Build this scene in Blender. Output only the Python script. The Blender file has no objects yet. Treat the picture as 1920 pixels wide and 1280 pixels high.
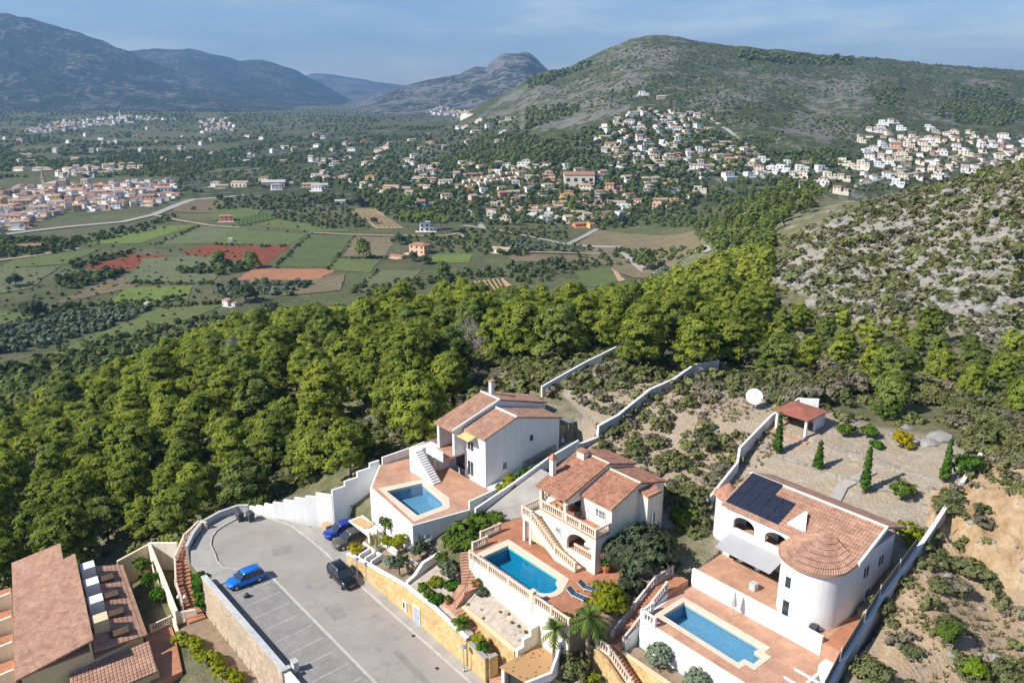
import bpy, bmesh, math, random
import numpy as np
from math import sin, cos, pi, radians, sqrt, atan2, hypot, tan

scene = bpy.context.scene
COL = scene.collection
rng = np.random.default_rng(7)
random.seed(7)

# ------------------------------------------------------------------ camera
FPX, PITCH, CAMH = 1493.0, radians(17.3), 51.0
cam_data = bpy.data.cameras.new("camera")
cam_data.sensor_width = 36.0
cam_data.lens = 36.0 * FPX / 1920.0
cam_data.clip_start, cam_data.clip_end = 1.0, 60000.0
cam = bpy.data.objects.new("camera", cam_data)
COL.objects.link(cam)
cam.location = (0, 0, CAMH)
cam.rotation_euler = (pi / 2 - PITCH, 0, 0)
scene.camera = cam

# ------------------------------------------------------------------ sky and sun
SUN_EL = radians(41)
SUN_TO = (-0.92, -0.39)                       # horizontal direction towards the sun
world = bpy.data.worlds.new("World")
scene.world = world
world.use_nodes = True
wn, wl = world.node_tree.nodes, world.node_tree.links
wn.clear()
w_out = wn.new("ShaderNodeOutputWorld")
w_bg = wn.new("ShaderNodeBackground")
w_bg.inputs["Strength"].default_value = 0.062
sky = wn.new("ShaderNodeTexSky")
sky.sky_type = 'NISHITA'
sky.sun_disc = False
sky.sun_elevation = SUN_EL
sky.sun_rotation = atan2(SUN_TO[0], SUN_TO[1]) % (2 * pi)
sky.altitude = 100
sky.air_density = 1.0
sky.dust_density = 0.3
sky.ozone_density = 3.0
tc = wn.new("ShaderNodeTexCoord")
mp = wn.new("ShaderNodeMapping")
mp.inputs["Scale"].default_value = (4.0, 4.0, 22.0)
mp.inputs["Location"].default_value = (3.1, 0.4, 0.0)
nz = wn.new("ShaderNodeTexNoise")
nz.inputs["Scale"].default_value = 1.0
nz.inputs["Detail"].default_value = 7.0
nz.inputs["Roughness"].default_value = 0.55
rp = wn.new("ShaderNodeValToRGB")
for k_, (p_, c_) in enumerate(((0.36, (0.82, 0.88, 0.95, 1)), (0.50, (1, 1, 1, 1)), (0.64, (1.5, 1.32, 1.12, 1)))):
    e_ = rp.color_ramp.elements[k_] if k_ < 2 else rp.color_ramp.elements.new(p_)
    e_.position = p_
    e_.color = c_
tint = wn.new("ShaderNodeMix")
tint.data_type = 'RGBA'
tint.blend_type = 'MULTIPLY'
tint.inputs["Factor"].default_value = 1.0
tint.inputs[7].default_value = (0.96, 0.95, 1.04, 1)
cl = wn.new("ShaderNodeMix")
cl.data_type = 'RGBA'
cl.blend_type = 'MULTIPLY'
cl.inputs["Factor"].default_value = 1.0
wl.new(tc.outputs["Generated"], mp.inputs["Vector"])
wl.new(mp.outputs["Vector"], nz.inputs["Vector"])
wl.new(nz.outputs["Fac"], rp.inputs["Fac"])
wl.new(sky.outputs["Color"], tint.inputs[6])
wl.new(tint.outputs[2], cl.inputs[6])
wl.new(rp.outputs["Color"], cl.inputs[7])
wl.new(cl.outputs[2], w_bg.inputs["Color"])
wl.new(w_bg.outputs["Background"], w_out.inputs["Surface"])

sun_d = bpy.data.lights.new("sun", 'SUN')
sun_d.energy = 3.55
sun_d.angle = radians(0.53)
sun_d.color = (1.0, 0.945, 0.86)
sun = bpy.data.objects.new("sun", sun_d)
COL.objects.link(sun)
sn = hypot(*SUN_TO)
sd = (SUN_TO[0] / sn * cos(SUN_EL), SUN_TO[1] / sn * cos(SUN_EL), sin(SUN_EL))
sun.rotation_euler = (pi / 2 - SUN_EL, 0, atan2(sd[1], sd[0]) + pi / 2)
sun.location = (-200, -80, 300)

scene.view_settings.view_transform = 'Standard'
scene.view_settings.look = 'None'
scene.view_settings.exposure = 1.12
scene.view_settings.gamma = 1.0
scene.view_settings.use_curve_mapping = False
scene.cycles.max_bounces = 6
scene.cycles.diffuse_bounces = 4
scene.cycles.glossy_bounces = 2
scene.cycles.transmission_bounces = 4
scene.cycles.transparent_max_bounces = 8
scene.cycles.volume_bounces = 0
scene.cycles.use_denoising = True
HAZE_DENSITY = 1.12e-4

# ------------------------------------------------------------------ geometry helpers
TH = radians(-49.5)                           # the street and the plots run along this bearing
VA = np.array([cos(TH), sin(TH)])
VB = np.array([-VA[1], VA[0]])


def P(a, b, z=0.0):
    """street coordinates (a along the street, b uphill) -> world"""
    return (a * VA[0] + b * VB[0], a * VA[1] + b * VB[1], z)


def ray_dir(px, py):
    u, v = (np.asarray(px, float) - 960) / FPX, (640 - np.asarray(py, float)) / FPX
    return u, cos(PITCH) + v * sin(PITCH), -sin(PITCH) + v * cos(PITCH)


def Wz(px, py, z):
    """world point at height z that the sight line through a pixel of the survey photo meets"""
    u, v, w = ray_dir(px, py)
    t = (z - CAMH) / w
    return (float(u * t), float(v * t), z)


def ab(p):
    return (p[0] * VA[0] + p[1] * VA[1], p[0] * VB[0] + p[1] * VB[1])


class MB:
    """collects faces (in street coordinates unless world=True) for one mesh"""

    def __init__(self, world=False):
        self.v, self.f, self.m, self.world = [], [], [], world
        self.cm = 0

    def pt(self, p):
        self.v.append(tuple(p) if self.world else P(*p))
        return len(self.v) - 1

    def face(self, pts):
        self.f.append([self.pt(p) for p in pts])
        self.m.append(self.cm)

    def hexa(self, lo, hi):
        """lo, hi: four points each, same winding"""
        i = [self.pt(p) for p in list(lo) + list(hi)]
        for q in ((3, 2, 1, 0), (4, 5, 6, 7), (0, 1, 5, 4), (1, 2, 6, 5), (2, 3, 7, 6), (3, 0, 4, 7)):
            self.f.append([i[k] for k in q])
            self.m.append(self.cm)

    def box(self, a0, a1, b0, b1, z0, z1):
        q = ((a0, b0), (a1, b0), (a1, b1), (a0, b1))
        self.hexa([(a, b, z0) for a, b in q], [(a, b, z1) for a, b in q])

    def prism(self, poly, z0, z1):
        n = len(poly)
        zz = (lambda z: z if isinstance(z, (list, tuple)) else [z] * n)
        lo = [self.pt((p[0], p[1], h)) for p, h in zip(poly, zz(z0))]
        hi = [self.pt((p[0], p[1], h)) for p, h in zip(poly, zz(z1))]
        self.f.append(hi)
        self.f.append(lo[::-1])
        self.m += [self.cm] * (2 + n)
        for k in range(n):
            j = (k + 1) % n
            self.f.append([lo[k], lo[j], hi[j], hi[k]])

    def ring_loft(self, rings, cap=True, closed=True):
        idx = [[self.pt(p) for p in r] for r in rings]
        n = len(idx[0])
        for r0, r1 in zip(idx[:-1], idx[1:]):
            for k in range(n if closed else n - 1):
                j = (k + 1) % n
                self.f.append([r0[k], r0[j], r1[j], r1[k]])
                self.m.append(self.cm)
        if cap:
            self.f.append(idx[0][::-1])
            self.f.append(idx[-1])
            self.m += [self.cm] * 2

    def tube(self, pts, rad, n=6, cap=True):
        """tapering tube along points, world-like vectors in this builder's own coordinates"""
        pts = [np.array(p, float) for p in pts]
        if not isinstance(rad, (list, tuple)):
            rad = [rad] * len(pts)
        rings = []
        for i, p in enumerate(pts):
            d = pts[min(i + 1, len(pts) - 1)] - pts[max(i - 1, 0)]
            d = d / (np.linalg.norm(d) + 1e-9)
            up = np.array([0, 0, 1.0]) if abs(d[2]) < 0.9 else np.array([1.0, 0, 0])
            s = np.cross(d, up)
            s /= np.linalg.norm(s)
            t = np.cross(s, d)
            rings.append([tuple(p + rad[i] * (cos(k * 2 * pi / n) * s + sin(k * 2 * pi / n) * t)) for k in range(n)])
        self.ring_loft(rings, cap)

    def lathe(self, c, prof, n=12):
        self.ring_loft([[(c[0] + r * cos(k * 2 * pi / n), c[1] + r * sin(k * 2 * pi / n), c[2] + z) for k in range(n)] for r, z in prof])

    def wall(self, pts, th, zb, step=False):
        """wall along (a, b, ztop) points; zb: foot height (number or list); step: tops as level steps"""
        n = len(pts)
        zb = zb if isinstance(zb, (list, tuple)) else [zb] * n
        q = np.array([p[:2] for p in pts], float)
        d = q[1:] - q[:-1]
        d /= np.linalg.norm(d, axis=1)[:, None]
        nn = np.c_[-d[:, 1], d[:, 0]]
        L, R = [], []
        for i in range(n):
            a, b = nn[max(0, i - 1)], nn[min(i, n - 2)]
            m = a + b
            m = m / (np.linalg.norm(m) + 1e-9)
            o = m * (th / 2 / max(0.55, float(m @ a)))
            L.append(q[i] - o)
            R.append(q[i] + o)
        for i in range(n - 1):
            z0, z1 = pts[i][2], pts[i][2] if step else pts[i + 1][2]
            c = (L[i], L[i + 1], R[i + 1], R[i])
            self.hexa([(*p, z) for p, z in zip(c, (zb[i], zb[i + 1], zb[i + 1], zb[i]))], [(*p, z) for p, z in zip(c, (z0, z1, z1, z0))])


def wloc(o):
    x = y = z = 0.0
    while o is not None:
        x += o.location.x
        y += o.location.y
        z += o.location.z
        o = o.parent
    return (x, y, z)


def build(name, mb, mats, parent=None, kind=None, label=None, cat=None, group=None, smooth=False, local=False):
    me = bpy.data.meshes.new(name)
    v = np.array(mb.v, float)
    if parent is not None and not local:
        v = v - np.array(wloc(parent))
    me.from_pydata(v.tolist(), [], mb.f)
    mats = mats if isinstance(mats, (list, tuple)) else [mats]
    for m in mats:
        me.materials.append(m)
    if len(mats) > 1:
        me.polygons.foreach_set("material_index", mb.m)
    if smooth:
        me.polygons.foreach_set("use_smooth", [True] * len(me.polygons))
    me.validate()
    me.update()
    o = bpy.data.objects.new(name, me)
    COL.objects.link(o)
    if parent is not None:
        o.parent = parent
    tag(o, label, cat, group, kind)
    return o


def tag(o, label=None, cat=None, group=None, kind=None):
    for k, val in (("label", label), ("category", cat), ("group", group), ("kind", kind)):
        if val:
            o[k] = val
    return o


def thing(name, label, cat, loc=(0, 0, 0), group=None):
    o = bpy.data.objects.new(name, None)
    o.empty_display_size = 0.3
    COL.objects.link(o)
    o.location = loc
    return tag(o, label, cat, group)


def kids(o):
    return CH.get(o.name, [])


def copy_tree(o, parent=None):
    c = o.copy()
    COL.objects.link(c)
    if parent is not None:
        c.parent = parent
    for ch in list(o.children):
        copy_tree(ch, c)
    return c


ORD = ["first", "second", "third", "fourth", "fifth", "sixth", "seventh", "eighth", "ninth", "tenth"]


def nth(k):
    if k < 10:
        return ORD[k]
    n = k + 1
    return f"{n}{'th' if 10 < n % 100 < 14 else {1: 'st', 2: 'nd', 3: 'rd'}.get(n % 10, 'th')}"


def proj(p):
    x, y, z = p[0], p[1], p[2] - CAMH
    d = y * cos(PITCH) - z * sin(PITCH)
    return 960 + FPX * x / d, 640 - FPX * (y * sin(PITCH) + z * cos(PITCH)) / d, d


# ------------------------------------------------------------------ materials
def new_mat(name):
    m = bpy.data.materials.new(name)
    m.use_nodes = True
    nt = m.node_tree
    return m, nt, nt.nodes["Principled BSDF"]


def N(nt, t, **kw):
    n = nt.nodes.new(t)
    for k, v in kw.items():
        if k in n.inputs:
            n.inputs[k].default_value = v
        else:
            setattr(n, k, v)
    return n


def geo_pos(nt):
    return N(nt, "ShaderNodeNewGeometry").outputs["Position"]


def noise(nt, vec, scale, detail=4.0, rough=0.6):
    n = N(nt, "ShaderNodeTexNoise")
    n.inputs["Scale"].default_value = scale
    n.inputs["Detail"].default_value = detail
    n.inputs["Roughness"].default_value = rough
    nt.links.new(vec, n.inputs["Vector"])
    return n.outputs["Fac"]


def ramp(nt, fac, stops):
    r = N(nt, "ShaderNodeValToRGB")
    e = r.color_ramp.elements
    while len(e) < len(stops):
        e.new(0.5)
    for k, (p, c) in enumerate(stops):
        e[k].position = p
        e[k].color = (*c, 1) if len(c) == 3 else c
    nt.links.new(fac, r.inputs["Fac"])
    return r.outputs["Color"]


def mix(nt, fac, a, b, mode='MIX'):
    n = N(nt, "ShaderNodeMix")
    n.data_type = 'RGBA'
    n.blend_type = mode
    for s, val in ((0, fac), (6, a), (7, b)):
        if isinstance(val, (int, float)):
            n.inputs[s].default_value = val
        elif isinstance(val, tuple):
            n.inputs[s].default_value = (*val, 1)
        else:
            nt.links.new(val, n.inputs[s])
    return n.outputs[2]


def bump(nt, bsdf, height, strength=0.4, dist=0.05):
    b = N(nt, "ShaderNodeBump")
    b.inputs["Strength"].default_value = strength
    b.inputs["Distance"].default_value = dist
    nt.links.new(height, b.inputs["Height"])
    nt.links.new(b.outputs["Normal"], bsdf.inputs["Normal"])


def plain(name, col, rough=0.7, var=0.12, scale=0.8, metal=0.0, bmp=0.15, spec=0.3, coat=0.0, streak=0.0):
    """a painted / plastered / cast surface with weathering noise"""
    m, nt, b = new_mat(name)
    pos = geo_pos(nt)
    f1 = noise(nt, pos, scale, 5)
    f2 = noise(nt, pos, scale * 14, 3)
    lo = tuple(c * (1 - var) for c in col)
    hi = tuple(min(1, c * (1 + var * 0.6)) for c in col)
    c = ramp(nt, f1, [(0.3, lo), (0.62, hi)])
    c = mix(nt, 0.25, c, ramp(nt, f2, [(0.35, tuple(x * (1 - var) for x in col)), (0.65, hi)]))
    if streak:
        mp_ = N(nt, "ShaderNodeMapping")
        mp_.inputs["Scale"].default_value = (2.6, 2.6, 0.22)
        nt.links.new(pos, mp_.inputs["Vector"])
        k_ = 1 - streak
        c = mix(nt, 1.0, c, ramp(nt, noise(nt, mp_.outputs["Vector"], 1.0, 6, 0.7), [(0.36, (k_, k_ * .985, k_ * .96)), (0.56, (1, 1, 1))]), 'MULTIPLY')
    nt.links.new(c, b.inputs["Base Color"])
    b.inputs["Roughness"].default_value = rough
    b.inputs["Metallic"].default_value = metal
    b.inputs["Specular IOR Level"].default_value = spec
    b.inputs["Coat Weight"].default_value = coat
    if bmp:
        bump(nt, b, f2, bmp, 0.02)
    return m


def stone(name, cols, scale=3.0, joint=(0.25, 0.2, 0.15), bmp=0.5):
    """rubble cladding: voronoi stones with recessed joints"""
    m, nt, b = new_mat(name)
    pos = geo_pos(nt)
    vo = N(nt, "ShaderNodeTexVoronoi")
    vo.inputs["Scale"].default_value = scale
    nt.links.new(pos, vo.inputs["Vector"])
    ve = N(nt, "ShaderNodeTexVoronoi")
    ve.feature = 'DISTANCE_TO_EDGE'
    ve.inputs["Scale"].default_value = scale
    nt.links.new(pos, ve.inputs["Vector"])
    sep = N(nt, "ShaderNodeSeparateColor")
    nt.links.new(vo.outputs["Color"], sep.inputs["Color"])
    n = len(cols)
    c = ramp(nt, sep.outputs[0], [(0.1 + 0.8 * k / max(1, n - 1), q) for k, q in enumerate(cols)])
    big = ramp(nt, noise(nt, pos, 0.35, 4), [(0.35, (0.78, 0.76, 0.74)), (0.65, (1.08, 1.06, 1.02))])
    c = mix(nt, 1.0, c, big, 'MULTIPLY')
    e = ramp(nt, ve.outputs["Distance"], [(0.0, (0, 0, 0)), (0.06, (1, 1, 1))])
    c = mix(nt, e, joint, c)
    nt.links.new(c, b.inputs["Base Color"])
    b.inputs["Roughness"].default_value = 0.9
    bump(nt, b, e, bmp, 0.04)
    return m


def tiles(name, c1, c2, mort, size=0.33, rot=TH, gap=0.03, rough=0.7, offset=0.0):
    """small floor tiles, too small in the photograph to pick apart"""
    m, nt, b = new_mat(name)
    pos = geo_pos(nt)
    mp_ = N(nt, "ShaderNodeMapping")
    mp_.inputs["Rotation"].default_value = (0, 0, -rot)
    nt.links.new(pos, mp_.inputs["Vector"])
    br = N(nt, "ShaderNodeTexBrick")
    br.offset = offset
    br.inputs["Scale"].default_value = 1.0
    br.inputs["Brick Width"].default_value = size
    br.inputs["Row Height"].default_value = size
    br.inputs["Mortar Size"].default_value = gap * size
    br.inputs["Color1"].default_value = (*c1, 1)
    br.inputs["Color2"].default_value = (*c2, 1)
    br.inputs["Mortar"].default_value = (*mort, 1)
    nt.links.new(mp_.outputs["Vector"], br.inputs["Vector"])
    big = ramp(nt, noise(nt, pos, 0.5, 5), [(0.3, (0.72, 0.72, 0.72)), (0.68, (1.12, 1.1, 1.08))])
    nt.links.new(mix(nt, 1.0, br.outputs["Color"], big, 'MULTIPLY'), b.inputs["Base Color"])
    b.inputs["Roughness"].default_value = rough
    return m


def roof_mat(name, cols):
    m, nt, b = new_mat(name)
    pos = geo_pos(nt)
    vo = N(nt, "ShaderNodeTexVoronoi")
    vo.inputs["Scale"].default_value = 3.2
    nt.links.new(pos, vo.inputs["Vector"])
    sep = N(nt, "ShaderNodeSeparateColor")
    nt.links.new(vo.outputs["Color"], sep.inputs["Color"])
    c = ramp(nt, sep.outputs[0], [(0.1 + 0.8 * k / (len(cols) - 1), q) for k, q in enumerate(cols)])
    big = ramp(nt, noise(nt, pos, 0.9, 5), [(0.3, (0.75, 0.72, 0.7)), (0.66, (1.12, 1.1, 1.08))])
    nt.links.new(mix(nt, 1.0, c, big, 'MULTIPLY'), b.inputs["Base Color"])
    b.inputs["Roughness"].default_value = 0.85
    return m


def leaf_mat(name, dark, light, trans=0.35, objvar=0.25):
    """foliage: vertex attribute 'tint' and a per-object random shift mix two greens; light passes through"""
    m, nt, b = new_mat(name)
    nt.nodes.remove(b)
    out = nt.nodes["Material Output"]
    at = N(nt, "ShaderNodeAttribute", attribute_name="tint")
    oi = N(nt, "ShaderNodeObjectInfo")
    ma = N(nt, "ShaderNodeMath", operation='MULTIPLY_ADD')
    nt.links.new(oi.outputs["Random"], ma.inputs[0])
    ma.inputs[1].default_value = objvar
    nt.links.new(at.outputs["Fac"], ma.inputs[2])
    sb = N(nt, "ShaderNodeMath", operation='SUBTRACT', use_clamp=True)
    nt.links.new(ma.outputs[0], sb.inputs[0])
    sb.inputs[1].default_value = objvar / 2
    c = mix(nt, sb.outputs[0], dark, light)
    df = N(nt, "ShaderNodeBsdfDiffuse")
    tr = N(nt, "ShaderNodeBsdfTranslucent")
    nt.links.new(c, df.inputs["Color"])
    nt.links.new(mix(nt, 1.0, c, (1.25, 1.15, 0.55), 'MULTIPLY'), tr.inputs["Color"])
    ms = N(nt, "ShaderNodeMixShader")
    ms.inputs[0].default_value = trans
    nt.links.new(df.outputs[0], ms.inputs[1])
    nt.links.new(tr.outputs[0], ms.inputs[2])
    nt.links.new(ms.outputs[0], out.inputs["Surface"])
    return m


M = {}
M['white'] = plain('white_plaster', (0.75, 0.75, 0.74), 0.85, 0.08, 0.5, streak=0.09)
M['cream'] = plain('cream_plaster', (0.76, 0.70, 0.58), 0.85, 0.08, 0.5, streak=0.10)
M['sand'] = plain('sand_plaster', (0.66, 0.53, 0.34), 0.85, 0.08, 0.6)
M['greywall'] = plain('weathered_wall', (0.50, 0.50, 0.49), 0.9, 0.18, 0.6, bmp=0.3, streak=0.2)
M['greydark'] = plain('dark_render', (0.20, 0.21, 0.22), 0.9, 0.15, 0.6)
M['balu'] = plain('cast_stone', (0.66, 0.54, 0.43), 0.8, 0.10, 1.5)
M['balugrey'] = plain('aged_cast_stone', (0.52, 0.46, 0.42), 0.85, 0.18, 1.5)
M['coping'] = plain('pool_coping', (0.62, 0.53, 0.42), 0.75, 0.10, 1.2)
M['asphalt'] = None
M['concrete'] = plain('concrete', (0.34, 0.32, 0.29), 0.9, 0.22, 0.5, bmp=0.3)
M['kerb'] = plain('kerb_stone', (0.44, 0.42, 0.38), 0.9, 0.2, 1.0)
M['paint'] = plain('road_paint', (0.38, 0.37, 0.35), 0.85, 0.4, 2.5)
M['ystone'] = stone('yellow_stone', [(0.52, 0.34, 0.13), (0.60, 0.42, 0.19), (0.66, 0.49, 0.25), (0.56, 0.42, 0.24)], 3.2, (0.50, 0.36, 0.18), 0.4)
M['bstone'] = stone('beige_stone', [(0.42, 0.32, 0.22), (0.52, 0.42, 0.30), (0.60, 0.50, 0.38), (0.46, 0.36, 0.26)], 3.0, (0.36, 0.29, 0.22), 0.5)
M['rubble'] = stone('grey_rubble', [(0.26, 0.24, 0.22), (0.36, 0.34, 0.30), (0.42, 0.39, 0.34)], 3.0, (0.16, 0.14, 0.12), 0.7)
M['terra'] = tiles('terracotta_floor', (0.40, 0.165, 0.085), (0.46, 0.21, 0.12), (0.30, 0.17, 0.11), 0.34)
M['terralight'] = tiles('worn_terracotta_floor', (0.46, 0.25, 0.16), (0.52, 0.30, 0.20), (0.40, 0.26, 0.18), 0.34)
M['hexpave'] = None
M['roof'] = roof_mat('clay_tiles', [(0.31, 0.145, 0.09), (0.39, 0.185, 0.115), (0.45, 0.235, 0.155), (0.36, 0.185, 0.125)])
M['roofpale'] = roof_mat('pale_clay_tiles', [(0.36, 0.20, 0.135), (0.42, 0.245, 0.17), (0.47, 0.285, 0.20), (0.39, 0.23, 0.16)])
M['roofred'] = roof_mat('red_tiles', [(0.29, 0.10, 0.065), (0.34, 0.125, 0.08), (0.31, 0.11, 0.075)])
M['wood'] = plain('timber', (0.30, 0.19, 0.10), 0.75, 0.25, 2.0)
M['darkwood'] = plain('dark_timber', (0.10, 0.06, 0.035), 0.75, 0.25, 2.0)
M['plank'] = plain('raw_planks', (0.50, 0.34, 0.18), 0.8, 0.2, 3.0)
M['metal'] = plain('grey_metal', (0.42, 0.43, 0.44), 0.45, 0.1, 1.0, metal=0.6)
M['black'] = plain('black_metal', (0.03, 0.03, 0.033), 0.5, 0.1)
M['fence'] = plain('dark_screen', (0.13, 0.12, 0.12), 0.7, 0.15)
M['doorgrey'] = plain('grey_door', (0.36, 0.40, 0.45), 0.6, 0.08)
M['winframe'] = plain('white_frame', (0.75, 0.75, 0.74), 0.5, 0.03)
M['dish'] = plain('dish_white', (0.80, 0.80, 0.79), 0.5, 0.04)
M['plastic'] = plain('dark_plastic', (0.055, 0.065, 0.075), 0.5, 0.1)
M['tyre'] = plain('tyre_rubber', (0.02, 0.02, 0.021), 0.85, 0.1)
M['rim'] = plain('alloy', (0.5, 0.5, 0.52), 0.35, 0.05, metal=0.8)
M['pot'] = plain('terracotta_pot', (0.45, 0.17, 0.08), 0.8, 0.15, 4.0)
M['skin'] = plain('skin', (0.50, 0.30, 0.22), 0.6, 0.05)
M['blueshirt'] = plain('blue_shirt', (0.06, 0.36, 0.62), 0.9, 0.1)
M['shorts'] = plain('dark_shorts', (0.04, 0.05, 0.08), 0.9, 0.1)
M['hair'] = plain('grey_hair', (0.30, 0.28, 0.26), 0.9, 0.1)
M['lounger'] = plain('blue_sling', (0.05, 0.09, 0.14), 0.8, 0.1)
M['tarp'] = plain('blue_tarp', (0.06, 0.24, 0.55), 0.6, 0.1)
M['orange'] = plain('orange_plaster', (0.58, 0.25, 0.12), 0.85, 0.08)
M['peach'] = plain('peach_plaster', (0.68, 0.42, 0.28), 0.85, 0.08)
M['yellowhouse'] = plain('ochre_plaster', (0.64, 0.45, 0.20), 0.85, 0.08)
M['soil'] = plain('garden_soil', (0.26, 0.19, 0.13), 0.95, 0.3, 1.2, bmp=0.5)
M['gravel'] = plain('pale_gravel', (0.40, 0.34, 0.28), 0.95, 0.3, 2.0, bmp=0.6)
M['rock'] = plain('limestone', (0.25, 0.24, 0.225), 0.9, 0.35, 0.6, bmp=0.8)
M['ochrerock'] = plain('ochre_rock', (0.50, 0.34, 0.17), 0.9, 0.35, 0.8, bmp=0.8)
M['bark'] = plain('bark', (0.13, 0.10, 0.08), 0.95, 0.3, 3.0, bmp=0.6)
M['deadwood'] = plain('bleached_wood', (0.36, 0.33, 0.31), 0.95, 0.2, 3.0)
M['palmbark'] = plain('palm_bark', (0.22, 0.18, 0.14), 0.95, 0.3, 4.0, bmp=0.6)
M['red'] = plain('red_fabric', (0.35, 0.04, 0.03), 0.8, 0.1)

m, nt, b = new_mat('window_glass')
b.inputs["Base Color"].default_value = (0.03, 0.04, 0.05, 1)
b.inputs["Roughness"].default_value = 0.08
b.inputs["Specular IOR Level"].default_value = 0.6
M['glass'] = m
m, nt, b = new_mat('solar_cells')
pos = geo_pos(nt)
nt.links.new(ramp(nt, noise(nt, pos, 3), [(0.3, (0.012, 0.016, 0.03)), (0.7, (0.03, 0.035, 0.055))]), b.inputs["Base Color"])
b.inputs["Roughness"].default_value = 0.3
M['solar'] = m


def paint(name, col):
    m, nt, b = new_mat(name)
    b.inputs["Base Color"].default_value = (*col, 1)
    b.inputs["Roughness"].default_value = 0.32
    b.inputs["Metallic"].default_value = 0.25
    b.inputs["Coat Weight"].default_value = 0.6
    b.inputs["Coat Roughness"].default_value = 0.06
    return m


M['carblue'] = paint('bright_blue_paint', (0.008, 0.17, 0.62))
M['carnavy'] = paint('navy_blue_paint', (0.012, 0.035, 0.28))
M['carblack'] = paint('black_paint', (0.010, 0.011, 0.014))
M['carolive'] = paint('grey_bronze_paint', (0.10, 0.095, 0.075))
M['lamp_lens'] = paint('lamp_lens', (0.7, 0.7, 0.7))
M['tail_lens'] = paint('tail_lens', (0.35, 0.01, 0.01))

# asphalt: mottled, stained, with long cracks and paler worn lanes
m, nt, b = new_mat('asphalt')
pos = geo_pos(nt)
c = ramp(nt, noise(nt, pos, 0.22, 6, 0.65), [(0.3, (0.255, 0.228, 0.197)), (0.5, (0.315, 0.282, 0.245)), (0.7, (0.365, 0.328, 0.286))])
c = mix(nt, 0.35, c, ramp(nt, noise(nt, pos, 9, 3), [(0.3, (0.19, 0.18, 0.17)), (0.7, (0.37, 0.355, 0.33))]))
wv = N(nt, "ShaderNodeTexVoronoi")
wv.feature = 'DISTANCE_TO_EDGE'
wv.inputs["Scale"].default_value = 0.13
nzv = N(nt, "ShaderNodeTexNoise")
nzv.inputs["Scale"].default_value = 0.7
nzv.inputs["Detail"].default_value = 5
nt.links.new(pos, nzv.inputs["Vector"])
nt.links.new(mix(nt, 0.12, pos, nzv.outputs["Color"], 'ADD'), wv.inputs["Vector"])
c = mix(nt, ramp(nt, wv.outputs["Distance"], [(0.0, (0.45, 0.45, 0.45)), (0.006, (0, 0, 0))]), c, (0.17, 0.16, 0.15))
st = ramp(nt, noise(nt, pos, 0.6, 6, 0.7), [(0.55, (0, 0, 0)), (0.72, (0.55, 0.55, 0.55))])
c = mix(nt, st, c, (0.17, 0.155, 0.14))
nt.links.new(c, b.inputs["Base Color"])
b.inputs["Roughness"].default_value = 0.9
M['asphalt'] = m
m2, nt, b = new_mat('bay_surface')
pos = geo_pos(nt)
c = ramp(nt, noise(nt, pos, 0.5, 6, 0.7), [(0.3, (0.165, 0.157, 0.145)), (0.5, (0.235, 0.223, 0.204)), (0.72, (0.325, 0.307, 0.28))])
c = mix(nt, 0.3, c, ramp(nt, noise(nt, pos, 9, 3), [(0.3, (0.15, 0.15, 0.14)), (0.7, (0.34, 0.33, 0.32))]))
nt.links.new(c, b.inputs["Base Color"])
b.inputs["Roughness"].default_value = 0.9
M['bays'] = m2

# patterned brown paving with dark pock marks
m, nt, b = new_mat('patterned_paving')
pos = geo_pos(nt)
vo = N(nt, "ShaderNodeTexVoronoi")
vo.inputs["Scale"].default_value = 2.1
nt.links.new(pos, vo.inputs["Vector"])
c = mix(nt, ramp(nt, vo.outputs["Distance"], [(0.20, (1, 1, 1)), (0.30, (0, 0, 0))]), (0.40, 0.235, 0.105), (0.19, 0.09, 0.035))
nt.links.new(c, b.inputs["Base Color"])
b.inputs["Roughness"].default_value = 0.8
M['hexpave'] = m


def water_mat(name, col):
    m, nt, b = new_mat(name)
    nt.nodes.remove(b)
    out = nt.nodes["Material Output"]
    tr = N(nt, "ShaderNodeBsdfTransparent")
    tr.inputs["Color"].default_value = (*col, 1)
    gl = N(nt, "ShaderNodeBsdfGlossy")
    gl.inputs["Roughness"].default_value = 0.04
    pos = geo_pos(nt)
    bp = N(nt, "ShaderNodeBump")
    bp.inputs["Strength"].default_value = 0.10
    bp.inputs["Distance"].default_value = 0.04
    nt.links.new(noise(nt, pos, 2.2, 3), bp.inputs["Height"])
    lw = N(nt, "ShaderNodeLayerWeight")
    lw.inputs["Blend"].default_value = 0.5
    pw = N(nt, "ShaderNodeMath", operation='POWER')
    nt.links.new(lw.outputs["Facing"], pw.inputs[0])
    pw.inputs[1].default_value = 5.0
    fr = N(nt, "ShaderNodeMath", operation='MULTIPLY_ADD')
    nt.links.new(pw.outputs[0], fr.inputs[0])
    fr.inputs[1].default_value = 0.95
    fr.inputs[2].default_value = 0.025
    nt.links.new(bp.outputs["Normal"], gl.inputs["Normal"])
    nt.links.new(bp.outputs["Normal"], lw.inputs["Normal"])
    ms = N(nt, "ShaderNodeMixShader")
    nt.links.new(fr.outputs[0], ms.inputs[0])
    nt.links.new(tr.outputs[0], ms.inputs[1])
    nt.links.new(gl.outputs[0], ms.inputs[2])
    nt.links.new(ms.outputs[0], out.inputs["Surface"])
    return m


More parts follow.
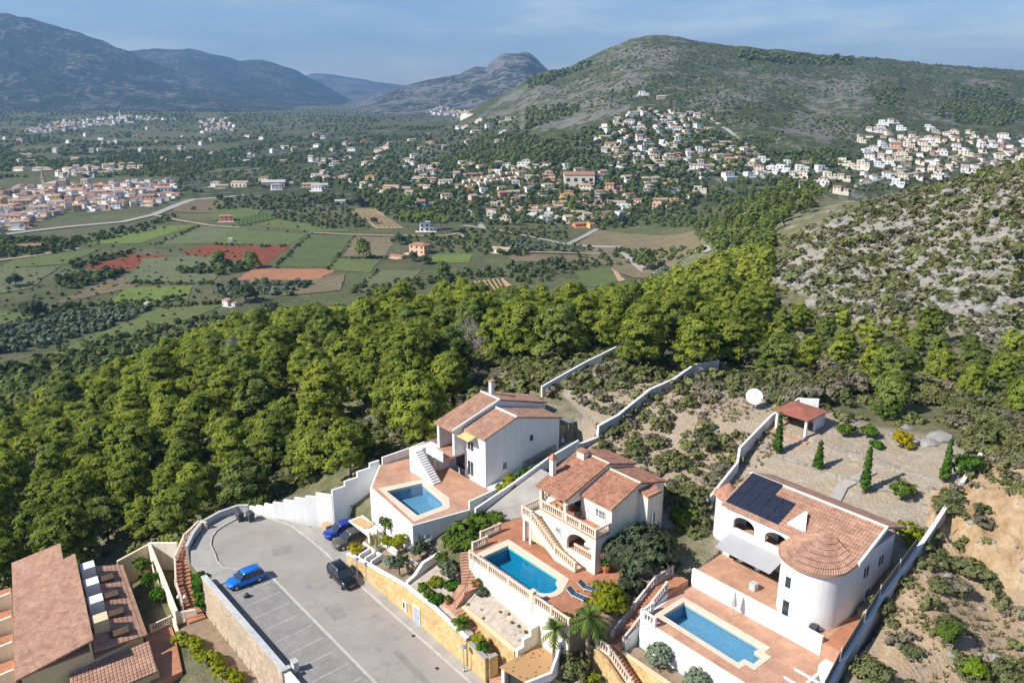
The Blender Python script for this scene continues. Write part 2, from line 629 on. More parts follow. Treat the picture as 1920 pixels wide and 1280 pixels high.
def pool_mat(name, c1, c2):
    m, nt, b = new_mat(name)
    pos = geo_pos(nt)
    ve = N(nt, "ShaderNodeTexVoronoi")
    ve.feature = 'DISTANCE_TO_EDGE'
    ve.inputs["Scale"].default_value = 1.7
    nt.links.new(pos, ve.inputs["Vector"])
    c = ramp(nt, noise(nt, pos, 6, 3), [(0.3, c1), (0.7, c2)])
    c = mix(nt, ramp(nt, ve.outputs["Distance"], [(0.0, (0.3, 0.3, 0.3)), (0.07, (0, 0, 0))]), c, tuple(min(1, x * 1.5) for x in c2))  # pale net of rippling light highlights painted into the mosaic colour
    nt.links.new(c, b.inputs["Base Color"])
    b.inputs["Roughness"].default_value = 0.4
    return m


M['water'] = water_mat('pool_water', (0.45, 0.97, 1.0))
M['waterpale'] = water_mat('pale_pool_water', (0.85, 0.97, 1.0))
M['pooltile'] = pool_mat('pool_mosaic', (0.004, 0.15, 0.27), (0.015, 0.20, 0.34))
M['poolpale'] = pool_mat('pale_pool_mosaic', (0.10, 0.23, 0.35), (0.14, 0.28, 0.40))

M['pine'] = leaf_mat('pine_needles', (0.145, 0.195, 0.045), (0.335, 0.380, 0.065), 0.45, 0.55)
M['dpine'] = leaf_mat('dark_pine_needles', (0.110, 0.155, 0.048), (0.26, 0.32, 0.08), 0.42, 0.35)
M['scrub'] = leaf_mat('scrub_leaves', (0.115, 0.130, 0.062), (0.25, 0.27, 0.11), 0.40, 0.5)
M['greyscrub'] = leaf_mat('grey_scrub_leaves', (0.15, 0.14, 0.10), (0.28, 0.255, 0.18), 0.3, 0.4)
M['olive'] = leaf_mat('olive_leaves', (0.095, 0.125, 0.075), (0.20, 0.24, 0.15), 0.2, 0.3)
M['carob'] = leaf_mat('carob_leaves', (0.035, 0.055, 0.030), (0.11, 0.14, 0.075), 0.22, 0.2)
M['lime'] = leaf_mat('lime_leaves', (0.10, 0.17, 0.014), (0.23, 0.31, 0.03), 0.35, 0.2)
M['garden'] = leaf_mat('garden_leaves', (0.045, 0.085, 0.016), (0.15, 0.23, 0.035), 0.3, 0.3)
M['yellow'] = leaf_mat('yellow_blooms', (0.20, 0.19, 0.012), (0.50, 0.40, 0.02), 0.35, 0.2)
M['hedge'] = leaf_mat('hedge_leaves', (0.03, 0.09, 0.012), (0.10, 0.21, 0.025), 0.3, 0.2)
M['hedgelime'] = leaf_mat('golden_hedge_leaves', (0.13, 0.16, 0.012), (0.33, 0.35, 0.03), 0.35, 0.2)
M['sage'] = leaf_mat('sage_leaves', (0.13, 0.18, 0.12), (0.26, 0.32, 0.22), 0.2, 0.2)
M['palm'] = leaf_mat('palm_fronds', (0.05, 0.085, 0.025), (0.17, 0.24, 0.055), 0.3, 0.2)
M['silver'] = leaf_mat('blue_palm_fronds', (0.16, 0.20, 0.19), (0.30, 0.35, 0.33), 0.2, 0.2)
M['cypress'] = leaf_mat('cypress_leaves', (0.03, 0.075, 0.012), (0.10, 0.19, 0.03), 0.25, 0.2)
M['valleytree'] = leaf_mat('valley_leaves', (0.060, 0.088, 0.034), (0.19, 0.235, 0.078), 0.36, 0.0)
M['straw'] = leaf_mat('dry_grass', (0.16, 0.135, 0.075), (0.36, 0.31, 0.19), 0.3, 0.0)
M['awning'] = plain('grey_awning', (0.36, 0.36, 0.37), 0.85, 0.08)
M['deadtwig'] = leaf_mat('dead_twigs', (0.24, 0.22, 0.21), (0.42, 0.39, 0.37), 0.1, 0.1)
# ================================================================== TERRAIN
def _hash(ix, iy, seed):
    h = (ix * 374761393 + iy * 668265263 + seed * 974634777) & 0xFFFFFFFF
    h = ((h ^ (h >> 13)) * 1274126177) & 0xFFFFFFFF
    return ((h ^ (h >> 16)) & 0xFFFF) / 65535.0


def vnoise(x, y, seed=0):
    xi, yi = np.floor(x).astype(np.int64), np.floor(y).astype(np.int64)
    fx, fy = x - xi, y - yi
    fx, fy = fx * fx * (3 - 2 * fx), fy * fy * (3 - 2 * fy)
    a, b_ = _hash(xi, yi, seed), _hash(xi + 1, yi, seed)
    c, d = _hash(xi, yi + 1, seed), _hash(xi + 1, yi + 1, seed)
    return (a + (b_ - a) * fx) * (1 - fy) + (c + (d - c) * fx) * fy


def fbm(x, y, oct=5, seed=0, ridged=False):
    s, amp, tot = 0.0, 1.0, 0.0
    for k in range(oct):
        n = vnoise(x * 2 ** k, y * 2 ** k, seed + k) * 2 - 1
        s = s + amp * ((1 - np.abs(n)) * 2 - 1 if ridged else n)
        tot += amp
        amp *= 0.5
    return s / tot


def smooth(e0, e1, x):
    t = np.clip((x - e0) / (e1 - e0), 0, 1)
    return t * t * (3 - 2 * t)


def inside(poly, x, y):
    x, y = np.asarray(x, float), np.asarray(y, float)
    r = np.zeros(x.shape, bool)
    n = len(poly)
    for i in range(n):
        x0, y0 = poly[i]
        x1, y1 = poly[(i + 1) % n]
        c = (y0 > y) != (y1 > y)
        with np.errstate(divide='ignore', invalid='ignore'):
            r ^= c & (x < (x1 - x0) * (y - y0) / (y1 - y0 + 1e-12) + x0)
    return r


def dist_px(px, py, d):
    """point on a pixel's sight line at forward distance d"""
    u, v, w = ray_dir(px, py)
    t = d / v
    return (float(u * t), d, float(CAMH + w * t))


ctrl = []
for a_, b_, z_ in [(-90, 27, -.6), (-75, 30, -.6), (-50, 30, -.8), (-30, 30, -.4), (-40, 18, -4.5), (-95, 10, -8), (-78, 8, -8), (-86, 17, -6), (-70, 19, -4.6), (-58, 19, -4.8), (-97, 20, -6), (-100, 26, -5),
                   (-75, 38, .3), (-60, 40, 2.8), (-48, 42, 3.5), (-60, 55, 8), (-50, 62, 9.4), (-34, 65, 9), (-25, 62, 8.8), (-62, 64, 9.6), (-62, 70, 10.8), (-62, 77, 12.4), (-62, 89, 14.2), (-74.5, 69, 11.5), (-74.5, 84, 14.2), (-80, 50, 5.2), (-84, 46, 3.2), (-88, 38, 0.2),
                   (-45, 72, 10.6), (-48, 88, 14.2), (-26, 87, 14.6), (-24.5, 71, 11.4), (-21.0, 47, 7.6), (-21.3, 52, 8.5), (-22.1, 60.5, 9.7), (-22.7, 68.5, 11.0), (-23.7, 78, 12.7), (-24.7, 86.8, 14.0), (-18, 60, 10.0), (-19, 75, 12.6), (-95, 35, -2.5), (-100, 45, -1), (-88, 55, 5), (-35, 80, 12.6)]:
    x_, y_, _ = P(a_, b_)
    ctrl.append((x_, y_, z_))
for px, py, z_ in [(1900, 1200, 8.4), (1920, 1290, 7.8), (1760, 1275, 8.0), (1850, 1085, 9.6), (1860, 930, 14.4), (1755, 1030, 10.2), (1765, 905, 13.2), (1930, 1120, 9.6), (1930, 960, 14.9), (1890, 870, 15.2), (1800, 1090, 9.8), (2150, 900, 18), (2150, 1200, 10),
                   (150, 950, -9), (30, 900, -15), (300, 800, -8), (700, 790, 5.5)]:
    ctrl.append(Wz(px, py, z_))
for px, py, d in [(800, 700, 122), (900, 690, 128), (700, 690, 138), (560, 690, 148), (980, 655, 140), (1090, 645, 143), (1160, 655, 122), (1330, 690, 112), (1450, 690, 117),
                  (400, 700, 158), (300, 735, 172), (180, 780, 180), (60, 815, 182), (620, 640, 180), (800, 600, 190), (560, 650, 178), (430, 690, 180),
                  (100, 745, 225), (250, 700, 250), (420, 640, 275), (560, 620, 285), (-250, 800, 220), (-300, 900, 150),
                  (1000, 610, 215), (1120, 600, 230), (1250, 560, 240), (1300, 640, 145), (1400, 600, 165), (1380, 520, 255), (1440, 560, 205),
                  (1600, 650, 142), (1750, 715, 108), (1700, 655, 128), (1900, 690, 112), (1850, 640, 135), (1540, 590, 172), (1580, 560, 188),
                  (1600, 520, 210), (1700, 480, 215), (1800, 400, 232), (1920, 322, 255), (1910, 450, 190), (1900, 560, 160), (1500, 455, 262), (1540, 415, 300), (1660, 370, 300), (2150, 250, 260), (2150, 500, 170), (2150, 700, 125),
                  (1360, 440, 430), (1400, 385, 500), (1330, 445, 470), (1490, 350, 560), (1450, 450, 360), (1560, 375, 520)]:
    ctrl.append(dist_px(px, py, d))
for x_, y_, z_ in [(-300, 330, -56), (-180, 330, -57), (-100, 350, -56), (-30, 370, -56), (-420, 300, -58), (-500, 420, -60), (-300, 450, -60), (-150, 450, -60), (0, 450, -60), (60, 470, -60), (110, 520, -60), (-400, 600, -60), (-200, 600, -60), (0, 600, -60), (100, 640, -60),
                   (-500, 800, -60), (-200, 800, -60), (50, 800, -60), (200, 800, -56), (200, 700, -50), (300, 620, -35), (380, 480, -5), (300, 420, 0), (420, 330, 35), (500, 600, -30), (500, 800, -45), (-250, 180, -30), (-330, 230, -48), (-150, 100, -22), (-120, 60, -14),
                   (45, 25, 3.5), (20, 20, 0), (0, 25, -4), (-40, 30, -6), (-70, 40, -9), (90, 40, 14), (140, 90, 26), (200, 150, 36)]:
    ctrl.append((x_, y_, z_))
ctrl = np.array(ctrl)


def st(x, y):
    r = np.hypot(x, y)
    s = np.clip(np.arctan2(x, y), -0.95, 0.95)
    return s * 2.0, np.log(np.clip(r, 32, 900))


def tps_k(d2):
    return 0.5 * d2 * np.log(d2 + 1e-9)


_cs, _ct = st(ctrl[:, 0], ctrl[:, 1])
_n = len(ctrl)
_K = tps_k((_cs[:, None] - _cs[None]) ** 2 + (_ct[:, None] - _ct[None]) ** 2) + 2e-3 * np.eye(_n)
_A = np.zeros((_n + 3, _n + 3))
_A[:_n, :_n] = _K
_A[:_n, _n:] = np.c_[np.ones(_n), _cs, _ct]
_A[_n:, :_n] = _A[:_n, _n:].T
_w = np.linalg.solve(_A, np.r_[ctrl[:, 2], 0, 0, 0])


def tps(x, y):
    s, t = st(x, y)
    out = _w[_n] + _w[_n + 1] * s + _w[_n + 2] * t
    for i in range(_n):
        out = out + _w[i] * tps_k((s - _cs[i]) ** 2 + (t - _ct[i]) ** 2)
    return out


def sky_z(pts, d):
    """crest line from survey pixels -> (lateral slope, height) pairs at forward distance d"""
    q = [dist_px(px, py, d) for px, py in pts]
    return np.array([p[0] / d for p in q]), np.array([p[2] for p in q])


def range_h(x, y, crest, dc, db, prof, amp, seed, gully=420.0, back=0.35):
    """height of one mountain range: profile from its foot to its crest with gullies, falling behind"""
    k, zc = sky_z(crest, dc)
    zc = np.interp(x / np.maximum(y, 1), k, zc)
    u = (y - db) / (dc - db)
    base = -60 + 0.010 * max(0, db - 900)
    g = np.interp(np.clip(u, 0, 1), [p_[0] for p_ in prof], [p_[1] for p_ in prof])
    rel = zc - base
    z = base + rel * g
    n = fbm(x / gully + seed, y / (gully * 1.6), 6, seed, True)
    n2 = fbm(x / 90.0, y / 90.0, 4, seed + 9)
    env = np.sin(np.clip(u, 0, 1) * pi) ** 0.7
    z = z + env * np.maximum(rel, 0) * (amp * n + amp * 0.35 * n2)
    z = z + np.clip(u, 0, 1) * np.maximum(rel, 0) * 0.018 * n2
    z = np.where(u > 1, zc - (y - dc) * back + 6 * n2, z)
    return np.where((u > 0) & (rel > 0), z, -999)


RANGES = {
    'village_hill': dict(crest=[(400, 262), (600, 246), (700, 240), (800, 232), (860, 220), (900, 194), (960, 166), (1010, 137), (1060, 130), (1100, 110), (1140, 90), (1180, 73), (1225, 66), (1270, 70), (1310, 80), (1340, 83), (1400, 86), (1460, 93), (1520, 101), (1600, 106), (1650, 108), (1700, 113), (1760, 120), (1850, 126), (1920, 129), (2200, 145), (2900, 200)],
                         dc=1900, db=820, prof=[(0, 0), (.055, .106), (.167, .25), (.306, .35), (.63, .566), (.85, .83), (1, 1)], amp=.085, seed=3, gully=230.0),
    'rocky_peak': dict(crest=[(560, 225), (640, 205), (690, 186), (740, 166), (800, 150), (860, 140), (890, 125), (912, 126), (925, 111), (945, 98), (965, 99), (990, 97), (1005, 108), (1025, 128), (1060, 160), (1100, 190), (1200, 220), (1400, 230)],
                       dc=4600, db=3100, prof=[(0, 0), (.3, .14), (.6, .42), (1, 1)], amp=.13, seed=11, gully=520.0),
    'left_mountain': dict(crest=[(-900, -30), (-500, 0), (-300, 8), (-100, 12), (0, 22), (50, 31), (100, 46), (150, 60), (200, 78), (250, 100), (300, 122), (350, 140), (400, 152), (450, 165), (500, 178), (560, 195), (620, 212), (700, 225), (800, 230)],
                         dc=5200, db=3350, prof=[(0, 0), (.25, .10), (.5, .30), (.8, .74), (1, 1)], amp=.125, seed=5, gully=620.0),
    'second_mountain': dict(crest=[(-200, 90), (100, 100), (240, 95), (290, 90), (320, 93), (355, 90), (400, 101), (450, 113), (490, 111), (520, 120), (555, 132), (600, 155), (650, 183), (690, 200), (740, 214), (800, 222), (900, 228)],
                            dc=7000, db=4700, prof=[(0, 0), (.3, .14), (.6, .46), (1, 1)], amp=.12, seed=17, gully=700.0),
    'far_mountain': dict(crest=[(300, 160), (500, 150), (560, 146), (585, 138), (610, 137), (650, 144), (700, 152), (745, 158), (800, 166), (900, 180), (1100, 190)],
                         dc=9400, db=7200, prof=[(0, 0), (.5, .4), (1, 1)], amp=.07, seed=23, gully=900.0),
}
RNAMES = list(RANGES)

CARVE = [([(-95, 24.2), (-93, 34), (-86.5, 37), (-80.6, 40.2), (-80.2, 42.3), (-71, 42.3), (-71, 37.4), (-15, 37.4), (-15, 23.3), (-79, 23.3), (-84, 23.6)], -0.35),
         ([(-110, -5), (-15, -5), (-15, 23.2), (-79, 23.2), (-80, 23.2), (-91, 24.5), (-110, 24)], -4.6),
         ([(-72, 37.2), (-60, 37.2), (-60, 42), (-75, 42)], 1.1),
         ([(-60, 37.2), (-21.6, 37.2), (-21.6, 48.6), (-38, 48.6), (-41.4, 48.6), (-41.4, 41.8), (-55.4, 41.8), (-57, 43), (-60, 42)], -0.4),
         ([(-80.2, 46.4), (-75.3, 42.4), (-63.9, 41.6), (-63.7, 54), (-76, 56), (-80, 52)], 4.6),
         ([(-80, 52), (-66, 52), (-66, 66), (-74, 66), (-79.5, 56)], 6.2), ([(-66.6, 52), (-62.2, 52), (-62.2, 60), (-66.6, 60)], 6.9), ([(-66.6, 60), (-62.2, 60), (-62.2, 67.5), (-66.6, 67.5)], 7.9),
         ([(-60, 43), (-55.4, 41.8), (-40.5, 41.8), (-40.5, 56), (-54, 57), (-59.5, 53)], 4.9),
         ([(-41.4, 45), (-38.4, 45), (-38.4, 52), (-41.4, 52)], 3.0),
         ([(-38.2, 48), (-22.2, 48), (-22.6, 60.4), (-38.6, 60.4)], 4.9),
         ([(-38.6, 60), (-25.4, 60), (-25.4, 67.2), (-38.6, 67.2)], 7.4)]

COLS = np.unique(np.concatenate([np.linspace(-pi, -0.80, 26), np.linspace(-0.80, 0.80, 520), np.linspace(0.80, pi, 26)]))
LR = np.concatenate([np.linspace(np.log(14), np.log(45), 18)[:-1], np.linspace(np.log(45), np.log(160), 225)[:-1], np.linspace(np.log(160), np.log(420), 120)[:-1], np.linspace(np.log(420), np.log(1300), 130)[:-1], np.linspace(np.log(1300), np.log(10800), 190)])
SS, TT = np.meshgrid(COLS, LR)
RR = np.exp(TT)
GX, GY = RR * np.sin(SS), RR * np.cos(SS)
ga, gb = GX * VA[0] + GY * VA[1], GX * VB[0] + GY * VB[1]


def base_height(x, y):
    r = np.hypot(x, y)
    z = tps(x, y)
    zf = -60 + 0.010 * np.maximum(0, r - 900) + 5 * fbm(x / 500, y / 500, 3, 40) * smooth(1000, 2200, r)
    z = z + (zf - z) * smooth(640, 800, r)
    z = z + 26 * np.exp(-(((x + 1400) / 700) ** 2 + ((y - 3000) / 260) ** 2)) + 24 * np.exp(-(((x + 450) / 260) ** 2 + ((y - 2500) / 300) ** 2))
    # small relief of the slopes; none on the ploughed valley floor
    relief = smooth(-52, -35, z) * (0.25 + 1.4 * smooth(90, 220, r)) + 0.02
    return z + relief * (fbm(x / 9, y / 9, 4, 50) * 0.8 + fbm(x / 2.6, y / 2.6, 3, 60) * 0.25)


GZ = base_height(GX, GY)
_zd = np.maximum(GY * cos(PITCH) - (GZ - CAMH) * sin(PITCH), 1)
_px, _py = 960 + FPX * GX / _zd, 640 - FPX * (GY * sin(PITCH) + (GZ - CAMH) * cos(PITCH)) / _zd
_q = inside([(1740, 915), (1860, 920), (2000, 960), (2000, 1100), (1860, 1080), (1745, 1015)], _px, _py) & (RR < 140)
GZ[_q] += (fbm(GX / 2.6, GY / 2.6, 4, 321, True)[_q] * 1.25 + .2)                     # eroded cut bank
_q = inside([(1440, 520), (1500, 440), (1640, 385), (2400, 240), (2400, 640), (1850, 640), (1560, 610)], _px, _py) & (RR < 330)
GZ[_q] += np.maximum(0, fbm(GX / 3.4, GY / 3.4, 4, 331, True)[_q]) * 0.9               # limestone ribs
comp = np.zeros(GZ.shape, int)                      # 0 = hillside, 1 = valley floor, 2.. = ranges
comp[(GZ < -50.5) | (RR > 640)] = 1
for k_, nm in enumerate(RNAMES):
    zz = range_h(GX, GY, **RANGES[nm])
    zz[(RR < 760) | (GY < 0)] = -999
    up = zz > GZ
    GZ[up] = zz[up]
    comp[up] = 2 + k_
for poly, zm in CARVE:
    q = inside(poly, ga, gb)
    GZ[q] = np.minimum(GZ[q], zm)


def ground(x, y):
    """terrain height by bilinear lookup"""
    x, y = np.asarray(x, float), np.asarray(y, float)
    s, t = np.arctan2(x, y), np.log(np.maximum(np.hypot(x, y), 14.01))
    j = np.clip(np.searchsorted(COLS, s) - 1, 0, len(COLS) - 2)
    i = np.clip(np.searchsorted(LR, t) - 1, 0, len(LR) - 2)
    fs = np.clip((s - COLS[j]) / (COLS[j + 1] - COLS[j]), 0, 1)
    ft = np.clip((t - LR[i]) / (LR[i + 1] - LR[i]), 0, 1)
    return (GZ[i, j] * (1 - fs) + GZ[i, j + 1] * fs) * (1 - ft) + (GZ[i + 1, j] * (1 - fs) + GZ[i + 1, j + 1] * fs) * ft


_RS = np.exp(np.linspace(np.log(38), np.log(10000), 1500))


def hit(px, py):
    """where sight lines through survey pixels first meet the terrain: (n, 3), nan rows where none"""
    px, py = np.atleast_1d(np.asarray(px, float)), np.atleast_1d(np.asarray(py, float))
    out = np.full((len(px), 3), np.nan)
    for c0 in range(0, len(px), 2000):
        u, v, w = ray_dir(px[c0:c0 + 2000], py[c0:c0 + 2000])
        h = np.hypot(u, v)
        X, Y = (u / h)[:, None] * _RS, (v / h)[:, None] * _RS
        D = CAMH + (w / h)[:, None] * _RS - ground(X, Y)
        below = D <= 0
        ok = below.any(1)
        k = np.clip(below.argmax(1), 1, None)
        n = np.arange(len(k))
        d0, d1 = D[n, k - 1], D[n, k]
        f = np.clip(d0 / (d0 - d1 + 1e-9), 0, 1)
        r = _RS[k - 1] + (_RS[k] - _RS[k - 1]) * f
        xx, yy = u / h * r, v / h * r
        out[c0:c0 + 2000] = np.where(ok[:, None], np.c_[xx, yy, ground(xx, yy)], np.nan)
    return out


# ground cover: how rocky, how green and how ochre the ground is (a map of the place, not of its light)
Zd = np.maximum(GY * cos(PITCH) - (GZ - CAMH) * sin(PITCH), 1)
SPX = 960 + FPX * GX / Zd
SPY = 640 - FPX * (GY * sin(PITCH) + (GZ - CAMH) * cos(PITCH)) / Zd
ROCKY = [(1440, 520), (1500, 440), (1640, 385), (1920, 300), (2400, 240), (2400, 640), (1920, 625), (1850, 640), (1700, 600), (1560, 610), (1520, 560)]
OCHRE1 = [(1735, 900), (1860, 915), (1960, 960), (1960, 1110), (1860, 1085), (1740, 1020)]
BARE = [(1080, 640), (1240, 655), (1330, 690), (1460, 700), (1500, 760), (1420, 900), (1330, 960), (1250, 990), (1170, 900), (1090, 830), (1100, 780), (1060, 740)]
NEARR = [(1850, 850), (2500, 850), (2500, 1500), (1500, 1500), (1640, 1140), (1760, 980)]
cover = np.zeros(GZ.shape + (4,))
cover[..., 3] = 1
hs = comp == 0
cover[..., 0] = np.where(inside(ROCKY, SPX, SPY) & hs, 0.80, 0.18)
cover[..., 1] = np.where(inside(ROCKY, SPX, SPY), 0.52, 0.72)
for poly, rock, green, och in ((BARE, .28, .12, .50), (NEARR, .22, .08, .62), (OCHRE1, .40, .02, 1.1)):
    q = inside(poly, SPX, SPY) & hs & (RR < 260)
    cover[q, 0], cover[q, 1], cover[q, 2] = rock, green, och
q = inside([(-60, 55), (-22, 55), (-22, 90), (-62, 90)], ga, gb) & (RR < 200)
cover[q, 1] *= 0.8
cover[comp >= 1, 0] = 0
for poly, v_ in (([(900, 215), (960, 165), (1080, 150), (1180, 95), (1270, 85), (1250, 135), (1180, 205), (1090, 235), (1000, 250)], .17), ([(1440, 275), (1520, 175), (1610, 140), (1650, 200), (1600, 262)], .19), ([(1250, 150), (1440, 150), (1420, 240), (1330, 240)], .12)):
    q = inside(poly, SPX, SPY) & (comp == 2)
    cover[q, 0] = v_ * np.clip(.75 + 1.3 * fbm(GX / 60, GY / 90, 4, 5)[q], 0, 1.3)
q = inside([(-45, 67), (-26, 67), (-27, 88), (-46, 88)], ga, gb) & hs & (RR < 200)
cover[q, 0], cover[q, 1], cover[q, 2] = .04, .14, .42
# soften the map's edges
for _ in range(3):
    cover[1:-1, 1:-1] = (cover[1:-1, 1:-1] * 2 + cover[:-2, 1:-1] + cover[2:, 1:-1] + cover[1:-1, :-2] + cover[1:-1, 2:]) / 6


def N2(nt, pos):
    n = N(nt, "ShaderNodeTexNoise")
    n.inputs["Scale"].default_value = 1.2
    n.inputs["Detail"].default_value = 5
    nt.links.new(pos, n.inputs["Vector"])
    return n.outputs["Color"]


def ground_mat():
    m, nt, b = new_mat('hillside_ground')
    pos = geo_pos(nt)
    at = N(nt, "ShaderNodeAttribute", attribute_name="cover")
    sp = N(nt, "ShaderNodeSeparateColor")
    nt.links.new(at.outputs["Color"], sp.inputs["Color"])

    def mask(att, fac, lo, hi):
        ad = N(nt, "ShaderNodeMath", operation='ADD')
        nt.links.new(att, ad.inputs[0])
        nt.links.new(fac, ad.inputs[1])
        mr = N(nt, "ShaderNodeMapRange")
        mr.interpolation_type = 'SMOOTHSTEP'
        nt.links.new(ad.outputs[0], mr.inputs["Value"])
        mr.inputs["From Min"].default_value = lo
        mr.inputs["From Max"].default_value = hi
        return mr.outputs["Result"]

    n1, n2, n3 = noise(nt, pos, 0.10, 6, 0.65), noise(nt, pos, 0.55, 6, 0.7), noise(nt, pos, 3.0, 5, 0.7)
    soil = ramp(nt, n3, [(0.25, (0.29, 0.24, 0.185)), (0.5, (0.42, 0.355, 0.28)), (0.75, (0.54, 0.475, 0.39))])
    soil = mix(nt, ramp(nt, n2, [(0.4, (0, 0, 0)), (0.6, (0.8, 0.8, 0.8))]), soil, (0.30, 0.265, 0.195))
    och = ramp(nt, n2, [(0.3, (0.30, 0.185, 0.10)), (0.5, (0.44, 0.31, 0.18)), (0.7, (0.54, 0.44, 0.32))])
    ck = N(nt, "ShaderNodeTexVoronoi")
    ck.feature = 'DISTANCE_TO_EDGE'
    ck.inputs["Scale"].default_value = 0.8
    nt.links.new(mix(nt, 0.5, pos, N2(nt, pos), 'ADD'), ck.inputs["Vector"])
    och = mix(nt, ramp(nt, ck.outputs["Distance"], [(0.0, (0.12, 0.12, 0.12)), (0.05, (0, 0, 0))]), och, (0.17, 0.10, 0.055))
    c = mix(nt, mask(sp.outputs[2], n2, 0.85, 1.25), soil, och)
    green = ramp(nt, n2, [(0.25, (0.085, 0.092, 0.045)), (0.5, (0.15, 0.15, 0.075)), (0.75, (0.24, 0.22, 0.12))])
    c = mix(nt, mask(sp.outputs[1], n1, 0.95, 1.25), c, green)
    vo = N(nt, "ShaderNodeTexVoronoi")
    vo.inputs["Scale"].default_value = 0.45
    nt.links.new(pos, vo.inputs["Vector"])
    rock = ramp(nt, n3, [(0.2, (0.18, 0.17, 0.15)), (0.5, (0.30, 0.29, 0.27)), (0.8, (0.39, 0.375, 0.35))])
    n4 = noise(nt, pos, 1.3, 5, 0.75)
    c = mix(nt, mask(sp.outputs[0], n4, 1.18, 1.42), c, rock)
    nt.links.new(c, b.inputs["Base Color"])
    b.inputs["Roughness"].default_value = 0.95
    b.inputs["Specular IOR Level"].default_value = 0.1
    ad = N(nt, "ShaderNodeMath", operation='ADD')
    nt.links.new(n2, ad.inputs[0])
    nt.links.new(n3, ad.inputs[1])
    bump(nt, b, ad.outputs[0], 0.8, 0.4)
    return m


def valley_mat():
    m, nt, b = new_mat('valley_ground')
    pos = geo_pos(nt)
    mp_ = N(nt, "ShaderNodeMapping")
    mp_.inputs["Scale"].default_value = (0.011, 0.015, 0)
    mp_.inputs["Rotation"].default_value = (0, 0, 0.35)
    nt.links.new(pos, mp_.inputs["Vector"])
    vo = N(nt, "ShaderNodeTexVoronoi", distance='CHEBYCHEV')
    vo.inputs["Scale"].default_value = 1.0
    nt.links.new(mp_.outputs["Vector"], vo.inputs["Vector"])
    sp = N(nt, "ShaderNodeSeparateColor")
    nt.links.new(vo.outputs["Color"], sp.inputs["Color"])
    c = ramp(nt, sp.outputs[0], [(0.0, (0.060, 0.068, 0.030)), (0.25, (0.070, 0.082, 0.036)), (0.45, (0.085, 0.08, 0.052)), (0.6, (0.055, 0.062, 0.032)), (0.8, (0.11, 0.098, 0.066)), (1.0, (0.085, 0.102, 0.042))])
    n1, n2 = noise(nt, pos, 0.035, 6, 0.65), noise(nt, pos, 0.3, 5, 0.7)
    c = mix(nt, 0.5, c, ramp(nt, n1, [(0.3, (0.05, 0.058, 0.026)), (0.55, (0.11, 0.11, 0.052)), (0.75, (0.17, 0.14, 0.09))]))
    c = mix(nt, ramp(nt, n2, [(0.5, (0, 0, 0)), (0.62, (0.75, 0.75, 0.75))]), c, (0.05, 0.062, 0.028))
    c = mix(nt, 1.0, c, (1.3, 1.3, 1.25), 'MULTIPLY')
    nt.links.new(c, b.inputs["Base Color"])
    b.inputs["Roughness"].default_value = 0.95
    b.inputs["Specular IOR Level"].default_value = 0.1
    bump(nt, b, n2, 0.8, 1.5)
    return m


def mountain_mat(name, rocky, green=(0.038, 0.05, 0.024), rock=(0.27, 0.25, 0.225), sc=1.0):
    m, nt, b = new_mat(name)
    pos = geo_pos(nt)
    n1, n2, n3 = noise(nt, pos, 0.0045 * sc, 7, 0.62), noise(nt, pos, 0.03 * sc, 6, 0.7), noise(nt, pos, 0.16 * sc, 4, 0.7)
    g = ramp(nt, n2, [(0.3, tuple(x * 0.7 for x in green)), (0.55, green), (0.75, tuple(x * 1.9 for x in green))])
    r = ramp(nt, n3, [(0.34, tuple(x * 0.3 for x in rock)), (0.5, tuple(x * 0.85 for x in rock)), (0.64, tuple(x * 1.3 for x in rock))])
    ad = N(nt, "ShaderNodeMath", operation='MULTIPLY_ADD')
    nt.links.new(n2, ad.inputs[0])
    ad.inputs[1].default_value = 1.5
    nt.links.new(n1, ad.inputs[2])
    ad2 = N(nt, "ShaderNodeMath", operation='MULTIPLY_ADD')
    nt.links.new(n3, ad2.inputs[0])
    ad2.inputs[1].default_value = 0.8
    nt.links.new(ad.outputs[0], ad2.inputs[2])
    mr = N(nt, "ShaderNodeMapRange")
    mr.interpolation_type = 'SMOOTHSTEP'
    at = N(nt, "ShaderNodeAttribute", attribute_name="cover")
    sp = N(nt, "ShaderNodeSeparateColor")
    nt.links.new(at.outputs["Color"], sp.inputs["Color"])
    ad9 = N(nt, "ShaderNodeMath", operation='ADD')
    nt.links.new(ad2.outputs[0], ad9.inputs[0])
    nt.links.new(sp.outputs[0], ad9.inputs[1])
    nt.links.new(ad9.outputs[0], mr.inputs["Value"])
    mr.inputs["From Min"].default_value = 1.80 - rocky * 0.3
    mr.inputs["From Max"].default_value = 2.0 - rocky * 0.3
    c = mix(nt, mr.outputs["Result"], g, r)
    c = mix(nt, ramp(nt, n3, [(0.52, (0, 0, 0)), (0.6, (0.6, 0.6, 0.6))]), c, tuple(x * 0.55 for x in green))
    nt.links.new(c, b.inputs["Base Color"])
    b.inputs["Roughness"].default_value = 0.95
    b.inputs["Specular IOR Level"].default_value = 0.1
    ad3 = N(nt, "ShaderNodeMath", operation='ADD')
    nt.links.new(n2, ad3.inputs[0])
    nt.links.new(n3, ad3.inputs[1])
    bump(nt, b, ad3.outputs[0], 1.0, 6.0 / sc)
    return m


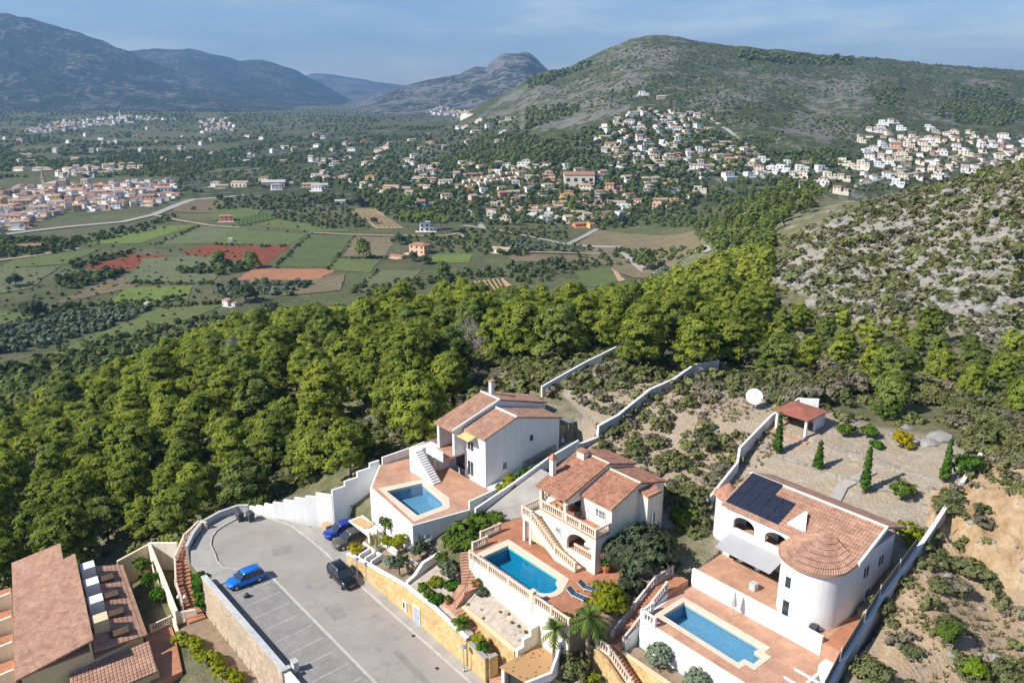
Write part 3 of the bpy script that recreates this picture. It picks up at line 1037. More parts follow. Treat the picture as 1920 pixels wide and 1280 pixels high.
TMATS = [ground_mat(), valley_mat(), mountain_mat('village_hill_ground', 0.36, (0.080, 0.096, 0.040), (0.27, 0.25, 0.22), 2.2), mountain_mat('peak_rock', 0.75, (0.035, 0.045, 0.024), (0.29, 0.265, 0.24)), mountain_mat('left_mountain_ground', 0.42, (0.034, 0.046, 0.024), (0.26, 0.24, 0.215)), mountain_mat('second_mountain_ground', 0.40, (0.03, 0.04, 0.022), (0.22, 0.20, 0.18)), mountain_mat('far_mountain_ground', 0.75)]
nr_, nc_ = GZ.shape
ii, jj = np.meshgrid(np.arange(nr_ - 1), np.arange(nc_ - 1), indexing='ij')
quads = np.stack([ii * nc_ + jj, ii * nc_ + jj + 1, (ii + 1) * nc_ + jj + 1, (ii + 1) * nc_ + jj], -1).reshape(-1, 4)
qc = comp[:-1, :-1].reshape(-1)
allv = np.c_[GX.ravel(), GY.ravel(), GZ.ravel()]
allc = cover.reshape(-1, 4)


def np_mesh(name, verts, faces, mats, kind=None, parent=None, attr=None, smooth_=False, midx=None):
    me = bpy.data.meshes.new(name)
    nv, nf, k = len(verts), len(faces), faces.shape[1]
    me.vertices.add(nv)
    me.vertices.foreach_set("co", np.ascontiguousarray(verts, np.float32).ravel())
    me.loops.add(nf * k)
    me.loops.foreach_set("vertex_index", np.ascontiguousarray(faces, np.int32).ravel())
    me.polygons.add(nf)
    me.polygons.foreach_set("loop_start", np.arange(0, nf * k, k, dtype=np.int32))
    for m_ in (mats if isinstance(mats, (list, tuple)) else [mats]):
        me.materials.append(m_)
    if midx is not None:
        me.polygons.foreach_set("material_index", np.ascontiguousarray(midx, np.int32))
    if smooth_:
        me.polygons.foreach_set("use_smooth", np.ones(nf, bool))
    if attr is not None:
        nm_, val = attr
        if val.ndim == 2:
            at = me.attributes.new(nm_, 'FLOAT_COLOR', 'POINT')
            at.data.foreach_set("color", np.ascontiguousarray(val, np.float32).ravel())
        else:
            at = me.attributes.new(nm_, 'FLOAT', 'POINT')
            at.data.foreach_set("value", np.ascontiguousarray(val, np.float32))
    me.update(calc_edges=True)
    o = bpy.data.objects.new(name, me)
    COL.objects.link(o)
    if parent is not None:
        o.parent = parent
    if kind:
        o['kind'] = kind
    return o


for k_, nm in enumerate(['hillside', 'valley_floor'] + RNAMES):
    fq = quads[qc == k_]
    if not len(fq):
        continue
    used, inv = np.unique(fq.ravel(), return_inverse=True)
    np_mesh(nm, allv[used], inv.reshape(-1, 4)[:, ::-1], TMATS[k_], 'structure', attr=("cover", allc[used]), smooth_=True)
# the ground goes on under the camera and out of sight behind it
hub = MB(world=True)
hub.face([(14.2 * sin(s_), 14.2 * cos(s_), float(GZ[0].min()) - 0.3) for s_ in np.linspace(-pi, pi, 40)[:-1]])
build('ground', hub, TMATS[0], kind='structure')

# haze: the closed box of air round everything, the sky outside it
hz = MB(world=True)
hz.hexa([(-11500, -11500, -72), (11500, -11500, -72), (11500, 11500, -72), (-11500, 11500, -72)], [(-11500, -11500, 760), (11500, -11500, 760), (11500, 11500, 760), (-11500, 11500, 760)])
hm = bpy.data.materials.new('haze_air')
hm.use_nodes = True
hm.node_tree.nodes.clear()
ho = hm.node_tree.nodes.new("ShaderNodeOutputMaterial")
hv = hm.node_tree.nodes.new("ShaderNodeVolumePrincipled")
hv.inputs["Density Attribute"].default_value = ""
hv.inputs["Density"].default_value = HAZE_DENSITY
hv.inputs["Color"].default_value = (0.24, 0.47, 0.82, 1)
hv.inputs["Anisotropy"].default_value = 0.1
hm.node_tree.links.new(hv.outputs["Volume"], ho.inputs["Volume"])
build('haze', hz, hm, kind='stuff')
# ================================================================== FIELDS, ROADS AND TRACKS OF THE VALLEY
def field_mat(name, c1, c2, row=None, rot=0.0, scale=0.06):
    m, nt, b = new_mat(name)
    c1, c2 = [tuple(x * 1.25 for x in q) for q in (c1, c2)]
    pos = geo_pos(nt)
    n1, n2 = noise(nt, pos, scale, 6, 0.65), noise(nt, pos, 0.6, 4, 0.7)
    c = ramp(nt, n1, [(0.3, c1), (0.65, c2)])
    c = mix(nt, 1.0, c, ramp(nt, noise(nt, pos, scale * 3.5, 6, 0.75), [(0.32, (0.62, 0.66, 0.62)), (0.5, (1, 1, 1)), (0.66, (1.22, 1.16, 1.05))]), 'MULTIPLY')
    c = mix(nt, 0.4, c, ramp(nt, n2, [(0.3, tuple(x * 0.6 for x in c1)), (0.7, tuple(x * 1.25 for x in c2))]))
    if row:
        mp_ = N(nt, "ShaderNodeMapping")
        mp_.inputs["Rotation"].default_value = (0, 0, -rot)
        nt.links.new(pos, mp_.inputs["Vector"])
        wv = N(nt, "ShaderNodeTexWave")
        wv.inputs["Scale"].default_value = 0.314 / row
        wv.inputs["Distortion"].default_value = 1.0
        nt.links.new(mp_.outputs["Vector"], wv.inputs["Vector"])
        c = mix(nt, ramp(nt, wv.outputs["Fac"], [(0.4, (0, 0, 0)), (0.75, (0.55, 0.55, 0.55))]), c, (0.03, 0.045, 0.018))
    nt.links.new(c, b.inputs["Base Color"])
    b.inputs["Roughness"].default_value = 0.95
    b.inputs["Specular IOR Level"].default_value = 0.1
    bump(nt, b, n2, 0.6, 0.4)
    return m


F_RED = field_mat('red_earth', (0.135, 0.042, 0.024), (0.175, 0.058, 0.033))
F_SALMON = field_mat('pale_red_earth', (0.25, 0.115, 0.06), (0.31, 0.155, 0.085))
F_GREEN = field_mat('meadow_green', (0.070, 0.095, 0.030), (0.110, 0.132, 0.048))
F_BRIGHT = field_mat('bright_meadow', (0.085, 0.122, 0.028), (0.13, 0.165, 0.045))
F_PALE = field_mat('pale_green_crop', (0.085, 0.102, 0.048), (0.12, 0.132, 0.068))
F_ROWS = field_mat('rowed_crop', (0.08, 0.105, 0.038), (0.11, 0.135, 0.052), 3.2, 0.9)
F_DRY = field_mat('dry_grass_field', (0.115, 0.095, 0.055), (0.17, 0.14, 0.085))
F_BROWN = field_mat('brown_fallow', (0.10, 0.08, 0.048), (0.15, 0.12, 0.072))
F_SAND = field_mat('sandy_earth', (0.32, 0.21, 0.13), (0.40, 0.28, 0.18))
F_ROAD = plain('old_road', (0.33, 0.31, 0.285), 0.9, 0.15, 0.3)
F_TRACK = plain('dirt_track', (0.36, 0.28, 0.19), 0.95, 0.2, 0.3)
_lift = [0.0]


def patch(name, corners, mat, n=10, lift=0.12):
    """field: four survey pixels (tl, tr, br, bl) dropped on the ground, draped"""
    q = hit([c[0] for c in corners], [c[1] for c in corners])
    _lift[0] += 0.012
    s, t = np.meshgrid(np.linspace(0, 1, n), np.linspace(0, 1, n))
    s, t = s[..., None], t[..., None]
    p = (q[0] * (1 - s) + q[1] * s) * (1 - t) + (q[3] * (1 - s) + q[2] * s) * t
    w = (fbm(p[..., 0] / 14, p[..., 1] / 14, 3, 90) * 2.2)[..., None] * np.array([1.0, 0.7, 0])
    p = p + w * ((s * (1 - s) * t * (1 - t)) < 0.001)
    p[..., 2] = ground(p[..., 0], p[..., 1]) + lift + _lift[0]
    v = p.reshape(-1, 3)
    i, j = np.meshgrid(np.arange(n - 1), np.arange(n - 1), indexing='ij')
    f = np.stack([i * n + j, (i + 1) * n + j, (i + 1) * n + j + 1, i * n + j + 1], -1).reshape(-1, 4)
    return np_mesh(name, v, f, mat, 'structure')


def strip(name, px, width, mat, lift=0.3, step=6.0):
    q = hit([c[0] for c in px], [c[1] for c in px])[:, :2]
    pts = []
    for a_, b_ in zip(q[:-1], q[1:]):
        k = max(1, int(np.linalg.norm(b_ - a_) / step))
        pts += [a_ + (b_ - a_) * i / k for i in range(k)]
    pts = np.array(pts + [q[-1]])
    d = np.gradient(pts, axis=0)
    d /= np.linalg.norm(d, axis=1)[:, None]
    nn = np.c_[-d[:, 1], d[:, 0]] * width / 2
    _lift[0] += 0.012
    L, R_ = pts + nn, pts - nn
    v = np.concatenate([np.c_[L, ground(L[:, 0], L[:, 1])], np.c_[R_, ground(R_[:, 0], R_[:, 1])]])
    v[:, 2] += lift + _lift[0]
    n = len(pts)
    i = np.arange(n - 1)
    return np_mesh(name, v, np.stack([i, i + n, i + n + 1, i + 1], -1), mat, 'structure')


patch('ploughed_field', [(250, 475), (318, 480), (238, 506), (133, 503)], F_RED)
patch('ploughed_field', [(385, 459), (543, 462), (496, 498), (338, 474)], F_RED)
patch('ploughed_field', [(480, 504), (634, 505), (592, 526), (436, 526)], F_SALMON)
patch('meadow', [(290, 426), (372, 421), (262, 456), (126, 458)], F_BRIGHT)
patch('meadow', [(372, 424), (470, 428), (400, 456), (285, 458)], F_PALE)
patch('meadow', [(430, 431), (580, 438), (540, 460), (402, 457)], F_GREEN)
patch('meadow', [(480, 424), (518, 411), (660, 434), (600, 436)], F_GREEN)
patch('crop_field', [(580, 441), (664, 442), (612, 502), (512, 500)], F_ROWS)
patch('meadow', [(668, 443), (742, 445), (722, 481), (642, 481)], F_DRY)
patch('crop_field', [(640, 484), (716, 484), (690, 512), (608, 505)], F_GREEN)
patch('crop_field', [(705, 507), (792, 507), (756, 535), (655, 551)], F_PALE)
patch('meadow', [(815, 478), (888, 477), (880, 493), (802, 491)], F_BRIGHT)
patch('meadow', [(300, 573), (430, 567), (300, 622), (-60, 712)], F_GREEN, 16)
patch('meadow', [(240, 539), (364, 536), (350, 561), (200, 571)], F_BRIGHT)
patch('crop_field', [(195, 527), (300, 505), (250, 540), (95, 572)], F_BROWN)
patch('meadow', [(-40, 590), (45, 578), (70, 596), (-40, 620)], F_GREEN)
patch('meadow', [(270, 485), (420, 480), (400, 530), (235, 528)], F_PALE)
patch('meadow', [(60, 470), (190, 466), (130, 495), (-10, 505)], F_GREEN)
patch('meadow', [(-40, 505), (110, 500), (60, 540), (-40, 560)], F_PALE)
patch('vineyard_ground', [(825, 536), (945, 522), (970, 549), (850, 562)], F_SAND)
patch('vineyard_ground', [(652, 393), (702, 392), (756, 428), (706, 429)], F_SAND)
patch('meadow', [(1074, 510), (1142, 502), (1160, 528), (1112, 540)], F_GREEN)
patch('meadow', [(1145, 502), (1152, 502), (1173, 526), (1161, 529)], F_SAND)
patch('fallow_field', [(1120, 432), (1310, 430), (1327, 462), (1078, 461)], F_DRY)
patch('fallow_field', [(960, 478), (1130, 478), (1140, 492), (950, 492)], F_DRY)
patch('fallow_field', [(560, 528), (650, 515), (640, 545), (520, 556)], F_DRY)
patch('fallow_field', [(340, 373), (440, 372), (400, 400), (320, 398)], F_BROWN)
patch('meadow', [(400, 395), (500, 385), (480, 405), (395, 415)], F_GREEN)
patch('orchard', [(430, 412), (505, 400), (520, 410), (450, 424)], field_mat('dark_orchard_rows', (0.05, 0.085, 0.02), (0.08, 0.12, 0.03), 3.5, 0.3))
strip('valley_road', [(1065, 460), (1160, 464), (1310, 469), (1340, 468)], 6, F_ROAD)
strip('valley_road', [(1065, 459), (1095, 444), (1120, 430)], 4.5, F_ROAD)
strip('valley_road', [(868, 424), (930, 432), (985, 443), (1064, 460)], 5, F_ROAD)
strip('dirt_track', [(580, 437), (660, 441), (740, 443), (835, 443), (862, 438)], 4, F_TRACK)
strip('town_road', [(-30, 446), (60, 434), (130, 426), (230, 417), (290, 403), (330, 386), (362, 375), (460, 367)], 9, F_ROAD)
strip('dirt_track', [(292, 405), (335, 414), (395, 424), (450, 428)], 4.5, F_TRACK)
strip('dirt_road', [(38, 282), (60, 300), (88, 321)], 16, F_TRACK, 0.6)
strip('dirt_track', [(-20, 492), (70, 480), (150, 467)], 5, F_TRACK)
strip('dirt_track', [(955, 474), (1050, 475), (1135, 477)], 3, F_TRACK)
strip('dirt_track', [(862, 440), (880, 452), (900, 468)], 3, F_TRACK)
for q_ in ([(905, 428), (880, 398), (862, 372)], [(1430, 328), (1330, 322), (1200, 317), (1050, 327), (930, 305)], [(1120, 428), (1010, 398), (930, 374)], [(1425, 292), (1385, 262), (1330, 222)], [(1000, 330), (1010, 290), (1000, 262)], [(760, 380), (700, 352), (640, 340)], [(1600, 352), (1750, 318), (1900, 300)]):
    strip('village_street', q_, 5, F_ROAD)
strip('dirt_track', [(430, 600), (350, 640), (300, 648)], 3, F_TRACK)

# ================================================================== FOLIAGE SHAPES
def leaf_cloud(seed, lobes, n_clump, n_leaf, size, clump_r, asp=1.0, up=0.35, flat=0.75, shell=0.72, puff=0.7):
    """quads on small tufts spread over the outsides of ellipsoid lobes; returns (verts, faces, tint)"""
    r = np.random.default_rng(seed)
    w = np.array([l[3] * l[4] for l in lobes], float)
    which = r.choice(len(lobes), n_clump, p=w / w.sum())
    L = np.array([l[:6] if len(l) > 5 else (*l[:5], l[4]) for l in lobes], float)[which]
    d = r.normal(size=(n_clump, 3))
    d /= np.linalg.norm(d, axis=1)[:, None]
    d[:, 2] = np.where(d[:, 2] < -0.35, -d[:, 2] * 0.6, d[:, 2])
    rad = r.uniform(shell, 1.06, n_clump)[:, None] * d * L[:, [3, 3, 4]]
    c = L[:, :3] + rad
    tint_c = np.clip(0.5 + r.normal(0, 0.20, n_clump), 0.05, 0.98)
    k = np.repeat(np.arange(n_clump), n_leaf)
    e = r.normal(size=(len(k), 3))
    e /= np.linalg.norm(e, axis=1)[:, None]
    e[:, 2] *= flat
    pos = c[k] + e * clump_r * r.uniform(0.35, 1.0, len(k))[:, None]
    nrm = e * puff + d[k] * (1.7 - puff) + np.array([0, 0, up]) + r.normal(0, 0.32, (len(k), 3))
    nrm /= np.linalg.norm(nrm, axis=1)[:, None]
    t1 = np.cross(nrm, r.normal(size=(len(k), 3)))
    t1 /= np.linalg.norm(t1, axis=1)[:, None]
    t2 = np.cross(nrm, t1)
    s = size * r.uniform(0.6, 1.25, len(k))[:, None]
    a_, b_ = t1 * s * asp, t2 * s / asp
    v = np.stack([pos - a_ - b_ * 0.6, pos + a_ * 0.6 - b_, pos + a_ + b_ * 0.6, pos - a_ * 0.6 + b_], 1).reshape(-1, 3)
    f = np.arange(len(v)).reshape(-1, 4)
    return v, f, np.repeat(np.clip(tint_c[k] + r.normal(0, 0.10, len(k)), 0, 1), 4)


def pine_lobes(seed, h, w):
    """an Aleppo pine's crown: a leaning dome of billows over a bare lower trunk"""
    r = np.random.default_rng(seed)
    out = [(0, 0, h * 0.58, w * 0.38, h * 0.38)]
    for k in range(13):
        t = (k + r.uniform(0, 1)) / 13
        a_ = k * 2.4 + r.uniform(-.4, .4)
        rr = w * 0.5 * (0.90 - 0.66 * t ** 1.6) * r.uniform(0.6, 1.0)
        q = w * r.uniform(0.19, 0.29)
        out.append((rr * cos(a_) * 0.8, rr * sin(a_) * 0.8, h * (0.20 + 0.70 * t), q, q * r.uniform(0.7, 1.0)))
    return out


def bush_lobes(seed, h, w):
    r = np.random.default_rng(seed)
    out = [(0, 0, h * 0.45, w * 0.38, h * 0.42)]
    for k in range(6):
        a_ = k * 1.05 + r.uniform(-.3, .3)
        q = w * r.uniform(0.16, 0.26)
        out.append((w * 0.30 * cos(a_), w * 0.30 * sin(a_), h * r.uniform(0.25, 0.65), q, q * 0.8 * h / w + 0.1))
    return out


def leaf_mesh(name, cloud, mat):
    v, f, t = cloud
    me = bpy.data.meshes.new(name)
    me.vertices.add(len(v))
    me.vertices.foreach_set("co", v.astype(np.float32).ravel())
    me.loops.add(f.size)
    me.loops.foreach_set("vertex_index", f.astype(np.int32).ravel())
    me.polygons.add(len(f))
    me.polygons.foreach_set("loop_start", np.arange(0, f.size, 4, dtype=np.int32))
    me.materials.append(mat)
    at = me.attributes.new("tint", 'FLOAT', 'POINT')
    at.data.foreach_set("value", t.astype(np.float32))
    me.update(calc_edges=True)
    return me


def trunk_mesh(name, h, r0, seed, mat, limbs=5, spread=1.2, bend=0.3):
    r = random.Random(seed)
    mb = MB(world=True)
    bx, by = r.uniform(-bend, bend), r.uniform(-bend, bend)
    pts = [(0, 0, -0.4), (bx * 0.3, by * 0.3, h * 0.3), (bx, by, h * 0.65), (bx * 1.2, by * 1.2, h)]
    mb.tube(pts, [r0 * 1.25, r0, r0 * 0.6, r0 * 0.15], 6)
    for k in range(limbs):
        a_ = k * 2.4 + r.uniform(-.4, .4)
        z = h * r.uniform(0.35, 0.75)
        ln = spread * r.uniform(0.6, 1.1)
        mb.tube([(bx * 0.7, by * 0.7, z), (bx * 0.7 + cos(a_) * ln * 0.5, by * 0.7 + sin(a_) * ln * 0.5, z + ln * 0.35), (bx * 0.7 + cos(a_) * ln, by * 0.7 + sin(a_) * ln, z + ln * 0.55)], [r0 * 0.45, r0 * 0.28, r0 * 0.06], 4)
    me = bpy.data.meshes.new(name)
    me.from_pydata(mb.v, [], mb.f)
    me.materials.append(mat)
    me.update()
    return me


def add_mesh(name, me, parent=None, loc=(0, 0, 0), rot=0.0, sc=(1, 1, 1)):
    o = bpy.data.objects.new(name, me)
    COL.objects.link(o)
    if parent is not None:
        o.parent = parent
    o.location = loc
    o.rotation_euler = (0, 0, rot)
    o.scale = sc
    return o


def merged(name, templates, pts, scales, rots, which, mat, tshift=None, kind='stuff', parent=None, loc=None):
    """many copies of a few leaf clouds as one mesh (masses nobody would count)"""
    V, F, T, off = [], [], [], 0
    for k, (v, f, t) in enumerate(templates):
        q = np.where(which == k)[0]
        if not len(q):
            continue
        c, s = np.cos(rots[q])[:, None], np.sin(rots[q])[:, None]
        sc = scales[q][:, :, None]
        x = (v[None, :, 0] * c - v[None, :, 1] * s) * sc[:, 0] + pts[q, 0][:, None]
        y = (v[None, :, 0] * s + v[None, :, 1] * c) * sc[:, 0] + pts[q, 1][:, None]
        z = v[None, :, 2] * sc[:, 1] + pts[q, 2][:, None]
        V.append(np.stack([x, y, z], -1).reshape(-1, 3))
        F.append((f[None] + (np.arange(len(q)) * len(v))[:, None, None]).reshape(-1, 4) + off)
        tt = np.repeat(t[None], len(q), 0)
        if tshift is not None:
            tt = tt + tshift[q][:, None]
        T.append(np.clip(tt, 0, 1).ravel())
        off += len(q) * len(v)
    return np_mesh(name, np.concatenate(V), np.concatenate(F), mat, kind, parent, ("tint", np.concatenate(T)))


def thin(pts, dmin, prio=None):
    """keep points at least dmin (number or array) apart, in order of priority"""
    n = len(pts)
    order = np.arange(n) if prio is None else np.argsort(prio)
    dm = np.broadcast_to(dmin, (n,))
    cell = float(np.max(dm))
    grid, keep = {}, []
    for i in order:
        cx, cy = int(pts[i, 0] // cell), int(pts[i, 1] // cell)
        ok = True
        for u in (cx - 1, cx, cx + 1):
            for v in (cy - 1, cy, cy + 1):
                for j in grid.get((u, v), ()):
                    if (pts[i, 0] - pts[j, 0]) ** 2 + (pts[i, 1] - pts[j, 1]) ** 2 < min(dm[i], dm[j]) ** 2:
                        ok = False
                        break
                if not ok:
                    break
            if not ok:
                break
        if ok:
            keep.append(i)
            grid.setdefault((cx, cy), []).append(i)
    return np.array(keep, int)


def projv(p):
    d = p[:, 1] * cos(PITCH) - (p[:, 2] - CAMH) * sin(PITCH)
    return 960 + FPX * p[:, 0] / d, 640 - FPX * (p[:, 1] * sin(PITCH) + (p[:, 2] - CAMH) * cos(PITCH)) / d, d


def world_scatter(n, rmin, rmax, seed, smin=-0.74, smax=0.74):
    r = np.random.default_rng(seed)
    rr = np.sqrt(r.uniform(rmin ** 2, rmax ** 2, n))
    s = r.uniform(smin, smax, n)
    x, y = rr * np.sin(s), rr * np.cos(s)
    return np.c_[x, y, ground(x, y)]


def px_scatter(poly, sx, sy, seed):
    r = np.random.default_rng(seed)
    xs, ys = [p[0] for p in poly], [p[1] for p in poly]
    gx, gy = np.meshgrid(np.arange(min(xs), max(xs), sx), np.arange(min(ys), max(ys), sy))
    gx = gx + np.where(np.arange(gx.shape[0])[:, None] % 2, sx / 2, 0)
    gx, gy = gx + r.uniform(-.42, .42, gx.shape) * sx, gy + r.uniform(-.42, .42, gx.shape) * sy
    q = inside(poly, gx, gy)
    h = hit(gx[q], gy[q])
    return h[~np.isnan(h[:, 0])]


BUILT = [[(-94, 23), (-94, 34), (-87, 38), (-80.5, 41), (-80.5, 53), (-76, 66), (-61, 66), (-60, 60), (-44, 60), (-44, 62), (-40, 69), (-25, 69), (-21, 48), (-15, 40), (-15, 20), (-60, 18), (-84, 21)],
         [(-106, 2), (-106, 18), (-98, 23), (-88, 28), (-78, 23), (-60, 18), (-60, -5)]]


def built(x, y):
    a_, b_ = x * VA[0] + y * VA[1], x * VB[0] + y * VB[1]
    return inside(BUILT[0], a_, b_) | inside(BUILT[1], a_, b_)
# ================================================================== PINES
PINE_VAR = []
for k in range(9):
    h_, w_ = [(9.5, 6.6), (10.5, 6.0), (8.5, 6.8), (11, 7.4), (8, 5.4), (9.5, 7.6), (10, 5.6), (7.0, 5.6), (9, 6.2)][k]
    cl_ = leaf_cloud(100 + k, pine_lobes(100 + k, h_, w_), 270, 26, 0.165, 0.56, 1.7, 0.4, shell=.84, puff=.3)
    PINE_VAR.append((leaf_mesh('pine_crown', cl_, M['pine']), trunk_mesh('pine_trunk', h_ * 0.85, 0.17, k, M['bark'], 6, w_ * 0.35), h_, w_))
PINE_FAR = [leaf_cloud(200 + k, pine_lobes(200 + k, 9, 6.4), 46, 6, 0.56, 0.75, 1.4, 0.4, shell=.84, puff=.3) for k in range(5)]

FOREST = [(-60, 800), (60, 745), (260, 672), (400, 610), (470, 566), (560, 560), (700, 556), (830, 536), (930, 540), (1060, 525), (1120, 535), (1180, 545), (1240, 505), (1330, 470), (1440, 455), (1450, 540), (1430, 600), (1300, 612), (1190, 605), (1090, 600), (1000, 605), (880, 640), (835, 668), (700, 680), (690, 720), (560, 760), (590, 800), (470, 870), (420, 930), (300, 960), (180, 1000), (60, 990), (-60, 1040)]
SPARSE = [(1440, 560), (1560, 560), (1640, 590), (1720, 585), (1860, 590), (1960, 600), (1960, 700), (1860, 690), (1700, 690), (1600, 640), (1460, 630)]
EDGE = [(560, 760), (700, 700), (790, 690), (790, 740), (730, 770), (620, 850), (560, 860)]
cand = world_scatter(60000, 70, 330, 31)
r_ = np.random.default_rng(5)
hh = np.clip(r_.normal(1.0, .17, len(cand)), .55, 1.35)
tx, ty, td = projv(cand + np.c_[np.zeros(len(cand)), np.zeros(len(cand)), 5.5 * hh])
in_f = inside(FOREST, tx, ty)
in_s = inside(SPARSE, tx, ty)
in_e = inside(EDGE, tx, ty)
hh = np.where(in_s & ~in_f, hh * .66, np.where(tx > 1190, hh * .84, hh))
ok = (in_f | in_s | in_e) & ~built(cand[:, 0], cand[:, 1]) & (cand[:, 2] > -48)
cand, hh, in_f, td, tx, ty = cand[ok], hh[ok], in_f[ok], td[ok], tx[ok], ty[ok]
ok = ~((np.abs(tx - 888) < 42) & (ty > 600) & (ty < 745) & (td < 146))
cand, hh, in_f, td, tx, ty = cand[ok], hh[ok], in_f[ok], td[ok], tx[ok], ty[ok]
keep = thin(cand, np.where(in_f, 5.9 + 3.2 * (hh - 1.0), 7.4))
cand, hh, td, tx, ty = cand[keep], hh[keep], td[keep], tx[keep], ty[keep]
# which of them show: not hidden behind the ground's crest
_t = np.linspace(0.05, 0.97, 60)
top = cand + np.c_[np.zeros(len(cand)), np.zeros(len(cand)), 7.5 * hh]
los = np.array([0, 0, CAMH]) + (top[:, None, :] - np.array([0, 0, CAMH])) * _t[None, :, None]
vis = (los[..., 2] > ground(los[..., 0], los[..., 1]) - 0.5).all(1)
cand, hh, td, tx, ty = cand[vis], hh[vis], td[vis], tx[vis], ty[vis]
order = np.argsort(td / hh)
near, far = order[:292], order[292:]


def zone(x, y):
    if x < 500 and y > 760:
        return 'in the wood downhill of the cul-de-sac'
    if x < 560:
        return 'in the wood along its valley edge'
    if y > 700:
        return 'on the scrub slope beside the stepped white wall'
    if x < 900:
        return 'in the wood behind the white villa'
    if x < 1200:
        return 'on the crest above the walled plots'
    if x < 1450:
        return 'on the spur between valley and rocky slope'
    return 'among scrub below the rocky slope'


def ordinal_things(items, group, maxwords=16):
    """items: (object, description, place, px). Those that share description and place are told apart by their order across the view"""
    bag = {}
    for o, d, z, x in items:
        bag.setdefault((d, z), []).append((x, o))
    for (d, z), lst in bag.items():
        lst.sort(key=lambda q: q[0])
        for i, (x, o) in enumerate(lst):
            o['label'] = f"{d} {z}" if len(lst) == 1 else f"{d} {z}, {nth(i)} from left"
            o['group'] = group


items = []
for i in near:
    k = int(rng.integers(len(PINE_VAR)))
    me_c, me_t, h0, w0 = PINE_VAR[k]
    s = hh[i] * rng.uniform(0.9, 1.08)
    o = thing('pine_tree', None, 'pine tree', (cand[i, 0], cand[i, 1], cand[i, 2] - 0.1))
    rot = rng.uniform(0, 6.28)
    wsc = s * rng.uniform(0.92, 1.12)
    dk = rng.uniform() < .18
    s *= .84
    ob = add_mesh('crown', me_c, o, (0, 0, 0), rot, (wsc * rng.uniform(.9, 1.1), wsc, s))
    if dk:
        ob.material_slots[0].link = 'OBJECT'
        ob.material_slots[0].material = M['dpine']
    add_mesh('trunk', me_t, o, (0, 0, 0), rot, (s, s, s))
    H_ = h0 * s
    W_ = w0 * wsc
    items.append((o, ('tall' if H_ > 9.2 else 'small' if H_ < 6.6 else 'mid-height') + (' dark' if dk else '') + (' broad' if W_ > 7.2 else ' slim' if W_ < 5.9 else '') + ' green pine', zone(tx[i], ty[i]), tx[i]))
ordinal_things(items, 'pines of the hillside wood')
if len(far):
    merged('pine_wood', PINE_FAR, cand[far], np.c_[hh[far], hh[far] * .84], r_.uniform(0, 6.28, len(far)), r_.integers(0, 5, len(far)), M['pine'])
print('pines', len(near), len(far))

# side hill beyond: a wood that reads as one mass
q = px_scatter([(1290, 430), (1330, 360), (1400, 330), (1480, 345), (1560, 365), (1500, 410), (1450, 440), (1440, 480), (1340, 478)], 15, 9, 41)
merged('pine_wood', PINE_FAR, q, np.c_[r_.uniform(.7, 1.05, len(q)), r_.uniform(.7, 1.05, len(q))], r_.uniform(0, 6.28, len(q)), r_.integers(0, 5, len(q)), M['dpine'], r_.normal(0.05, .18, len(q)))

# ================================================================== SCRUB
SHRUB = [leaf_cloud(300 + k, bush_lobes(300 + k, 1.2, 2.0), 24, 5, 0.18, 0.25, 1.25, 0.4, puff=.5) for k in range(6)]
SHRUB_FAR = [leaf_cloud(320 + k, bush_lobes(320 + k, 1.2, 2.0), 10, 4, 0.30, 0.28, 1.2, 0.5, puff=.4) for k in range(5)]
DENSE = [(1010, 655), (1200, 625), (1330, 620), (1500, 640), (1700, 690), (1920, 700), (1920, 850), (1850, 860), (1780, 770), (1650, 740), (1500, 735), (1440, 700), (1330, 680), (1230, 645), (1100, 690), (1020, 740), (880, 730), (900, 680)]
WOODEDGE = [(740, 720), (880, 680), (1000, 740), (860, 760), (820, 820), (700, 860), (600, 900), (480, 950), (560, 880), (650, 790)]
cand = np.concatenate([world_scatter(60000, 45, 150, 37), world_scatter(80000, 150, 340, 38)])
sx_, sy_, sd_ = projv(cand)
ca, cb = cand[:, 0] * VA[0] + cand[:, 1] * VA[1], cand[:, 0] * VB[0] + cand[:, 1] * VB[1]
pr = np.full(len(cand), 0.05)
pr[inside(FOREST, sx_, sy_ - 40)] = 0.04
pr[inside(ROCKY, sx_, sy_)] = 0.30
pr[inside(BARE, sx_, sy_)] = 0.34
pr[inside(NEARR, sx_, sy_)] = 0.15
pr[inside(OCHRE1, sx_, sy_)] = 0.05
pr[inside(DENSE, sx_, sy_)] = 0.85
pr[inside(WOODEDGE, sx_, sy_)] = 0.8
pr[np.hypot(ca + 50.5, cb - 80.5) < 4.5] = 0
pr *= np.where((cand[:, 2] > -50), 1, 0) * ~built(cand[:, 0], cand[:, 1])
pr[(ca > -45.5) & (ca < -25.5) & (cb > 66) & (cb < 87)] *= 0.0           # the right-hand garden
patchy = fbm(cand[:, 0] / 7, cand[:, 1] / 7, 3, 77)
pr *= np.clip(1 + 1.6 * patchy, 0.1, 2)
r_ = np.random.default_rng(8)
ok = r_.uniform(0, 1, len(cand)) < pr
cand, sx_, sy_, sd_ = cand[ok], sx_[ok], sy_[ok], sd_[ok]
sz = r_.gamma(5, 0.2, len(cand)) * np.where(inside(DENSE, sx_, sy_), 1.25, 1.0) * np.where(inside(ROCKY, sx_, sy_), 1.0, 1.0) * np.where(inside(BARE, sx_, sy_) | inside(NEARR, sx_, sy_), 0.72, 1.0)
sz = np.clip(sz, 0.35, 2.3)
keep = thin(cand, 0.95 * sz)
cand, sx_, sy_, sd_, sz = cand[keep], sx_[keep], sy_[keep], sd_[keep], sz[keep]
inview = (sx_ > -60) & (sx_ < 1980) & (sy_ < 1330)
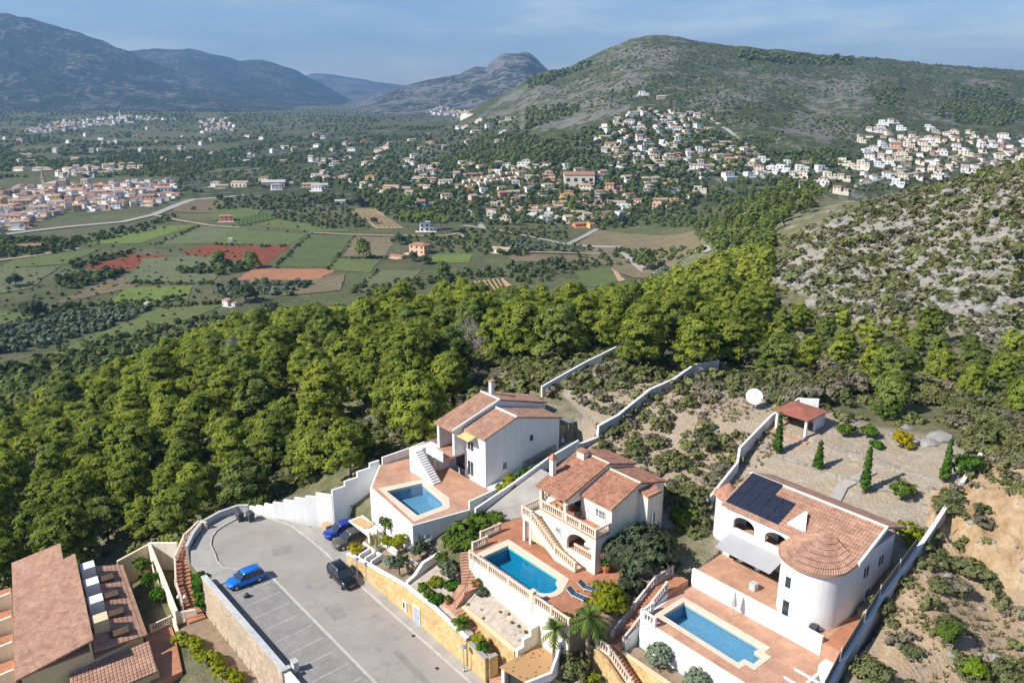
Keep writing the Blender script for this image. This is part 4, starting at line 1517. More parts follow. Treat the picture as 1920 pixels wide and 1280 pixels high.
cand, sx_, sy_, sd_, sz = cand[inview], sx_[inview], sy_[inview], sd_[inview], sz[inview]
grey = r_.uniform(0, 1, len(cand)) < 0.24
lime = (~grey) & (r_.uniform(0, 1, len(cand)) < 0.04)
order = np.argsort(-sz / sd_)
near, far = order[:285], order[285:]
SHRUB_FINE = [leaf_cloud(340 + k, bush_lobes(340 + k, 1.2, 2.0), 80, 14, 0.075, 0.19, 1.3, 0.4) for k in range(6)]
SH = [[leaf_mesh('shrub_leaves', c_, M[mt]) for c_ in SHRUB_FINE] for mt in ('scrub', 'greyscrub', 'lime')]
items = []
for i in near:
    kind_ = 1 if grey[i] else 2 if lime[i] else 0
    o = add_mesh('shrub', SH[kind_][int(rng.integers(6))], None, tuple(cand[i] - np.array([0, 0, .08])), rng.uniform(0, 6.28), (sz[i], sz[i], sz[i] * rng.uniform(0.8, 1.15)))
    o['category'] = 'shrub'
    x, y = sx_[i], sy_[i]
    pl = ('on the bare slope behind the tiled villa' if inside(BARE, x, y) else 'on the stony slope outside the boundary wall' if inside(NEARR, x, y) else 'in the maquis belt above the plots' if inside(DENSE, x, y)
          else 'on the grey rocky slope' if inside(ROCKY, x, y) else 'at the edge of the pine wood' if inside(WOODEDGE, x, y) else 'on the open hillside')
    d = ('large ' if sz[i] > 1.5 else 'low ' if sz[i] < 0.8 else '') + ('greyish dry' if kind_ == 1 else 'yellow-green' if kind_ == 2 else 'dark green') + ' shrub'
    items.append((o, d, pl, x))
ordinal_things(items, 'shrubs of the hillside')
nf = far[sd_[far] < 105]
ff = far[sd_[far] >= 105]
for sel, tm in ((nf, SHRUB), (ff, SHRUB_FAR)):
    for g_, mt in ((False, 'scrub'), (True, 'greyscrub')):
        s_ = sel[grey[sel] == g_]
        if len(s_):
            merged('scrub', tm, cand[s_] - np.array([0, 0, .08]), np.c_[sz[s_], sz[s_]], r_.uniform(0, 6.28, len(s_)), r_.integers(0, len(tm), len(s_)), M[mt], r_.normal(0, .22, len(s_)))
print('shrubs', len(near), len(nf), len(ff))

# dry grass between the shrubs
cand = world_scatter(90000, 48, 170, 47)
gx_, gy_, _ = projv(cand)
ok = (inside(BARE, gx_, gy_) | inside(NEARR, gx_, gy_) | inside(WOODEDGE, gx_, gy_) | inside(DENSE, gx_, gy_)) & ~built(cand[:, 0], cand[:, 1]) & (fbm(cand[:, 0] / 4, cand[:, 1] / 4, 3, 55) > -.05) & ~inside(OCHRE1, gx_, gy_)
cand = cand[ok][:9000]
TUFT = []
for k in range(3):
    r = np.random.default_rng(k)
    V = []
    for _ in range(7):
        a_, h_, s_ = r.uniform(0, 6.28), r.uniform(.15, .4), r.uniform(.05, .3)
        c_, w_ = np.array([cos(a_), sin(a_), 0]), np.array([-sin(a_), cos(a_), 0]) * .05
        V += [c_ * .05 - w_, c_ * .05 + w_, c_ * s_ + w_ * .4 + [0, 0, h_], c_ * s_ - w_ * .4 + [0, 0, h_]]
    TUFT.append((np.array(V), np.arange(28).reshape(-1, 4), np.repeat(r.uniform(.2, .8, 7), 4)))
n_ = len(cand)
s_ = r_.uniform(.5, 1.3, n_)
merged('dry_grass', TUFT, cand, np.c_[s_, s_], r_.uniform(0, 6.28, n_), r_.integers(0, 3, n_), M['straw'], r_.normal(0, .2, n_))

# ================================================================== ROCKS
def rock_cloud(seed, n=2):
    bm = bmesh.new()
    bmesh.ops.create_icosphere(bm, subdivisions=n, radius=1)
    r = np.random.default_rng(seed)
    o3 = r.uniform(0, 50, 3)
    for v in bm.verts:
        p = np.array(v.co)
        k = 0.72 + 0.5 * float(vnoise(np.array([p[0] * 1.3 + o3[0]]), np.array([p[1] * 1.3 + p[2] + o3[1]]), seed)[0]) + 0.45 * float(vnoise(np.array([p[0] * 3.5 + o3[2]]), np.array([p[2] * 3.5 + p[1] * 2]), seed + 3)[0])
        v.co = v.co * k
        v.co.z *= 0.62
    vv = np.array([v.co[:] for v in bm.verts])
    fv = np.array([[v.index for v in f.verts] for f in bm.faces])
    bm.free()
    return vv, fv


ROCK = [rock_cloud(k, 2) for k in range(5)]
ROCK1 = [rock_cloud(10 + k, 1) for k in range(4)]


def merged_tri(name, templ, pts, sc, rots, which, mat, kind='stuff'):
    V, F, off = [], [], 0
    for k, (v, f) in enumerate(templ):
        q = np.where(which == k)[0]
        if not len(q):
            continue
        c, s = np.cos(rots[q])[:, None], np.sin(rots[q])[:, None]
        x = (v[None, :, 0] * c - v[None, :, 1] * s) * sc[q][:, None] + pts[q, 0][:, None]
        y = (v[None, :, 0] * s + v[None, :, 1] * c) * sc[q][:, None] + pts[q, 1][:, None]
        z = v[None, :, 2] * sc[q][:, None] + pts[q, 2][:, None]
        V.append(np.stack([x, y, z], -1).reshape(-1, 3))
        F.append((f[None] + (np.arange(len(q)) * len(v))[:, None, None]).reshape(-1, 3) + off)
        off += len(q) * len(v)
    return np_mesh(name, np.concatenate(V), np.concatenate(F), mat, kind)


cand = world_scatter(60000, 48, 330, 43)
sx_, sy_, sd_ = projv(cand)
pr = np.zeros(len(cand))
rk = inside(ROCKY, sx_, sy_)
pr[rk] = 0.45
pr[inside(BARE, sx_, sy_)] = 0.22
pr[inside(NEARR, sx_, sy_)] = 0.16
pr[inside(DENSE, sx_, sy_)] = 0.05
pr[inside(OCHRE1, sx_, sy_)] = 0.35
pr *= ~built(cand[:, 0], cand[:, 1]) * (cand[:, 2] > -40)
pr *= np.clip(1 + 2.2 * fbm(cand[:, 0] / 11, cand[:, 1] / 11, 3, 99), 0.05, 2.4)
r_ = np.random.default_rng(18)
ok = r_.uniform(0, 1, len(cand)) < pr
cand, sd_, rk, sx_, sy_ = cand[ok], sd_[ok], rk[ok], sx_[ok], sy_[ok]
rs = np.where(rk, r_.gamma(2.2, 0.21, len(cand)), r_.gamma(2, 0.10, len(cand)))
rs = np.clip(rs, 0.12, 2.4)
order = np.argsort(-rs / sd_)
big, rest = order[:70], order[70:]
RME = []
for v, f in ROCK:
    me = bpy.data.meshes.new('boulder')
    me.from_pydata(v.tolist(), [], f.tolist())
    me.materials.append(M['rock'])
    me.update()
    RME.append(me)
items = []
for i in big:
    o = add_mesh('boulder', RME[int(rng.integers(5))], None, tuple(cand[i] - np.array([0, 0, 0.15 * rs[i]])), rng.uniform(0, 6.28), (rs[i],) * 3)
    o['category'] = 'boulder'
    items.append((o, 'pale grey limestone boulder', 'on the rocky slope' if rk[i] else 'lying on the bare soil', sx_[i]))
ordinal_things(items, 'limestone boulders')
nr, fr = rest[sd_[rest] < 120], rest[sd_[rest] >= 120]
if len(nr):
    merged_tri('rubble', ROCK1, cand[nr], rs[nr], r_.uniform(0, 6.28, len(nr)), r_.integers(0, 4, len(nr)), M['rock'])
if len(fr):
    merged_tri('rubble', ROCK1, cand[fr], rs[fr], r_.uniform(0, 6.28, len(fr)), r_.integers(0, 4, len(fr)), M['rock'])
for px, py, s in ((1852, 792, 1.5), (1768, 822, 1.3), (1742, 830, 1.0), (1912, 868, 0.9), (1700, 800, 0.7), (1830, 800, 0.8)):
    p = hit([px], [py])[0]
    o = add_mesh('boulder', RME[int(rng.integers(5))], None, tuple(p - np.array([0, 0, .2])), rng.uniform(0, 6.28), (s, s, s))
    tag(o, f"{'largest' if s > 1.4 else 'rounded' if s > 1.2 else 'squat' if s > .95 else 'pointed' if s > .85 else 'low' if s > .75 else 'small'} grey boulder above the garden's uphill corner", 'boulder', 'boulders by the garden corner')

# ================================================================== TREES OF THE VALLEY
VT = [leaf_cloud(400 + k, bush_lobes(400 + k, 4.2, 4.6), 15, 4, 0.95, 0.75, 1.15, 0.4, puff=.45) for k in range(6)]
VT_FAR = [leaf_cloud(420 + k, bush_lobes(420 + k, 5, 6), 10, 3, 1.5, 1.3, 1.1, 0.5) for k in range(4)]


def mass(name, poly, sx, sy, seed, smin, smax, mat, far=False, thr=None, tmean=0.0, rows=None):
    q = px_scatter(poly, sx, sy, seed)
    r = np.random.default_rng(seed + 1)
    if thr is not None:
        q = q[fbm(q[:, 0] / 70, q[:, 1] / 70, 3, seed) > thr]
    n = len(q)
    if not n:
        return
    s = r.uniform(smin, smax, n)
    tm = VT_FAR if far else VT
    merged(name, tm, q - np.array([0, 0, .2]), np.c_[s, s * r.uniform(.8, 1.15, n)], r.uniform(0, 6.28, n), r.integers(0, len(tm), n), M[mat], r.normal(tmean, .2, n))


mass('olive_grove', [(-20, 612), (110, 590), (270, 573), (292, 583), (180, 622), (-20, 676)], 12, 6.5, 1, .7, .95, 'olive')
mass('olive_grove', [(440, 528), (592, 528), (545, 554), (440, 560), (380, 555)], 15, 7.5, 2, .75, 1.05, 'olive')
mass('olive_grove', [(965, 452), (1125, 466), (1125, 474), (965, 470), (940, 460)], 12, 4.5, 3, .7, .95, 'olive')
mass('olive_grove', [(1130, 552), (1250, 506), (1265, 515), (1160, 575)], 10, 6, 4, .55, .8, 'olive')
mass('valley_scrub', [(-20, 700), (200, 636), (400, 592), (440, 600), (260, 672), (60, 748), (-20, 780)], 14, 8.5, 5, .6, 1.1, 'valleytree', tmean=0.15)
mass('valley_scrub', [(640, 545), (800, 520), (960, 497), (1130, 478), (1160, 500), (1070, 512), (1000, 535), (900, 520), (815, 538), (700, 562)], 14, 7, 6, .5, 1.1, 'valleytree')
mass('valley_scrub', [(860, 432), (1060, 424), (1065, 452), (960, 456), (885, 462)], 12, 6, 7, .6, 1.0, 'valleytree', tmean=.1)
mass('valley_scrub', [(500, 378), (640, 372), (700, 432), (600, 428), (510, 408)], 11, 5.5, 8, .6, 1.1, 'valleytree')
mass('tree_belt', [(108, 522), (228, 505), (232, 512), (150, 542), (108, 540)], 11, 6, 9, .9, 1.3, 'valleytree')
mass('tree_belt', [(326, 506), (440, 494), (476, 498), (470, 508), (420, 518), (340, 516)], 13, 6.5, 10, .8, 1.25, 'valleytree')
mass('tree_belt', [(-20, 446), (60, 446), (150, 452), (130, 474), (-20, 486)], 10, 5, 11, .8, 1.3, 'valleytree')
mass('tree_belt', [(130, 450), (250, 424), (330, 404), (330, 412), (240, 438), (150, 458)], 10, 5, 12, .7, 1.2, 'valleytree')
mass('tree_belt', [(120, 495), (240, 472), (250, 476), (140, 508)], 11, 5, 13, .6, 1.0, 'valleytree')
mass('tree_belt', [(-20, 588), (110, 575), (260, 562), (330, 556), (400, 552), (330, 566), (100, 588)], 15, 7, 14, .5, .9, 'valleytree')
mass('tree_belt', [(330, 375), (640, 362), (650, 374), (540, 396), (340, 396)], 11, 5, 15, .7, 1.2, 'valleytree', thr=-.2)
mass('tree_belt', [(620, 380), (760, 375), (830, 392), (860, 420), (760, 420), (700, 392)], 11, 5.5, 16, .9, 1.5, 'valleytree', tmean=.1)
mass('tree_belt', [(740, 440), (860, 446), (990, 470), (990, 482), (900, 478), (800, 470), (735, 455)], 13, 6.5, 17, .6, 1.1, 'valleytree')
mass('tree_belt', [(1150, 470), (1330, 472), (1290, 486), (1230, 500), (1140, 500)], 14, 8, 18, .7, 1.3, 'valleytree', tmean=.15)
mass('tree_belt', [(1130, 410), (1300, 398), (1330, 430), (1200, 425), (1120, 432)], 11, 5.5, 19, .8, 1.3, 'valleytree', tmean=.1)
mass('valley_woods', [(-30, 232), (640, 232), (860, 240), (780, 262), (640, 280), (560, 310), (400, 330), (-30, 336)], 6.5, 2.7, 20, .6, 1.25, 'valleytree', True, -0.10)
mass('valley_woods', [(-30, 200), (300, 205), (640, 205), (860, 226), (640, 232), (-30, 232)], 7, 2.0, 21, .8, 1.4, 'valleytree', True, -0.2)
mass('valley_woods', [(320, 330), (560, 312), (640, 345), (560, 362), (340, 362)], 10, 4, 22, .5, 1.0, 'valleytree', True, -0.05)
HV = [(555, 335), (640, 282), (720, 255), (830, 252), (890, 225), (960, 222), (1010, 268), (1120, 238), (1200, 205), (1300, 208), (1330, 255), (1430, 280), (1440, 318), (1330, 335), (1290, 398), (1120, 425), (900, 425), (760, 405), (640, 352)]
RV = [(1580, 240), (1660, 222), (1830, 242), (1940, 262), (1940, 310), (1830, 325), (1700, 352), (1600, 365), (1440, 345), (1440, 305), (1560, 288)]
mass('field_bushes', [(-20, 470), (300, 425), (560, 412), (740, 440), (790, 510), (650, 552), (430, 565), (-20, 690)], 22, 10, 50, .25, .55, 'valleytree', thr=.05, tmean=.1)
for q_ in ([(512, 501), (580, 440)], [(613, 503), (666, 442)], [(126, 459), (290, 428)], [(640, 483), (722, 482)], [(190, 572), (300, 574), (430, 566)], [(285, 459), (372, 423)], [(400, 457), (540, 461)], [(655, 551), (706, 507)], [(235, 529), (400, 531)]):
    mass('hedgerow', q_ + [(x_ + 3, y_ + 4) for x_, y_ in q_[::-1]], 7, 3.2, 51 + q_[0][0], .3, .75, 'valleytree', tmean=.05)
mass('village_trees', HV, 10, 6.5, 23, .9, 1.75, 'valleytree', tmean=.12)
mass('village_trees', RV, 13, 8, 24, .6, 1.0, 'valleytree', tmean=.1)
mass('pine_grove', [(820, 305), (880, 262), (960, 250), (1060, 270), (1050, 300), (940, 310), (930, 320), (820, 318)], 9, 5, 25, 1.0, 1.7, 'valleytree', tmean=.3)
mass('pine_grove', [(1270, 255), (1330, 245), (1390, 270), (1380, 285), (1280, 280)], 8, 5, 26, 1.1, 1.7, 'valleytree', tmean=.05)
mass('pine_grove', [(985, 205), (1080, 195), (1090, 208), (1060, 222), (985, 245)], 8, 4, 27, 1.2, 1.8, 'valleytree', tmean=.25)
mass('pine_grove', [(1440, 285), (1570, 282), (1600, 300), (1560, 318), (1440, 312)], 9, 4.5, 28, 1.1, 1.7, 'valleytree', tmean=.2)
mass('pine_grove', [(1630, 170), (1700, 165), (1690, 195), (1640, 200)], 9, 5, 29, 1.2, 1.9, 'valleytree', tmean=.2)
mass('pine_grove', [(1750, 215), (1800, 165), (1880, 170), (1930, 210), (1880, 240), (1800, 232)], 10, 5, 30, 1.1, 1.8, 'valleytree', tmean=.2)
mass('ridge_trees', [(1380, 92), (1500, 104), (1640, 112), (1640, 122), (1500, 124), (1380, 110)], 10, 3.4, 31, 1.0, 2.0, 'valleytree', True, -.15)
mass('ridge_trees', [(990, 150), (1100, 114), (1110, 124), (1010, 165), (990, 175)], 8, 4, 32, .9, 1.6, 'valleytree', True, -.2)
mass('hill_scrub', [(1000, 180), (1200, 80), (1300, 80), (1920, 130), (1940, 230), (1660, 215), (1560, 280), (1440, 280), (1330, 240), (1200, 190), (1100, 215)], 8.5, 4.2, 33, .3, .75, 'valleytree', True, -.25)
# ================================================================== STREET, PLOTS AND HOUSES
from mathutils.geometry import tessellate_polygon
from mathutils import Vector


def slab_hole(mb, outer, holes, z0, z1):
    """flat slab with holes"""
    loops = [outer] + holes
    flat = [p for lp in loops for p in lp]
    tri = tessellate_polygon([[Vector((p[0], p[1], 0)) for p in lp] for lp in loops])
    for t in tri:
        q = [flat[k] for k in t]
        if (q[1][0] - q[0][0]) * (q[2][1] - q[0][1]) - (q[1][1] - q[0][1]) * (q[2][0] - q[0][0]) < 0:
            q = q[::-1]
        mb.face([(p[0], p[1], z1) for p in q])
    for lp in loops:
        n = len(lp)
        for i in range(n):
            j = (i + 1) % n
            mb.face([(*lp[i], z0), (*lp[j], z0), (*lp[j], z1), (*lp[i], z1)])


def arc(ca, cb, r, d0, d1, n):
    return [(ca + r * cos(radians(d0 + (d1 - d0) * k / n)), cb + r * sin(radians(d0 + (d1 - d0) * k / n))) for k in range(n + 1)]


# ---- street
road = [(-20, 24.0), (-77.6, 24.2), (-77.7, 29.0), (-79.0, 26.9), (-80.4, 26.0), (-82.2, 25.9), (-83.9, 26.3), (-86.0, 26.6), (-87.7, 27.4), (-88.8, 28.4), (-89.5, 29.8), (-90.0, 31.6), (-89.3, 33.2), (-87.6, 34.4), (-85.6, 35.3), (-83.6, 35.9), (-79.4, 36.1), (-75.4, 36.2), (-72, 35.95), (-20, 35.95)]
mb = MB()
mb.prism(road, -0.3, 0.0)
build('road', mb, M['asphalt'], kind='structure')
mb = MB()
mb.prism([(-20, 24.05), (-77.5, 24.25), (-77.6, 28.9), (-75.1, 29.5), (-20, 29.6)], 0.001, 0.005)
build('parking_bays', mb, M['bays'], kind='structure')
mb = MB()
mb.prism([(-20, 29.6), (-75.1, 29.5), (-76.6, 29.2), (-76.5, 28.95), (-75.1, 29.2), (-20, 29.3)], 0.001, 0.011)
build('drain_channel', mb, M['kerb'], kind='structure')
for k in range(20):
    a_ = -74.35 + 2.45 * k
    if a_ > -40:
        break
    mb = MB()
    mb.prism([(a_ - 0.14, 25.0), (a_ - 0.02, 25.0), (a_ - 0.12, 28.85), (a_ - 0.24, 28.85)], 0.006, 0.010)
    build('bay_line', mb, M['paint'], kind='structure')
mb = MB()
mb.prism([(-20, 25.45), (-76, 25.45), (-76, 25.55), (-20, 25.55)], 0.006, 0.0095)
build('expansion_joint', mb, M['greydark'], kind='structure')
# pavements with a kerb step
pav = road[2:17] + [(-75.4, 36.2), (-72.2, 35.97)]
outer = [(-72.2, 37.0), (-72.8, 37.4), (-75.5, 37.3), (-79.4, 37.3), (-82.6, 37.4), (-85.0, 36.2), (-87.2, 35.0), (-90.3, 33.8), (-91.2, 32.6), (-91.2, 29.8), (-90.2, 27.4), (-88.6, 26.0), (-86.3, 24.4), (-84, 23.6), (-77.4, 23.6)]
mb = MB()
mb.prism(pav + outer, -0.3, 0.12)
build('pavement', mb, M['concrete'], kind='structure')
mb = MB()
mb.prism([(-72.2, 35.95), (-20, 35.95), (-20, 37.0), (-72.2, 37.0)], -0.3, 0.12)
build('pavement', mb, M['concrete'], kind='structure')
mb = MB()
for p0, p1 in zip(pav[:-1], pav[1:]):
    mb.wall([(p0[0], p0[1], 0.135), (p1[0], p1[1], 0.135)], 0.16, -0.2)
mb.wall([(-72.2, 35.95, 0.135), (-20, 35.95, 0.135)], 0.16, -0.2)
build('kerb', mb, M['kerb'], kind='structure')
mb = MB()
mb.prism([(-72.6, 37.42), (-72.2, 42.2), (-80.0, 42.0), (-80.2, 39.6), (-82.2, 37.5), (-79.4, 37.32)], -0.3, 0.10)
build('driveway', mb, M['concrete'], kind='structure')


def wall_thing(name, label, pts, th, zb, mat, cap=None, step=False, cat='wall', capm=None, part='wall_face', group=None):
    x, y, _ = P(pts[0][0], pts[0][1])
    t = thing(name, label, cat, (x, y, 0), group)
    mb = MB()
    mb.wall(pts, th, zb, step)
    build(part, mb, mat, t)
    if cap:
        mb = MB()
        if step:
            for p0, p1 in zip(pts[:-1], pts[1:]):
                mb.wall([(p0[0], p0[1], p0[2] + cap), (p1[0], p1[1], p0[2] + cap)], th + 0.1, p0[2] + 0.004)
        else:
            mb.wall([(p[0], p[1], p[2] + cap) for p in pts], th + 0.1, [p[2] + 0.004 for p in pts])
        build('coping', mb, capm or mat, t)
    return t


def baluster_row(t, pts, h=0.92, mat='balu', post=True, gap=0.26, name=None):
    """balustrade parts under thing t: rails, posts, and the row of balusters (each a few pixels)"""
    m_ = M[mat]
    rail, bal = MB(), MB()
    rail.wall([(p[0], p[1], p[2] + h) for p in pts], 0.20, [p[2] + h - 0.13 for p in pts])
    rail.wall([(p[0], p[1], p[2] + 0.12) for p in pts], 0.18, [p[2] - 0.02 for p in pts])
    for p0, p1 in zip(pts[:-1], pts[1:]):
        p0, p1 = np.array(p0, float), np.array(p1, float)
        L = np.linalg.norm((p1 - p0)[:2])
        n = max(1, int(L / gap))
        for k in range(n):
            q = p0 + (p1 - p0) * (k + 0.5) / n
            bal.ring_loft([[(q[0] + r * cx, q[1] + r * cy, q[2] + z) for cx, cy in ((-1, -1), (1, -1), (1, 1), (-1, 1))] for r, z in ((.035, .12), (.065, .30), (.03, .62), (.05, h - .13))], cap=False)
        if post:
            m2 = max(1, int(round(L / 2.6)))
            for k in range(m2 + 1):
                if k == m2 and tuple(p1) != tuple(np.array(pts[-1], float)):
                    continue
                q = p0 + (p1 - p0) * k / m2
                pm = MB()
                pm.box(q[0] - .125, q[0] + .125, q[1] - .125, q[1] + .125, q[2] - .03, q[2] + h + .05)
                build('post', pm, m_, t)
    build('rail', rail, m_, t)
    build('balusters', bal, m_, t, kind='stuff')


def balustrade(label, pts, mat='balu', h=0.92, group=None):
    x, y, z = P(*pts[0])
    t = thing('balustrade', label, 'balustrade', (x, y, z), group)
    baluster_row(t, pts, h, mat)
    return t


def stair(mb, p0, p1, w, n, zb):
    """flight from p0 up to p1 (a, b, z), width w, solid down to zb"""
    d = np.array([p1[0] - p0[0], p1[1] - p0[1]], float)
    L = np.linalg.norm(d)
    d /= L
    nn = np.array([-d[1], d[0]]) * w / 2
    for k in range(n):
        s0, s1 = L * k / n, L * (k + 1) / n + 0.02
        z = p0[2] + (p1[2] - p0[2]) * (k + 1) / n
        q = [np.array(p0[:2]) + d * s0 - nn, np.array(p0[:2]) + d * s1 - nn, np.array(p0[:2]) + d * s1 + nn, np.array(p0[:2]) + d * s0 + nn]
        mb.hexa([(c[0], c[1], zb) for c in q], [(c[0], c[1], z) for c in q])


def roof_plane(mb, e0, e1, r1, r0, pitch=0.28, amp=0.055, course=0.42, th=0.14):
    """clay tile slope as corrugated courses: eave e0-e1, ridge r0-r1 (a, b, z)"""
    e0, e1, r0, r1 = [np.array(p, float) for p in (e0, e1, r0, r1)]
    W_ = max(np.linalg.norm(e1 - e0), np.linalg.norm(r1 - r0))
    H_ = np.linalg.norm((r0 + r1) / 2 - (e0 + e1) / 2)
    nc, nr = max(2, int(W_ / pitch)), max(2, int(H_ / course))
    prof = [(0, 0), (.18, .9), (.5, 1.0), (.82, .9)]
    cols = [((c + f) / nc, g) for c in range(nc) for f, g in prof] + [(1.0, 0)]
    for r in range(nr):
        t0, t1 = r / nr, (r + 1) / nr
        rows = []
        for t, lift in ((t0, 0.05), (t1, 0.012)):
            rows.append([mb.pt(tuple((e0 * (1 - t) + r0 * t) * (1 - s) + (e1 * (1 - t) + r1 * t) * s + np.array([0, 0, amp * g + lift]))) for s, g in cols])
        for k in range(len(cols) - 1):
            mb.f.append([rows[0][k], rows[0][k + 1], rows[1][k + 1], rows[1][k]])
            mb.m.append(mb.cm)
    dz = np.array([0, 0, th])
    mb.hexa([tuple(p - dz) for p in (e0, e1, r1, r0)], [tuple(p) for p in (e0, e1, r1, r0)])


def gable(mb, a, b0, z0, bm, zm, b1, z1, zb, th=0.25):
    """wall in plane a from foot zb up to the broken roof line (b0,z0)-(bm,zm)-(b1,z1)"""
    lo = [(a - th / 2, b0, zb), (a + th / 2, b0, zb), (a + th / 2, b1, zb), (a - th / 2, b1, zb)]
    A = [(a - th / 2, b0, zb), (a - th / 2, bm, zb), (a - th / 2, b1, zb), (a - th / 2, b1, z1), (a - th / 2, bm, zm), (a - th / 2, b0, z0)]
    B = [(a + th / 2, p[1], p[2]) for p in A]
    mb.face(A[::-1])
    mb.face(B)
    for i in range(6):
        j = (i + 1) % 6
        mb.face([A[i], A[j], B[j], B[i]])


def arch_wall(mb, plane, c, s0, s1, z0, z1, o0, o1, zs, rise, th=0.3, n=12, zf=None):
    """wall with one arched opening; plane 'b' runs along a at b=c, plane 'a' runs along b at a=c"""
    f = (lambda s, d, z: (s, c + d, z)) if plane == 'b' else (lambda s, d, z: (c + d, s, z))
    zf = z0 if zf is None else zf

    def blk(sa, sb, za, zb):
        q = [(sa, -th / 2), (sb, -th / 2), (sb, th / 2), (sa, th / 2)]
        mb.hexa([f(s, d, za) for s, d in q], [f(s, d, zb) for s, d in q])
    blk(s0, o0, z0, z1)
    blk(o1, s1, z0, z1)
    if zf > z0:
        blk(o0, o1, z0, zf)
    m_, r = (o0 + o1) / 2, (o1 - o0) / 2
    pts = [(m_ - r * cos(pi * k / n), zs + rise * sin(pi * k / n)) for k in range(n + 1)]
    for (sa, za), (sb, zb) in zip(pts[:-1], pts[1:]):
        q = [(sa, -th / 2, za), (sb, -th / 2, zb), (sb, th / 2, zb), (sa, th / 2, za)]
        mb.hexa([f(s, d, z) for s, d, z in q], [f(s, d, z1) for s, d, z in q])


def window(parent, plane, c, s0, s1, z0, z1, out=-1, bars=2, frame='winframe', name='window', grille=False):
    """frame proud of the wall, pane behind, bars; out: side of the wall that it faces"""
    f = (lambda mb, sa, sb, da, db, za, zb: mb.box(sa, sb, min(c + out * da, c + out * db), max(c + out * da, c + out * db), za, zb)) if plane == 'b' else \
        (lambda mb, sa, sb, da, db, za, zb: mb.box(min(c + out * da, c + out * db), max(c + out * da, c + out * db), sa, sb, za, zb))
    fr, pa = MB(), MB()
    t = 0.07
    f(fr, s0, s1, 0.0, 0.07, z0, z0 + t)
    f(fr, s0, s1, 0.0, 0.07, z1 - t, z1)
    f(fr, s0, s0 + t, 0.0, 0.07, z0 + t, z1 - t)
    f(fr, s1 - t, s1, 0.0, 0.07, z0 + t, z1 - t)
    for k in range(1, bars):
        s = s0 + (s1 - s0) * k / bars
        f(fr, s - .03, s + .03, 0.0, 0.065, z0 + t, z1 - t)
    f(fr, s0 - .1, s1 + .1, 0.0, 0.16, z0 - .08, z0 - 0.002)
    w = build(name, fr, M[frame], parent)
    f(pa, s0 + t, s1 - t, 0.005, 0.03, z0 + t, z1 - t)
    build('pane', pa, M['glass'], w)
    if grille:
        g = MB()
        n = int((s1 - s0) / 0.16)
        for k in range(n + 1):
            s = s0 + (s1 - s0) * k / n
            f(g, s - .012, s + .012, 0.20, 0.224, z0 - .05, z1 + .05)
        for z in (z0, (z0 + z1) / 2, z1):
            f(g, s0, s1, 0.198, 0.226, z - .015, z + .015)
        build('grille', g, M['winframe'], w)
    return w


# ---- retaining wall under the parking bays, with its parapet
wall_thing('retaining_wall', 'long beige stone retaining wall under the parking bays', [(-79.0, 23.3, 0.85), (-59.4, 23.45, 0.85)], 0.5, -5.4, M['bstone'], 0.10, capm=M['greywall'], part='stone_face')
wall_thing('retaining_wall', 'smooth cream continuation of the parking retaining wall beyond its corner post', [(-59.2, 23.5, 0.75), (-30, 23.6, 0.75)], 0.5, -5.4, M['cream'], 0.12, capm=M['white'])
mb = MB()
mb.box(-59.45, -59.05, 23.05, 23.9, -5.4, 1.05)
t = thing('corner_post', 'dark stone post ending the beige parking wall', 'post', P(-59.2, 23.5, 0))
build('shaft', mb, M['bstone'], t)
mb = MB()
mb.box(-59.5, -59.0, 23.0, 23.95, 1.055, 1.15)
build('cap', mb, M['greywall'], t)
wall_thing('low_wall', 'weathered pale wall curving around the end of the cul-de-sac', [(-86.4, 24.0, .75), (-88.9, 25.7, .8), (-90.6, 27.3, .85), (-91.5, 29.8, .9), (-91.5, 32.2, .95), (-90.6, 33.3, 1.0)], 0.3, -5.0, M['greywall'], 0.08)
# stepped white wall, parking level up to the white villa's terrace corner
pts, zb_ = [], []
tops = [(-90.4, 33.4, 1.0), (-89.4, 33.9, 1.35), (-88.2, 34.5, 1.9), (-87.0, 35.1, 2.35), (-85.8, 36.0, 2.85), (-84.6, 36.9, 3.35), (-83.4, 37.8, 3.75), (-82.3, 38.7, 4.3), (-80.5, 39.9, 4.8)]
wall_thing('stepped_wall', 'bright white wall stepping up from the cul-de-sac to the pool terrace', tops, 0.3, [-1.0] * 9, M['white'], None, True)
wall_thing('stepped_wall', 'tall white garden wall between the stepped wall and the pool terrace corner', [(-80.4, 39.85, 5.0), (-80.4, 41.6, 5.6), (-80.4, 43.4, 6.3), (-80.4, 45.2, 6.9), (-80.4, 46.6, 7.5)], 0.3, [-0.4, -0.2, 0.6, 2.0, 3.0], M['white'], None, True)

# ---- yellow stone street wall with its planters
yw = [(-72.2, 37.15, 1.25), (-70.5, 37.15, 1.6), (-67.5, 37.15, 2.15), (-65.0, 37.15, 2.55), (-62.3, 37.15, 3.0), (-59.6, 37.15, 3.4), (-55.0, 37.15, 3.45), (-49.8, 37.15, 3.0)]
t = wall_thing('street_wall', 'long yellow stone wall along the pavement with a grey door in it', yw, 0.35, -0.3, M['ystone'], 0.09, capm=M['white'], part='stone_face')
mb = MB()
mb.box(-58.45, -57.45, 36.90, 36.965, 0.12, 2.02)
dr = build('door', mb, M['doorgrey'], t)
mb = MB()
mb.box(-58.55, -58.46, 36.88, 36.968, 0.12, 2.12)
mb.box(-57.44, -57.35, 36.88, 36.968, 0.12, 2.12)
mb.box(-58.55, -57.35, 36.88, 36.968, 2.03, 2.13)
build('door_frame', mb, M['white'], t)
mb = MB()
mb.box(-57.62, -57.55, 36.85, 36.898, 1.0, 1.12)
build('handle', mb, M['black'], dr)
mb = MB()
